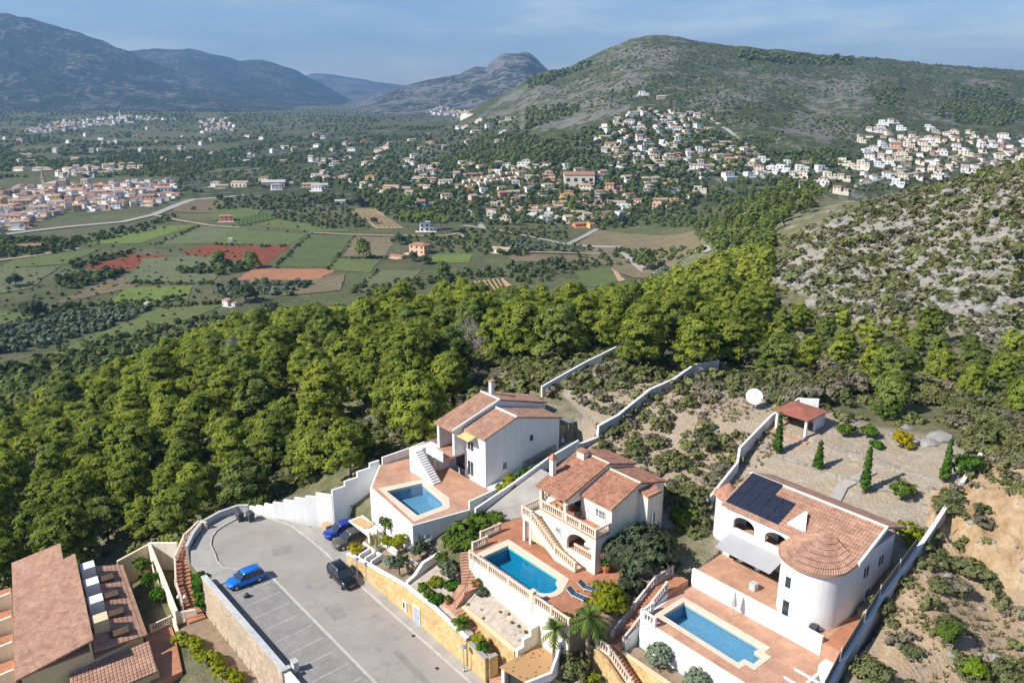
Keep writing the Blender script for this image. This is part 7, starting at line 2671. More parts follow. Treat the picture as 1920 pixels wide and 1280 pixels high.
    mb.hexa([(L / 2 - .05, -hw * .5, .26), (L / 2 + .006, -hw * .45, .26), (L / 2 + .006, hw * .45, .26), (L / 2 - .05, hw * .5, .26)], [(L / 2 - .05, -hw * .5, .40), (L / 2 + .006, -hw * .45, .40), (L / 2 + .006, hw * .45, .40), (L / 2 - .05, hw * .5, .40)])
    build('grille', mb, M['black'], t, local=True)
    r = .35 if suv else .31
    for x in (-L * .30, L * .315):
        for s in (-1, 1):
            mb = MB(world=True)
            n = 16
            mb.ring_loft([[(x + q * cos(k * 2 * pi / n), s * (hw + o), r + q * sin(k * 2 * pi / n)) for k in range(n)] for q, o in ((r * .6, -.22), (r, -.20), (r, -.01), (r * .62, .012))])
            wh = build('wheel', mb, M['tyre'], t, local=True)
            mb = MB(world=True)
            mb.ring_loft([[(x + q * cos(k * 2 * pi / n), s * (hw + o), r + q * sin(k * 2 * pi / n)) for k in range(n)] for q, o in ((r * .62, -.03), (r * .62, .016), (r * .2, .03))])
            rm = build('rim', mb, M['rim'], wh, local=True)
    return t


make_car('bright blue hatchback in the first parking bay', -76.1, 26.75, 0.01, -92, 4.1, 1.75, 1.5, M['carblue'])
make_car('black estate with roof rails at the kerb below the street wall', -69.6, 35.0, 0.01, -2, 4.5, 1.85, 1.66, M['carblack'], True)
make_car('grey bronze car nearer the street under the carport', -75.4, 39.4, 0.11, -96, 4.4, 1.85, 1.68, M['carolive'], True)
make_car('dark blue car farther in beside the white wall', -78.1, 39.6, 0.11, -98, 4.3, 1.8, 1.5, M['carnavy'])

# ================================================================== STREET FURNITURE
def lamp(label, pos, h, two=False, head='metal'):
    t = thing('street_lamp', label, 'street lamp', pos)
    x, y, z = pos
    mb = MB(world=True)
    mb.lathe((x, y, z), [(.10, 0), (.10, .25), (.05, .3), (.04, h)], 8)
    build('pole', mb, M['metal'] if not two else M['winframe'], t)
    if two:
        for s in (-1, 1):
            mb = MB(world=True)
            mb.tube([(x, y, z + h - .1), (x + s * .32, y, z + h)], .03, 5)
            build('arm', mb, M['winframe'], t)
            mb = MB(world=True)
            mb.lathe((x + s * .34, y, z + h - .15), [(.03, 0), (.17, .08), (.20, .2), (.15, .34), (.03, .4)], 12)
            build('globe', mb, M['dish'], t)
    else:
        mb = MB(world=True)
        mb.lathe((x, y, z + h), [(.03, -.05), (.20, .0), (.32, .1), (.30, .16), (.05, .28)], 14)
        build('lamp_head', mb, M[head], t)
    return t


lamp('grey street lamp on the pavement near the garden steps', P(-49.3, 36.3, .12), 2.6)
lamp('grey street lamp behind the black estate', (*Wz(671, 1090, .12)[:2], .12), 2.7)
lamp('white lamp with two globes at the foot of the curved stairs', P(-79.5, 20.9, -4.1), 3.1, True)
for k, (a_, b_) in enumerate(((-89.4, 31.6), (-88.5, 32.6))):
    t = thing('wheeled_bin', ['dark wheeled waste container at the end of the turning circle', 'second dark waste container nearer the stepped wall'][k], 'waste container', P(a_, b_, 0), 'waste containers')
    mb = MB()
    mb.hexa([(a_ - .42, b_ - .3, .15), (a_ + .42, b_ - .3, .15), (a_ + .42, b_ + .3, .15), (a_ - .42, b_ + .3, .15)], [(a_ - .52, b_ - .38, 1.05), (a_ + .52, b_ - .38, 1.05), (a_ + .52, b_ + .38, 1.05), (a_ - .52, b_ + .38, 1.05)])
    build('tub', mb, M['plastic'], t)
    mb = MB()
    mb.hexa([(a_ - .56, b_ - .42, 1.055), (a_ + .56, b_ - .42, 1.055), (a_ + .56, b_ + .42, 1.055), (a_ - .56, b_ + .42, 1.055)], [(a_ - .5, b_ - .2, 1.2), (a_ + .5, b_ - .2, 1.2), (a_ + .5, b_ + .36, 1.2), (a_ - .5, b_ + .36, 1.2)])
    build('lid', mb, M['plastic'], t)
    for da in (-.38, .38):
        for db in (-.26, .26):
            mb = MB()
            mb.box(a_ + da - .04, a_ + da + .04, b_ + db - .08, b_ + db + .08, 0.01, .149)
            build('wheel', mb, M['tyre'], t)
t = thing('utility_cabinet', 'small white utility cabinet by the parking parapet', 'cabinet', P(-59.7, 24.75, 0))
mb = MB()
mb.box(-60.05, -59.4, 24.35, 24.85, 0.0, 1.0)
build('body', mb, M['white'], t)
mb = MB()
mb.box(-60.1, -59.35, 24.3, 24.9, 1.002, 1.08)
build('lid', mb, M['greywall'], t)
mb = MB()
mb.box(-59.98, -59.47, 24.851, 24.875, .12, .92)
build('door', mb, M['doorgrey'], t)
t = thing('rubbish_sack', 'small dark sack lying in the bay beside the blue hatchback', 'sack', P(-73.5, 25.8, 0))
me = bpy.data.meshes.new('sack')
me.from_pydata((rock_cloud(71, 2)[0] * np.array([.28, .22, .42]) + np.array([0, 0, .2])).tolist(), [], rock_cloud(71, 2)[1].tolist())
me.materials.append(M['black'])
add_mesh('sack', me, t)
mb = MB(world=True)
x, y, _ = P(-73.5, 25.8)
mb.tube([(x, y, .42), (x + .03, y, .58)], [.09, .03], 6)
build('tie', mb, M['red'], t)
mb = MB()
mb.box(-56.9, -56.55, 35.5, 35.85, 0.0, 0.006)
build('drain_grate', mb, M['black'], kind='structure')
mb = MB()
mb.box(-51.6, -51.2, 34.6, 34.9, 0.0, 0.006)
build('drain_grate', mb, M['black'], kind='structure')

for k, q in enumerate(([(-66.5, 31.0), (-63.8, 30.9), (-63.7, 32.3), (-66.4, 32.5)], [(-80.5, 31.8), (-79.0, 31.2), (-78.4, 33.4), (-80.1, 33.9)], [(-56.0, 32.8), (-50.0, 32.6), (-50.0, 33.2), (-56.0, 33.5)])):
    mb = MB()
    mb.prism(q, .0005, .004)
    build('asphalt_patch', mb, M['bays'], kind='structure')
for a_, b_ in ((-70.9, 31.6), (-57.5, 34.2)):
    x, y, _ = P(a_, b_)
    mb = MB(world=True)
    mb.lathe((x, y, 0), [(.34, .0), (.34, .007), (.02, .008)], 16)
    build('manhole_cover', mb, M['metal'], kind='structure')
# satellite dish on its mount, tilted up to the south
dx, dy, _ = P(-50.5, 82.6)
dz = float(ground(dx, dy))
t = thing('satellite_dish', 'big white satellite dish standing on the scrub beside the garden wall', 'satellite dish', (dx, dy, dz))
cx, cy, cz = dx, dy, dz + 1.75
nv = np.array([-0.10, -0.80, 0.60])
nv /= np.linalg.norm(nv)
s1 = np.cross(nv, [0, 0, 1.0])
s1 /= np.linalg.norm(s1)
s2 = np.cross(s1, nv)
mb = MB(world=True)
rings = []
for r, d in ((.02, -.28), (.36, -.24), (.72, -.13), (1.02, .02), (1.04, -.02), (.72, -.17), (.36, -.28), (.02, -.32)):
    rings.append([tuple(np.array([cx, cy, cz]) + nv * d + r * (cos(k * pi / 16) * s1 + sin(k * pi / 16) * s2)) for k in range(32)])
mb.ring_loft(rings, cap=False)
build('reflector', mb, M['dish'], t, smooth=True)
mb = MB(world=True)
f_ = np.array([cx, cy, cz]) + nv * .85
for k in range(3):
    e = np.array([cx, cy, cz]) + 1.0 * (cos(k * 2.094) * s1 + sin(k * 2.094) * s2)
    mb.tube([tuple(e), tuple(f_)], .02, 4)
build('feed_arms', mb, M['metal'], t)
mb = MB(world=True)
mb.tube([tuple(f_ - nv * .1), tuple(f_ + nv * .12)], .08, 8)
build('feed_horn', mb, M['metal'], t)
mb = MB(world=True)
mb.tube([(dx, dy + .35, dz - .4), (dx, dy + .3, dz + 1.55)], .09, 8)
build('mast', mb, M['metal'], t)

# person on the side path: bare-armed figure in a blue shirt, walking away uphill
px_, py_, _ = P(-65.4, 64.2)
t = thing('person', 'person in a bright blue shirt and dark shorts walking beside the white villa', 'person', (px_, py_, 8.36))
t.rotation_euler = (0, 0, 0.5)
J = {'pel': (0, 0, .93, .13, .10), 'waist': (0, 0, 1.08, .12, .09), 'chest': (0, .01, 1.30, .15, .10), 'neck': (0, .01, 1.48, .055, .055), 'head': (0, .02, 1.60, .082, .09), 'crown': (0, .01, 1.72, .05, .05),
     'shl': (-.19, 0, 1.41, .055, .055), 'ell': (-.25, -.03, 1.14, .042, .042), 'wrl': (-.25, .08, .90, .03, .03), 'hal': (-.25, .11, .82, .035, .022),
     'shr': (.19, 0, 1.41, .055, .055), 'elr': (.26, .05, 1.14, .042, .042), 'wrr': (.25, -.02, .90, .03, .03), 'har': (.25, -.02, .82, .035, .022),
     'hil': (-.10, 0, .86, .095, .10), 'knl': (-.11, .14, .49, .062, .062), 'anl': (-.11, .10, .08, .042, .045), 'tol': (-.12, .27, .04, .04, .03),
     'hir': (.10, 0, .86, .095, .10), 'knr': (.11, -.02, .47, .062, .062), 'anr': (.11, -.22, .12, .042, .045), 'tor': (.12, -.08, .04, .04, .03)}
E_ = [('pel', 'waist'), ('waist', 'chest'), ('chest', 'neck'), ('neck', 'head'), ('head', 'crown'), ('chest', 'shl'), ('shl', 'ell'), ('ell', 'wrl'), ('wrl', 'hal'), ('chest', 'shr'), ('shr', 'elr'), ('elr', 'wrr'), ('wrr', 'har'),
      ('pel', 'hil'), ('hil', 'knl'), ('knl', 'anl'), ('anl', 'tol'), ('pel', 'hir'), ('hir', 'knr'), ('knr', 'anr'), ('anr', 'tor')]


def skin(name, joints, edges, mat, grow=0.0, root=None):
    names = list(joints)
    me_ = bpy.data.meshes.new(name)
    me_.from_pydata([joints[n][:3] for n in names], [(names.index(a_), names.index(b_)) for a_, b_ in edges], [])
    o = bpy.data.objects.new(name, me_)
    COL.objects.link(o)
    o.modifiers.new('skin', 'SKIN')
    for v, n in zip(me_.skin_vertices[0].data, names):
        v.radius = (joints[n][3] + grow, joints[n][4] + grow)
        v.use_root = n == (root or names[0])
    sb = o.modifiers.new('sub', 'SUBSURF')
    sb.levels = sb.render_levels = 2
    me_.materials.append(mat)
    o.parent = t
    return o


fing, fe = dict(J), list(E_)
for sd_n, sx in (('l', -1), ('r', 1)):
    hx, hy, hzz = J['ha' + sd_n][:3]
    for k, (dx_, ln) in enumerate(((-.022, .075), (-.008, .085), (.008, .08), (.022, .062))):
        fing[f'f{sd_n}{k}a'] = (hx + .004 * sx, hy + dx_, hzz - .05, .009, .009)
        fing[f'f{sd_n}{k}b'] = (hx - .012 * sx, hy + dx_ * 1.2 + .008, hzz - .05 - ln * .8, .007, .007)
        fe += [('ha' + sd_n, f'f{sd_n}{k}a'), (f'f{sd_n}{k}a', f'f{sd_n}{k}b')]
    fing[f't{sd_n}'] = (hx - .02 * sx, hy + .05, hzz - .03, .010, .010)
    fe.append(('ha' + sd_n, f't{sd_n}'))
skin('body', fing, fe, M['skin'], 0, 'pel')
skin('shirt', {k: J[k] for k in ('pel', 'waist', 'chest', 'shl', 'shr')} | {'ul': (-.22, -.015, 1.28, .058, .058), 'ur': (.225, .025, 1.28, .058, .058)}, [('pel', 'waist'), ('waist', 'chest'), ('chest', 'shl'), ('chest', 'shr'), ('shl', 'ul'), ('shr', 'ur')], M['blueshirt'], .022, 'waist')
skin('shorts', {'pel': J['pel'], 'hil': J['hil'], 'hir': J['hir'], 'kl': (-.11, .09, .60, .085, .085), 'kr': (.11, 0, .60, .085, .085)}, [('pel', 'hil'), ('hil', 'kl'), ('pel', 'hir'), ('hir', 'kr')], M['shorts'], .02, 'pel')
mb = MB(world=True)
mb.ring_loft([[(r * cos(k * pi / 5), .012 + r * 1.12 * sin(k * pi / 5) - .01, z_) for k in range(10)] for r, z_ in ((.088, 1.62), (.095, 1.67), (.085, 1.73), (.05, 1.765), (.01, 1.775))])
build('hair', mb, M['hair'], t, local=True, smooth=True)

# ================================================================== GARDEN PLANTS
def plant(name, label, cat, pos, h, w, mat, seed, clumps=60, leaves=10, size=.12, cr=.28, lobes=None, trunk=0.0, group=None, up=.4, flat=.75, asp=1.2):
    t = thing(name, label, cat, tuple(pos), group)
    lb = lobes or bush_lobes(seed, h - trunk, w)
    lb = [(l[0], l[1], l[2] + trunk, *l[3:]) for l in lb]
    add_mesh('foliage' if not trunk else 'crown', leaf_mesh(name + '_leaves', leaf_cloud(seed, lb, clumps, leaves, size, cr, asp, up, flat), M[mat]), t)
    if trunk or h > 1.2:
        add_mesh('trunk', trunk_mesh(name + '_trunk', h * .75, max(.04, h * .03), seed, M['bark'], 5, w * .35, .15), t)
    return t


def at(px, py, z):
    return Wz(px, py, z)


def gp(px, py):
    p = hit([px], [py])[0]
    return (float(p[0]), float(p[1]), float(p[2]))


plant('carob_tree', 'large dense dark grey-green tree shading the villa corner', 'tree', P(-43.2, 53.2, 6.3), 5.6, 7.6, 'carob', 601, 420, 16, .16, .42, trunk=.9)
plant('lime_shrub', 'bright lime green shrub behind the dark tree', 'shrub', P(-44.0, 60.8, 7.6), 3.2, 3.0, 'lime', 602, 110, 12, .13, .3)
plant('garden_tree', 'olive-green bushy tree uphill of the lime shrub', 'tree', P(-44.8, 63.6, 8.4), 3.4, 3.8, 'scrub', 603, 150, 13, .13, .34)
plant('garden_tree', 'low bushy tree beside the turret wall', 'tree', P(-42.6, 61.0, 7.4), 3.0, 3.4, 'scrub', 6031, 130, 13, .13, .34)
plant('golden_shrub', 'rounded yellow-green shrub at the terrace corner by the palms', 'shrub', P(-41.5, 47.2, 5.9), 3.0, 4.0, 'hedgelime', 604, 200, 14, .12, .3)
plant('dark_shrub', 'dark green shrub behind the rounded yellow-green one', 'shrub', P(-41.6, 49.9, 6.2), 2.6, 2.6, 'carob', 605, 110, 12, .13, .3)
plant('broad_tree', 'broad dark green tree beside the terrace steps', 'tree', P(-60.4, 45.0, 3.6), 4.3, 5.2, 'garden', 606, 280, 15, .15, .4, trunk=.6)
plant('broad_tree', 'second rounded green tree touching the uphill side of the broad one', 'tree', P(-60.3, 47.6, 4.5), 3.6, 4.0, 'garden', 607, 200, 15, .14, .36, trunk=.5)
plant('citrus_tree', 'yellowish citrus tree in the bed by the white villa steps', 'tree', P(-63.0, 53.6, 6.6), 2.5, 3.0, 'hedgelime', 608, 120, 12, .13, .3, trunk=.4)
plant('shrub', 'low green shrub in the citrus bed', 'shrub', P(-63.2, 50.6, 5.6), 1.6, 2.4, 'garden', 609, 80, 10, .12, .26)
hl = [(x_, 0.2 * sin(x_ * 2.1), .9, .8, .85) for x_ in np.linspace(-2.6, 2.6, 9)]
t = plant('hedge', 'thick dark clipped hedge behind the tiled villa chimney', 'hedge', P(-63.2, 58.6, 7.3), 2.0, 3.0, 'hedge', 610, 260, 14, .11, .26, lobes=hl)
t.rotation_euler = (0, 0, atan2(VB[1], VB[0]))
hl = [(x_, .35 * sin(x_ * 1.7), .55 + .1 * sin(x_), .75, .65) for x_ in np.linspace(-5.0, 5.0, 14)]
t = plant('hedge', 'golden green hedge along the path under the parking wall', 'hedge', P(-71.6, 20.4, -4.2), 1.5, 3.0, 'hedgelime', 611, 300, 13, .12, .28, lobes=hl)
t.rotation_euler = (0, 0, TH + .17)
plant('climbing_shrub', 'tall green climber growing at the end of the parking wall', 'shrub', P(-79.7, 23.2, -4.0), 5.0, 2.5, 'hedge', 612, 170, 13, .13, .3, lobes=[(0, 0, 1.2, .9, 1.2), (.2, .1, 2.6, 1.0, 1.2), (-.1, 0, 3.9, .95, 1.0), (-.5, .3, 2.0, .8, 1.0)])
for k, (px, py, z, h, w, mt) in enumerate(((268, 1075, -3.5, 2.6, 2.2, 'garden'), (285, 1100, -4.2, 2.2, 2.0, 'hedge'), (300, 1125, -4.6, 2.0, 2.0, 'hedge'), (275, 1090, -5, 1.3, 1.4, 'hedgelime'))):
    plant('shrub', ['feathery green shrub at the top of the sloping cream wall', 'green shrub midway under the sloping cream wall', 'green shrub near the lower end of the sloping cream wall', 'yellow-green bush in the shade of the low house'][k], 'shrub', at(px, py, z), h, w, mt, 620 + k, 80, 11, .11, .26)
# pairs of sage balls
for k, (a_, b_, r) in enumerate(((-35.2, 46.6, 1.25), (-31.2, 46.6, 1.2))):
    plant('sage_bush', ['round grey-green sage bush nearest the orange steps', 'second round grey-green sage bush in front of the long pool'][k], 'bush', P(a_, b_, 3.9), 2 * r, 2 * r, 'sage', 640 + k, 260, 12, .07, .16, lobes=[(0, 0, r * .95, r * .92, r * .95)], group='sage balls')
# left garden (white villa)
for k, (q, h, w, mt, lab) in enumerate(((P(-71.3, 37.85, 1.35), 1.5, 1.7, 'yellow', 'round bush of yellow flowers at the end of the street wall'),
                                        (P(-62.9, 38.2, 3.0), 2.3, 2.4, 'carob', 'small grey-green tree behind the street wall'),
                                        (P(-70.6, 42.0, 3.0), 2.4, 2.0, 'garden', 'green shrub in front of the pale pool wall beside the carport'),
                                        (P(-72.0, 42.3, 2.5), 2.4, 1.8, 'carob', 'dark shrub at the carport end of the pale pool wall'),
                                        (P(-66.6, 40.5, 3.4), 1.4, 1.6, 'hedgelime', 'yellowish shrub in the middle of the white villa garden'),
                                        (P(-68.2, 40.0, 3.0), 1.5, 1.4, 'hedgelime', 'small golden shrub near the white planter wall'),
                                        (P(-63.2, 41.0, 3.9), 1.6, 1.9, 'carob', 'dark low shrub under the pool terrace corner'),
                                        (P(-65.3, 38.5, 2.7), .9, 1.3, 'sage', 'low greyish plant on the street wall planter'),
                                        (P(-58.9, 40.8, 4.4), 2.0, 1.5, 'garden', 'upright bright shrub beside the dividing wall'),
                                        (P(-57.2, 40.4, 4.3), 2.2, 2.2, 'olive', 'grey olive bush beside the garden stairs'),
                                        (P(-57.7, 39.2, 3.5), 1.3, 1.6, 'hedgelime', 'yellow-green bush below the grey olive bush'),
                                        (P(-56.0, 40.0, 3.7), 1.1, 1.6, 'hedge', 'deep green low bush at the stair landing'),
                                        (P(-58.2, 38.0, 3.1), 1.2, 1.3, 'garden', 'first green bush along the inside of the street wall'),
                                        (P(-57.0, 37.95, 3.1), 1.0, 1.2, 'garden', 'second green bush along the inside of the street wall'),
                                        (P(-55.8, 37.9, 3.1), 1.1, 1.4, 'hedge', 'third green bush along the inside of the street wall'),
                                        (P(-52.6, 41.1, 4.4), .9, 1.1, 'carob', 'round dark cushion plant alone in the rockery bed'),
                                        (P(-48.2, 37.7, 2.4), .9, 1.2, 'hedge', 'green plant in the lower planter by the street lamp'),
                                        (P(-40.8, 41.9, 1.6), 3.6, 3.2, 'scrub', 'round dark tree between the two palms'),
                                        (P(-39.2, 42.6, 1.6), 1.5, 1.5, 'hedgelime', 'small bright shrub right of the palm trunks'),
                                        (P(-42.4, 42.5, 6.3), 1.0, 1.1, 'garden', 'small green plant at the end of the pool balustrade'))):
    plant('shrub' if k not in (1, 17) else 'small_tree', lab, 'shrub' if k not in (1, 17) else 'tree', q, h, w, mt, 650 + k, 70 if k != 17 else 170, 11, .10, .24, trunk=.5 if k == 1 else 0)
# low tufts in the rockery bed and stones
for k in range(26):
    a_, b_ = -53 + .28 * k + random.uniform(-.12, .12), random.uniform(39.6, 41.4)
    z_ = 3.3 + (b_ - 39.4) * .45 - (a_ + 53) * .07 + .3
    x, y, _ = P(a_, b_)
    if k % 3 == 0:
        o = add_mesh('tuft', SH[1 if k % 2 else 0][k % 6], None, (x, y, z_ - .15), k, (.22, .22, .28))
        tag(o, f"{nth(k // 3)} small dry tuft from the stair end of the rockery bed", 'tuft', 'tufts of the rockery bed')
    else:
        s = random.uniform(.1, .24)
        o = add_mesh('stone', RME[k % 5], None, (x, y, z_ - .1), k, (s, s, s))
        tag(o, f"{'large' if s > .2 else 'mid-size' if s > .15 else 'small'} pale stone in the rockery bed, {nth(k)} along from the steps", 'stone', 'stones of the rockery bed')


def palm(name, label, pos, h, fr, n, mat, seed, r0=.17, bark='palmbark', droop=1.0, wfr=.34):
    t = thing(name, label, 'palm tree' if h > 1 else 'plant', tuple(pos))
    r = np.random.default_rng(seed)
    mb = MB(world=True)
    k_ = max(4, int(h / .35))
    mb.ring_loft([[(rr * cos(q * pi / 4) + .05 * sin(i * .5), rr * sin(q * pi / 4) + .03 * i / k_, h * i / k_) for q in range(8)] for i in range(k_ + 1) for rr in [r0 * (1.15 - .35 * i / k_) * (1.06 if i % 2 else .96)]])
    build('trunk', mb, M[bark], t, local=True)
    for i in range(n):
        az = i * 2.399 + r.uniform(-.2, .2)
        el = radians(r.uniform(-35, 75)) if h > 1 else radians(r.uniform(10, 80))
        L = fr * r.uniform(.8, 1.1)
        V, F, T = [], [], []
        m_ = 7
        for s in (-1, 1):
            for q in range(m_):
                u0, u1 = q / m_, (q + .82) / m_

                def pos_(u):
                    rr = L * u * cos(el) * (1 - .12 * u)
                    return np.array([rr * cos(az), rr * sin(az), h + L * u * sin(el) - droop * L * .45 * u * u])
                w0 = wfr * (sin(pi * min(1, .12 + u0 * .95)) * .9 + .1)
                sd_ = np.array([-sin(az), cos(az), 0]) * s
                A, B = pos_(u0), pos_(u1)
                tip = pos_(min(1.05, u1 + .14)) + sd_ * w0 - np.array([0, 0, w0 * .45])
                tip0 = pos_(min(1.0, u0 + .16)) + sd_ * w0 * .95 - np.array([0, 0, w0 * .45])
                V += [A, B, tip, tip0]
                F.append([len(V) - 4, len(V) - 3, len(V) - 2, len(V) - 1])
                T += [float(np.clip(r.normal(.55, .12) + .25 * sin(el), 0, 1))] * 4
        me_ = leaf_mesh('frond', (np.array(V), np.array(F), np.array(T)), M[mat])
        add_mesh('frond', me_, t)
    return t


palm('fan_palm', 'slender tall palm standing by the garage roof', P(-42.0, 40.75, .8), 5.9, 1.9, 26, 'palm', 5, .15)
palm('fan_palm', 'taller fuller palm at the balustrade end', P(-40.4, 43.3, 1.6), 6.1, 2.2, 34, 'palm', 6, .19)
palm('blue_palm', 'squat silvery blue palm under the pale pool corner', P(-64.6, 42.2, 3.7), .5, 1.9, 30, 'silver', 7, .22)
palm('young_palm', 'young palm with thin trunk in the white villa garden', P(-66.0, 40.6, 3.4), 1.5, .9, 16, 'hedgelime', 8, .08)
palm('dwarf_palm', 'bushy dwarf palm in the planter above the street lamp', P(-51.6, 37.75, 2.9), .5, 1.35, 34, 'garden', 9, .14, wfr=.26)
palm('dwarf_palm', 'small palm in the lower planter by the entry steps', P(-49.0, 37.7, 2.4), .9, .8, 16, 'hedgelime', 10, .07)
palm('agave', 'spiky blue-green agave below the orange stair balustrade', P(-38.0, 42.9, 1.3), .15, 1.1, 22, 'sage', 11, .1, droop=.3, wfr=.12)
palm('agave', 'spiky blue agave near the carport in the white villa garden', P(-69.0, 39.4, 2.3), .1, .8, 18, 'silver', 12, .1, droop=.3, wfr=.12)
palm('yucca', 'small dark yucca on the street planter corner', P(-64.4, 41.5, 3.7), .6, .7, 18, 'olive', 13, .06, droop=.4, wfr=.1)
# columnar cacti of the left garden
t = thing('cactus_group', 'clump of tall yellowish columnar cacti beside the carport wall', 'cactus', P(-70.9, 39.8, 1.9))
for k in range(9):
    a_, b_ = -71.3 + random.uniform(0, 1.6), 39.5 + random.uniform(0, .9)
    x, y, _ = P(a_, b_)
    hh_ = random.uniform(.9, 2.1)
    mb = MB(world=True)
    mb.lathe((x, y, 1.8), [(.09, 0), (.11, hh_ * .5), (.10, hh_ * .9), (.03, hh_)], 7)
    build('stem', mb, plain('cactus_skin', (.30, .27, .10), .8, .2) if k == 0 else bpy.data.materials['cactus_skin'], t)
# right garden
for k, (px, py, h, lab) in enumerate(((1620, 924, 6.0, 'tallest slim cypress in the middle of the upper garden'), (1533, 881, 3.4, 'short slim cypress left of the garden path'), (1457, 850, 4.8, 'slim cypress beside the white kinked wall'), (1770, 904, 4.6, 'slim cypress near the uphill end of the boundary wall'))):
    plant('cypress', lab, 'cypress', gp(px, py), h, 1.2, 'cypress', 700 + k, 170, 13, .09, .2, lobes=[(0, 0, h * f_, .55 * (1.12 - f_), h * .17) for f_ in (.15, .3, .45, .6, .75, .88)], group='garden cypresses')
for k, (px, py, h, w, mt, lab) in enumerate(((1808, 890, 2.6, 3.0, 'hedge', 'clipped bright green shrub in the top corner of the boundary wall'), (1690, 840, 2.2, 2.4, 'yellow', 'yellow flowering bush above the upper garden'), (1690, 935, 2.4, 2.8, 'garden', 'round garden tree near the boundary wall'),
                                            (1700, 1015, 2.2, 2.6, 'hedgelime', 'yellow-green bush behind the solar villa'), (1585, 815, 1.6, 2.4, 'garden', 'bush on the bank right of the red gazebo'), (1630, 820, 1.7, 2.0, 'garden', 'bush farther right of the red gazebo'), (1645, 840, 1.0, 1.1, 'hedge', 'small dark bush on the upper garden bank'),
                                            (1460, 925, 1.3, 1.5, 'garden', 'shrub beside the orange turret roof'), (1395, 925, .9, .9, 'lime', 'little lime shrub inside the kinked wall'), (1660, 785, 2.0, 3.6, 'garden', 'dark bushes above the yellow flowering bush'), (1825, 1275, 2.2, 2.2, 'lime', 'bright young pine on the slope outside the boundary wall'), (1775, 1205, 2.0, 1.6, 'garden', 'small green pine on the stony slope'))):
    plant('bush', lab, 'bush', gp(px, py), h, w, mt, 720 + k, 100, 12, .10, .26)
# dead pines: bare grey trees in the wood
for k, (px, py, d, h, lab) in enumerate(((880, 700, 134, 8.0, 'bare grey dead tree standing behind the white villa'), (905, 712, 131, 5.0, 'smaller bare grey dead tree in front of the other'), (450, 770, 160, 7.0, 'bare grey dead tree deep in the wood'), (100, 950, 120, 6.5, 'bare grey dead tree low in the wood'))):
    x, y, z = dist_px(px, py, d)
    z = float(ground(x, y))
    t = thing('dead_tree', lab, 'dead tree', (x, y, z), 'dead trees')
    add_mesh('trunk', trunk_mesh('dead_trunk', h, .16, 90 + k, M['deadwood'], 9, h * .3, .3), t)
    r = np.random.default_rng(800 + k)
    n = 700
    c = r.normal(size=(n, 3))
    c /= np.linalg.norm(c, axis=1)[:, None]
    c = c * np.array([h * .27, h * .27, h * .36]) * r.uniform(.35, 1, (n, 1)) ** .6 + np.array([0, 0, h * .62])
    d_ = c - np.array([0, 0, h * .4])
    d_ /= np.linalg.norm(d_, axis=1)[:, None]
    d_ = d_ + r.normal(0, .3, (n, 3))
    w_ = np.cross(d_, r.normal(size=(n, 3)))
    w_ /= np.linalg.norm(w_, axis=1)[:, None]
    L = r.uniform(.3, .8, (n, 1))
    V = np.stack([c - w_ * .022, c + w_ * .022, c + d_ * L + w_ * .008, c + d_ * L - w_ * .008], 1).reshape(-1, 3)
    add_mesh('twigs', leaf_mesh('dead_twigs', (V, np.arange(len(V)).reshape(-1, 4), r.uniform(0, 1, len(V) // 4).repeat(4)), M['deadtwig']), t)
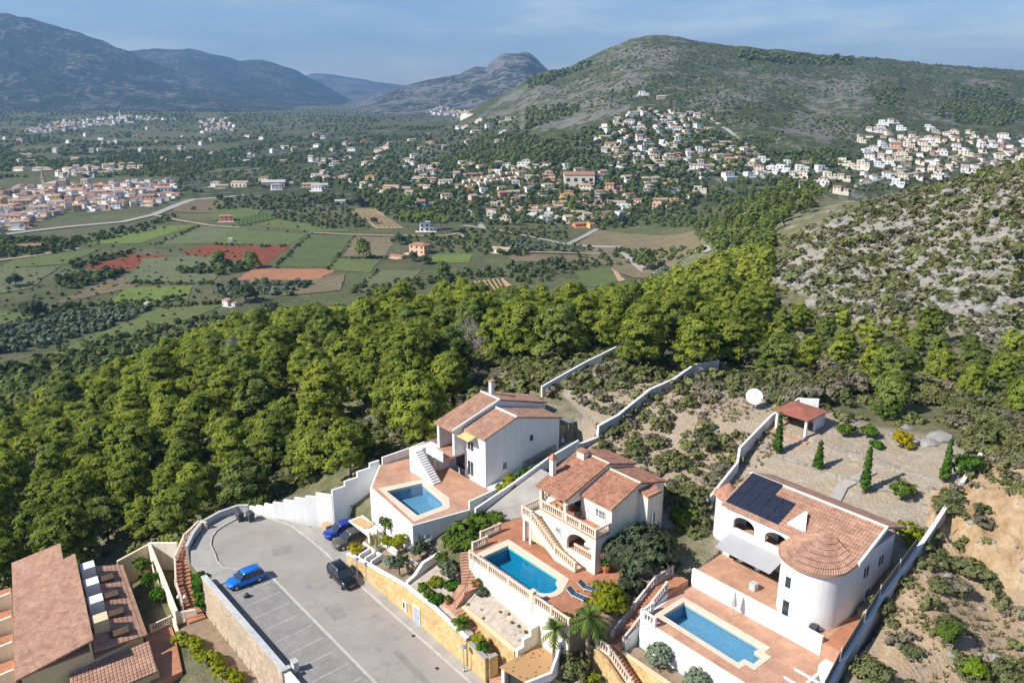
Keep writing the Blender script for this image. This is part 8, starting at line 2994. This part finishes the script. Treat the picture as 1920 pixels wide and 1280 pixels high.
# ================================================================== VILLAGES, TOWN AND FARMS
def house_parts(kind, seed):
    """(wall faces, roof faces, pane faces) of one house type in its own frame, front to -y"""
    r = random.Random(seed)
    w, rf, pn, tr = MB(world=True), MB(world=True), MB(world=True), MB(world=True)

    def hip(x0, x1, y0, y1, z, rise, o=.45):
        x0, x1, y0, y1 = x0 - o, x1 + o, y0 - o, y1 + o
        m_ = (y0 + y1) / 2
        k = min((y1 - y0) / 2, (x1 - x0) / 2 - .3)
        a_, b_ = (x0 + k, m_, z + rise), (x1 - k, m_, z + rise)
        q = [(x0, y0, z), (x1, y0, z), (x1, y1, z), (x0, y1, z)]
        for f in ([q[0], q[1], b_, a_], [q[1], q[2], b_], [q[2], q[3], a_, b_], [q[3], q[0], a_], q[::-1]):
            rf.face(f)

    def gab(x0, x1, y0, y1, z, rise, o=.4):
        x0, x1, y0, y1 = x0 - o, x1 + o, y0 - o, y1 + o
        m_ = (y0 + y1) / 2
        rf.face([(x0, y0, z), (x1, y0, z), (x1, m_, z + rise), (x0, m_, z + rise)])
        rf.face([(x1, y1, z), (x0, y1, z), (x0, m_, z + rise), (x1, m_, z + rise)])
        rf.face([(x0, y0, z - .1), (x0, y1, z - .1), (x1, y1, z - .1), (x1, y0, z - .1)])
        w.face([(x0 + o, y0 + o, z), (x0 + o, y1 - o, z), (x0 + o, m_, z + rise * .86)][::-1])
        w.face([(x1 - o, y0 + o, z), (x1 - o, y1 - o, z), (x1 - o, m_, z + rise * .86)])

    def bx(m, x0, x1, y0, y1, z0, z1):
        q = [(x0, y0), (x1, y0), (x1, y1), (x0, y1)]
        m.hexa([(*p, z0) for p in q], [(*p, z1) for p in q])

    def win(x0, x1, y, z0, z1):
        bx(pn, x0, x1, y - .05, y + .03, z0, z1)

    def row(x0, x1, y, zs, n, wd=1.1, hh_=1.3):
        for z in zs:
            for k in range(n):
                c = x0 + (x1 - x0) * (k + .5) / n
                win(c - wd / 2, c + wd / 2, y, z, z + hh_)

    def side(x, y0, y1, zs, n, s):
        for z in zs:
            for k in range(n):
                c = y0 + (y1 - y0) * (k + .5) / n
                bx(pn, x - .03 if s < 0 else x - .03, x + .05, c - .5, c + .5, z, z + 1.2)
    if kind == 0:      # two storeys, hip roof, front terrace
        bx(w, -5, 5, -3.5, 3.5, -5, 5.8)
        hip(-5, 5, -3.5, 3.5, 5.8, 1.4)
        bx(w, -6.5, 6.5, -7.5, -3.5, -6, 0.2)
        row(-5, 5, -3.5, (.7, 3.7), 3)
        side(5, -3.5, 3.5, (.8, 3.7), 2, 1)
    elif kind == 1:    # long low gable house
        bx(w, -6.5, 6.5, -3.5, 3.5, -5, 3.3)
        gab(-6.5, 6.5, -3.5, 3.5, 3.3, 1.5)
        bx(w, -7.5, 4, -7, -3.5, -6, .1)
        row(-6.3, 6.3, -3.5, (.8,), 4)
        side(6.5, -3.5, 3.5, (.8,), 2, 1)
    elif kind == 2:    # white cubes, flat roofs with parapets
        bx(w, -4.5, 2.5, -3, 4, -5, 6.2)
        bx(w, 2.5, 7, -2.5, 3.5, -5, 3.3)
        bx(w, -7, 7, -7, -3, -6, .1)
        bx(rf, -4.2, 2.2, -2.7, 3.7, 6.2, 6.24)
        bx(rf, 2.6, 6.7, -2.2, 3.2, 3.3, 3.34)
        for q in ((-4.5, 2.5, -3, -2.75), (-4.5, 2.5, 3.75, 4)):
            bx(w, *q, 6.2, 6.8)
        row(-4.5, 2.5, -3, (.6, 3.6), 2, 1.5, 1.5)
        row(2.6, 7, -2.5, (.6,), 2)
        side(7, -2.5, 3.5, (.8,), 1, 1)
    elif kind == 3:    # L plan: two-storey part with gable and lower wing
        bx(w, -5.5, .5, -4, 4, -5, 6)
        gab(-5.5, .5, -4, 4, 6, 1.7)
        bx(w, .5, 6.5, -1.5, 4, -5, 3.4)
        gab(.5, 6.5, -1.5, 4, 3.4, 1.2)
        bx(w, -5.5, 7, -7, -4, -6, .1)
        row(-5.5, .5, -4, (.7, 3.7), 2)
        row(.5, 6.5, -1.5, (.8,), 2, 1.4)
        side(6.5, -1.5, 4, (.8,), 1, 1)
    elif kind == 4:    # villa with arcaded porch and hip roof
        bx(w, -6, 6, -2.5, 4, -5, 3.4)
        bx(w, -2.5, 4.5, -1.5, 4, 3.4, 6.2)
        hip(-2.5, 4.5, -1.5, 4, 6.2, 1.3)
        hip(-6, 6, -2.5, 4, 3.42, .8, .3)
        for k in range(5):
            bx(w, -6 + 2.9 * k, -5.6 + 2.9 * k, -5, -4.6, -3, 2.8)
        bx(w, -6, 6, -5, -4.55, 2.8, 3.4)
        bx(w, -6.2, 6.2, -8, -2.5, -6, .1)
        row(-6, 6, -2.5, (.5,), 4, 1.3, 1.7)
        row(-2.5, 4.5, -1.5, (4.1,), 2)
        side(6, -2.5, 4, (.8,), 2, 1)
    elif kind == 5:    # narrow town house
        bx(w, -3.6, 3.6, -5, 5, -4, 6.6)
        gab(-3.6, 3.6, -5, 5, 6.6, 1.4, .15)
        row(-3.6, 3.6, -5, (.8, 3.8), 2, 1.0, 1.5)
        side(3.6, -5, 5, (3.9,), 2, 1)
    elif kind == 6:    # town house, three floors, flat roof with stair head
        bx(w, -4.2, 4.2, -4.5, 4.5, -4, 8.6)
        bx(w, -1, 3, 0, 4, 8.6, 10.6)
        bx(rf, -4, -1, -4.3, 4.3, 8.6, 8.64)
        row(-4.2, 4.2, -4.5, (.8, 3.6, 6.4), 3, 1.0, 1.4)
        side(4.2, -4.5, 4.5, (3.6, 6.4), 2, 1)
    else:              # plain shed / barn
        bx(w, -9, 9, -6, 6, -4, 5)
        gab(-9, 9, -6, 6, 5, 1.6, .3)
        row(-9, 9, -6, (.6,), 4, 2.0, 2.2)
    return w, rf, pn


def mesh_of(name, mb, mat):
    me = bpy.data.meshes.new(name)
    me.from_pydata(mb.v, [], mb.f)
    me.materials.append(mat)
    me.update()
    return me


HKIND = [house_parts(k, k) for k in range(8)]
WALLC = {'white': M['white'], 'cream': plain('village_cream', (0.72, 0.65, 0.53), .85, .05, .2, bmp=0), 'peach': plain('village_peach', (0.66, 0.42, 0.29), .85, .05, .2, bmp=0), 'orange': plain('village_orange', (0.56, 0.25, 0.12), .85, .05, .2, bmp=0), 'ochre': plain('village_ochre', (0.62, 0.42, 0.17), .85, .05, .2, bmp=0), 'tan': plain('village_tan', (0.45, 0.36, 0.27), .85, .08, .2, bmp=0), 'pink': plain('village_pink', (0.58, 0.30, 0.25), .85, .05, .2, bmp=0)}
ROOFC = {'red': plain('village_roof', (0.33, 0.175, 0.115), .9, .25, .4, bmp=0), 'tan': plain('village_roof_tan', (0.42, 0.31, 0.22), .9, .25, .4, bmp=0), 'grey': plain('flat_roof', (0.45, 0.42, 0.38), .9, .15, .4, bmp=0)}
_hm = {}


def hmesh(kind, part, col):
    k = (kind, part, col)
    if k not in _hm:
        _hm[k] = mesh_of(('house_walls', 'house_roof', 'house_panes')[part], HKIND[kind][part], (WALLC, ROOFC, {'g': M['glass']})[part][col])
    return _hm[k]


WORDS = {'white': 'white', 'cream': 'cream', 'peach': 'peach coloured', 'orange': 'orange', 'ochre': 'ochre yellow', 'tan': 'tan', 'pink': 'pink'}
KWORD = ['two-storey house', 'long low house', 'flat-roofed cubic house', 'gabled house with lower wing', 'villa with arcaded porch', 'narrow town house', 'tall flat-roofed town house', 'broad shed']
houses = []


def put_house(p, kind, col, rcol, rot, sc, place):
    if kind in (2, 6):
        rcol = 'grey'
    o = thing('house', None, 'house', (float(p[0]), float(p[1]), float(p[2])))
    s3 = (sc * (1.0 if kind >= 5 else random.uniform(1.1, 1.4)), sc * 1.1, sc * random.uniform(.82, .98))
    add_mesh('wall', hmesh(kind, 0, col), o, rot=rot, sc=s3)
    add_mesh('roof', hmesh(kind, 1, rcol), o, rot=rot, sc=s3)
    w = add_mesh('windows', hmesh(kind, 2, 'g'), o, rot=rot, sc=s3)
    w['kind'] = 'stuff'
    x, y, d = proj(p)
    houses.append((o, f"{WORDS[col]} {KWORD[kind]}", place, x))
    return o


def village(poly, sx, sy, seed, dmin, kinds, cols, place, smin, smax, rot0, rvar, limit, skip=0.0):
    q = px_scatter(poly, sx, sy, seed)
    r = np.random.default_rng(seed)
    q = q[r.uniform(0, 1, len(q)) > skip]
    q = q[np.hypot(q[:, 0], q[:, 1]) > 600]
    q = q[thin(q, dmin)]
    if len(q) > limit:
        q = q[r.permutation(len(q))[:limit]]
    for p in q:
        kind = kinds[int(r.integers(len(kinds)))]
        col = cols[int(r.integers(len(cols)))]
        put_house(p, kind, col, 'red' if r.uniform() < .35 else 'tan', rot0 + r.uniform(-rvar, rvar), r.uniform(smin, smax), place)
    return q


WC = ['white'] * 9 + ['cream'] * 5 + ['peach', 'ochre']
V1 = [(1120, 240), (1200, 207), (1310, 212), (1340, 262), (1430, 285), (1430, 312), (1330, 325), (1230, 320), (1130, 320), (1120, 280)]
V2 = [(860, 310), (960, 300), (1130, 325), (1300, 335), (1320, 360), (1270, 395), (1110, 420), (930, 415), (880, 370)]
V3 = [(570, 335), (640, 275), (720, 255), (870, 240), (890, 225), (960, 222), (990, 262), (900, 275), (830, 290), (800, 330), (760, 380), (650, 350)]
village(V1, 22, 11, 61, 13.5, [0, 0, 2, 2, 3, 4, 1], WC + ['white'] * 4, 'on the upper village terraces', .78, 1.0, .25, .35, 72)
village(V2, 27, 13, 62, 15, [0, 1, 1, 3, 4, 2], WC, 'in the lower hillside village', .8, 1.05, .1, .5, 70)
village(V3, 33, 15, 63, 18, [0, 1, 3, 4], WC, 'on the wooded village spur', .8, 1.1, .0, .6, 42)
village([(1590, 243), (1660, 226), (1830, 246), (1940, 266), (1940, 306), (1830, 322), (1700, 348), (1600, 362), (1445, 343), (1445, 315), (1540, 305), (1600, 290)], 23, 12, 64, 13, [0, 2, 2, 3, 4], ['white'] * 8 + ['cream'] * 7 + ['peach', 'ochre'], 'behind the rocky slope', .78, 1.0, -.25, .4, 62)
village([(1300, 298), (1440, 296), (1570, 312), (1450, 345), (1300, 338)], 24, 11, 67, 14, [0, 1, 2, 3], WC, 'between the two hillside villages', .8, 1.0, .1, .4, 14)
village([(770, 300), (885, 296), (885, 372), (765, 388)], 30, 15, 68, 16, [0, 1, 3, 4], WC, 'in the wooded village middle', .8, 1.05, .1, .5, 14)
TOWN = [(-30, 362), (60, 350), (170, 345), (330, 338), (332, 368), (300, 388), (230, 392), (120, 398), (60, 425), (-30, 440)]
village(TOWN, 30, 12, 65, 16, [5, 1, 0, 1], ['white'] * 9 + ['cream'] * 5 + ['tan'] * 3 + ['ochre', 'orange', 'peach'], 'in the valley town', .85, 1.2, .15, .35, 30)
village([(390, 345), (480, 338), (600, 345), (640, 352), (600, 364), (400, 356)], 34, 9, 66, 20, [7, 1, 0], ['white', 'white', 'cream', 'tan'], 'between town and village', .9, 1.2, .1, .3, 12)
# terraced row and single buildings that stand out
for k in range(2):
    for j in range(9):
        px, py = 872 + 11.5 * j + 6 * k, 345 - 2.0 * j + 9 * k
        p = hit([px], [py])[0]
        put_house(p, 5, 'cream', 'red', .35, .72, f"in the {['upper', 'lower'][k]} village terrace row")
for px, py, kind, col, rc, rot, sc, pl in ((788, 474, 0, 'peach', 'red', -.5, 1.15, 'standing alone among the fields'), (746, 483, 1, 'peach', 'red', -.5, .6, 'beside the field house with a red track'), (433, 572, 3, 'white', 'red', -.6, .55, 'at the edge of the olive field by the pines'),
                                           (278, 574, 5, 'tan', 'grey', -.4, .35, 'hut at the corner of the olive grove'), (433, 453, 5, 'white', 'grey', .2, .45, 'hut beside the larger red field'), (425, 414, 0, 'peach', 'red', .3, 1.0, 'beside the track from the town'), (56, 467, 1, 'tan', 'red', .4, 1.0, 'among dark trees below the town'),
                                           (640, 382, 7, 'white', 'grey', .2, .7, 'on the bank above the vine rows'), (800, 432, 2, 'white', 'grey', 0, 1.1, 'under the umbrella pines'), (940, 472, 1, 'cream', 'tan', -.4, .9, 'by the track end east of the orange house'), (795, 388, 3, 'white', 'red', .2, 1.1, 'behind the umbrella pines'),
                                           (600, 353, 7, 'white', 'grey', .3, 1.0, 'at the end of the industrial strip'), (515, 350, 7, 'tan', 'grey', .1, 1.5, 'in the middle of the industrial strip'), (1085, 340, 7, 'cream', 'red', .0, 1.8, 'in the middle of the hillside village'), (735, 356, 7, 'peach', 'tan', -.2, 1.0, 'at the lower left corner of the village'),
                                           (1205, 178, 2, 'white', 'grey', 0, 1.0, 'alone above the village at the cliff foot'), (1240, 184, 1, 'tan', 'grey', 0, .9, 'alone beside the cliff foot house'), (945, 370, 0, 'pink', 'red', .3, 1.1, 'by the bend of the village street'), (970, 375, 1, 'orange', 'red', .2, .8, 'by the bend of the village street'),
                                           (1090, 424, 1, 'orange', 'red', .3, 1.0, 'at the village edge beside the fallow field'), (1108, 427, 5, 'ochre', 'red', .3, .7, 'at the village edge beside the fallow field'), (850, 212, 7, 'cream', 'tan', 0, 1.2, 'at the foot of the bare rock peak'), (836, 204, 0, 'white', 'tan', 0, 1.3, 'at the foot of the bare rock peak'),
                                           (310, 358, 7, 'white', 'tan', .2, .9, 'at the right-hand end of the town'), (120, 352, 6, 'tan', 'grey', .1, 1.25, 'standing over the town roofs like a keep')):
    put_house(hit([px], [py])[0], kind, col, rc, rot, sc, pl)
ordinal_things(houses, 'houses of the valley')
print('houses', len(houses))


def church(px, py, label, s, col):
    p = hit([px], [py])[0]
    t = thing('church', label, 'church', tuple(float(x_) for x_ in p))
    mb = MB(world=True)
    mb.hexa([(-2.2 * s, -2.2 * s, -3), (2.2 * s, -2.2 * s, -3), (2.2 * s, 2.2 * s, -3), (-2.2 * s, 2.2 * s, -3)], [(-2.0 * s, -2.0 * s, 17 * s), (2.0 * s, -2.0 * s, 17 * s), (2.0 * s, 2.0 * s, 17 * s), (-2.0 * s, 2.0 * s, 17 * s)])
    mb = build('tower', mb, WALLC[col], t, local=True)
    sp = MB(world=True)
    sp.ring_loft([[(r * s * cos(k * pi / 4 + pi / 8), r * s * sin(k * pi / 4 + pi / 8), z * s) for k in range(8)] for r, z in ((2.1, 17.02), (1.6, 20), (.3, 25), (.05, 27))])
    build('spire', sp, ROOFC['tan'], t, local=True)
    nv_ = MB(world=True)
    nv_.hexa([(2.3 * s, -4 * s, -3), (18 * s, -4 * s, -3), (18 * s, 5 * s, -3), (2.3 * s, 5 * s, -3)], [(2.3 * s, -4 * s, 8 * s), (18 * s, -4 * s, 8 * s), (18 * s, 5 * s, 8 * s), (2.3 * s, 5 * s, 8 * s)])
    build('nave', nv_, WALLC[col], t, local=True)
    rf = MB(world=True)
    rf.hexa([(2.2 * s, -4.3 * s, 8.02 * s), (18.2 * s, -4.3 * s, 8.02 * s), (18.2 * s, 5.3 * s, 8.02 * s), (2.2 * s, 5.3 * s, 8.02 * s)], [(2.2 * s, .4 * s, 10.5 * s), (18.2 * s, .4 * s, 10.5 * s), (18.2 * s, .6 * s, 10.5 * s), (2.2 * s, .6 * s, 10.5 * s)])
    build('roof', rf, ROOFC['tan'], t, local=True)
    op = MB(world=True)
    for a_ in (-.9, .5):
        op.hexa([(a_ * s, -2.12 * s, 13 * s), ((a_ + .5) * s, -2.12 * s, 13 * s), ((a_ + .5) * s, -1.9 * s, 13 * s), (a_ * s, -1.9 * s, 13 * s)], [(a_ * s, -2.12 * s, 15.5 * s), ((a_ + .5) * s, -2.12 * s, 15.5 * s), ((a_ + .5) * s, -1.9 * s, 15.5 * s), (a_ * s, -1.9 * s, 15.5 * s)])
    op = build('belfry_openings', op, M['glass'], mb, local=True)


church(84, 355, 'church with slender pointed spire rising over the town', .85, 'tan')
church(226, 224, 'far white church with pale spire on the village ridge', 1.25, 'white')


# far villages: too small and many to pick apart
def far_mass(name, poly, sx, sy, seed, smin, smax, avoid=None, kinds=(0, 1, 3, 5), flat=1.0):
    q = px_scatter(poly, sx, sy, seed)
    q = q[np.hypot(q[:, 0], q[:, 1]) > 600]
    q = q[thin(q, 9.0 if avoid else 1.0)]
    if avoid:
        hp = np.array([tuple(o.location)[:2] for o, _, _, _ in houses])
        q = q[(np.hypot(q[:, 0][:, None] - hp[:, 0], q[:, 1][:, None] - hp[:, 1]) > avoid).all(1)]
    r = np.random.default_rng(seed)
    V, F, MI = [], [], []
    n = 0
    for p in q:
        k = int(r.choice(kinds))
        s, rot = r.uniform(smin, smax), r.uniform(-.6, .6)
        mi = int(r.choice([0, 0, 0, 1, 2] if name == 'town_houses' else [0, 0, 0, 1, 1, 2]))
        for part, m_ in ((0, mi), (1, 3)):
            mb = HKIND[k][part]
            v = np.array(mb.v)
            vv = np.c_[(v[:, 0] * cos(rot) - v[:, 1] * sin(rot)) * s + p[0], (v[:, 0] * sin(rot) + v[:, 1] * cos(rot)) * s + p[1], v[:, 2] * s * flat + p[2]]
            V += vv.tolist()
            F += [[i + n for i in f] for f in mb.f]
            MI += [m_] * len(mb.f)
            n += len(v)
    me = bpy.data.meshes.new(name)
    me.from_pydata(V, [], F)
    for m_ in (WALLC['white'], WALLC['cream'], WALLC['tan'], ROOFC['tan' if name == 'distant_houses' else 'red']):
        me.materials.append(m_)
    me.polygons.foreach_set("material_index", MI)
    me.update()
    o = bpy.data.objects.new(name, me)
    COL.objects.link(o)
    o['kind'] = 'stuff'


far_mass('town_houses', TOWN, 12, 4.6, 81, .7, 1.0, 9.0, (5, 5, 1, 2), .72)
far_mass('village_houses', V1, 15, 7.5, 82, .6, .85, 12.5, (0, 1, 2, 3), .85)
far_mass('village_houses', V2, 22, 10, 83, .65, .9, 14.5, (0, 1, 3), .85)
far_mass('village_houses', [(1600, 250), (1830, 255), (1930, 275), (1930, 305), (1700, 342), (1620, 345)], 17, 8.5, 84, .6, .85, 12.5, (0, 1, 2, 3), .85)
far_mass('distant_houses', [(40, 246), (120, 228), (210, 218), (300, 220), (330, 226), (250, 232), (180, 238), (90, 250)], 8, 3.6, 71, .7, 1.2)
far_mass('distant_houses', [(375, 228), (420, 220), (440, 232), (440, 248), (380, 246)], 9, 5, 72, .9, 1.3)
far_mass('distant_houses', [(0, 262), (300, 238), (640, 240), (640, 300), (300, 320), (0, 330)], 60, 17, 73, .8, 1.2)
far_mass('distant_houses', [(110, 322), (250, 312), (258, 320), (180, 332), (110, 334)], 12, 5, 74, .8, 1.1)
far_mass('distant_houses', [(820, 196), (900, 216), (870, 222), (800, 214)], 9, 4, 75, 1.0, 1.5)

# ================================================================== SINGLE TREES OF THE VALLEY
def vtree(px, py, h, w, label, mat='dpine', trunk=True, seed=0, group='single trees of the valley', umb=False):
    p = hit([px], [py])[0]
    t = thing('valley_tree', label, 'tree', tuple(float(x_) for x_ in p), group)
    lb = pine_lobes(900 + seed, h, w) if not umb else [(w * .22 * cos(k * 1.3), w * .22 * sin(k * 1.3), h * (.72 + .05 * (k % 3)), w * .27, h * .16) for k in range(7)]
    if not trunk:
        lb = bush_lobes(900 + seed, h, w)
    add_mesh('crown', leaf_mesh('valley_tree_leaves', leaf_cloud(900 + seed, lb, 130, 9, .032 * h + .12, .10 * w, 1.3, .4), M[mat]), t)
    add_mesh('trunk', trunk_mesh('valley_tree_trunk', h * .8, .02 * h, seed, M['bark'], 4, w * .3, .2), t)


for k, (px, py, h, w, lab, mat, tr, um) in enumerate((
        (682, 485, 15, 12, 'big lone dark conifer in the middle of the rowed field', 'dpine', True, False), (832, 528, 13, 11, 'rounded bright pine beyond the vineyard corner', 'dpine', True, False), (412, 500, 11, 11, 'round tree nearer the town at the red field edge', 'dpine', True, False), (472, 502, 11, 12, 'round tree right of its twin at the red field edge', 'dpine', True, False),
        (65, 596, 11, 14, 'dark spreading tree at the olive grove corner', 'carob', False, False), (462, 565, 12, 14, 'dark bushy tree beside the small white field hut', 'carob', False, False), (30, 537, 9, 10, 'lone dark bush tree in the pale meadow', 'carob', False, False), (508, 598, 11, 14, 'dark broad tree at the valley edge of the wood', 'carob', False, False),
        (770, 392, 16, 18, 'huge round pine above the umbrella pines', 'dpine', True, False), (672, 388, 12, 14, 'round dark tree beside the long white shed', 'carob', True, False), (1212, 508, 16, 14, 'pale green pine on the grey olive slope', 'dpine', True, False), (1040, 503, 10, 9, 'dark round tree on the bank below the sandy track', 'carob', False, False),
        (765, 432, 17, 11, 'first umbrella pine of the grove by the field track', 'dpine', True, True), (785, 434, 16, 11, 'second umbrella pine of the grove by the field track', 'dpine', True, True), (805, 432, 17, 11, 'third umbrella pine of the grove by the field track', 'dpine', True, True), (826, 436, 16, 10, 'fourth umbrella pine of the grove by the field track', 'dpine', True, True), (838, 438, 15, 9, 'last umbrella pine of the grove by the field track', 'dpine', True, True),
        (798, 495, 8, 9, 'dark tree below the orange field house', 'carob', False, False), (775, 490, 8, 8, 'dark tree touching the orange field house', 'carob', False, False), (750, 458, 10, 9, 'dark tree on the field track left of the orange house', 'carob', False, False), (1075, 400, 15, 14, 'large dark pine among the lower village houses', 'dpine', True, False), (702, 420, 7, 7, 'dark tree in the old vine rows', 'carob', False, False), (1165, 420, 10, 12, 'dark tree left of the fallow field', 'carob', False, False))):
    vtree(px, py, h, w, lab, mat, tr, k, 'single trees of the valley', um)

# vine rows of the two vineyards
VN = M['valleytree']
for lab, c, n in (('vineyard of green rows on sandy earth beyond the pine wood', [(828, 538), (940, 524), (955, 548), (852, 560)], 13), ('old vineyard of slanting rows below the long white shed', [(655, 394), (700, 393), (750, 427), (708, 428)], 8)):
    q = hit([p[0] for p in c], [p[1] for p in c])
    t = thing('vineyard', lab, 'vineyard', tuple(float(x_) for x_ in q.mean(0)))
    r = np.random.default_rng(n)
    for k in range(n):
        s = (k + .5) / n
        a_, b_ = q[0] * (1 - s) + q[1] * s, q[3] * (1 - s) + q[2] * s
        m_ = 60
        u = np.linspace(0, 1, m_)[:, None]
        base = np.repeat(a_ * (1 - u) + b_ * u, 5, 0)
        base = base + r.normal(0, .28, base.shape) * np.array([1, 1, .6])
        base[:, 2] = ground(base[:, 0], base[:, 1]) + .8 + r.normal(0, .25, len(base))
        d1, d2 = r.normal(size=base.shape), r.normal(size=base.shape)
        d1 *= .42 / np.linalg.norm(d1, axis=1)[:, None]
        d2 *= .42 / np.linalg.norm(d2, axis=1)[:, None]
        V = np.stack([base - d1, base - d2, base + d1, base + d2], 1).reshape(-1, 3) - q.mean(0)
        add_mesh('vine_row', leaf_mesh('vine_row', (V, np.arange(len(V)).reshape(-1, 4), r.uniform(.3, .9, len(V) // 4).repeat(4)), VN), t)
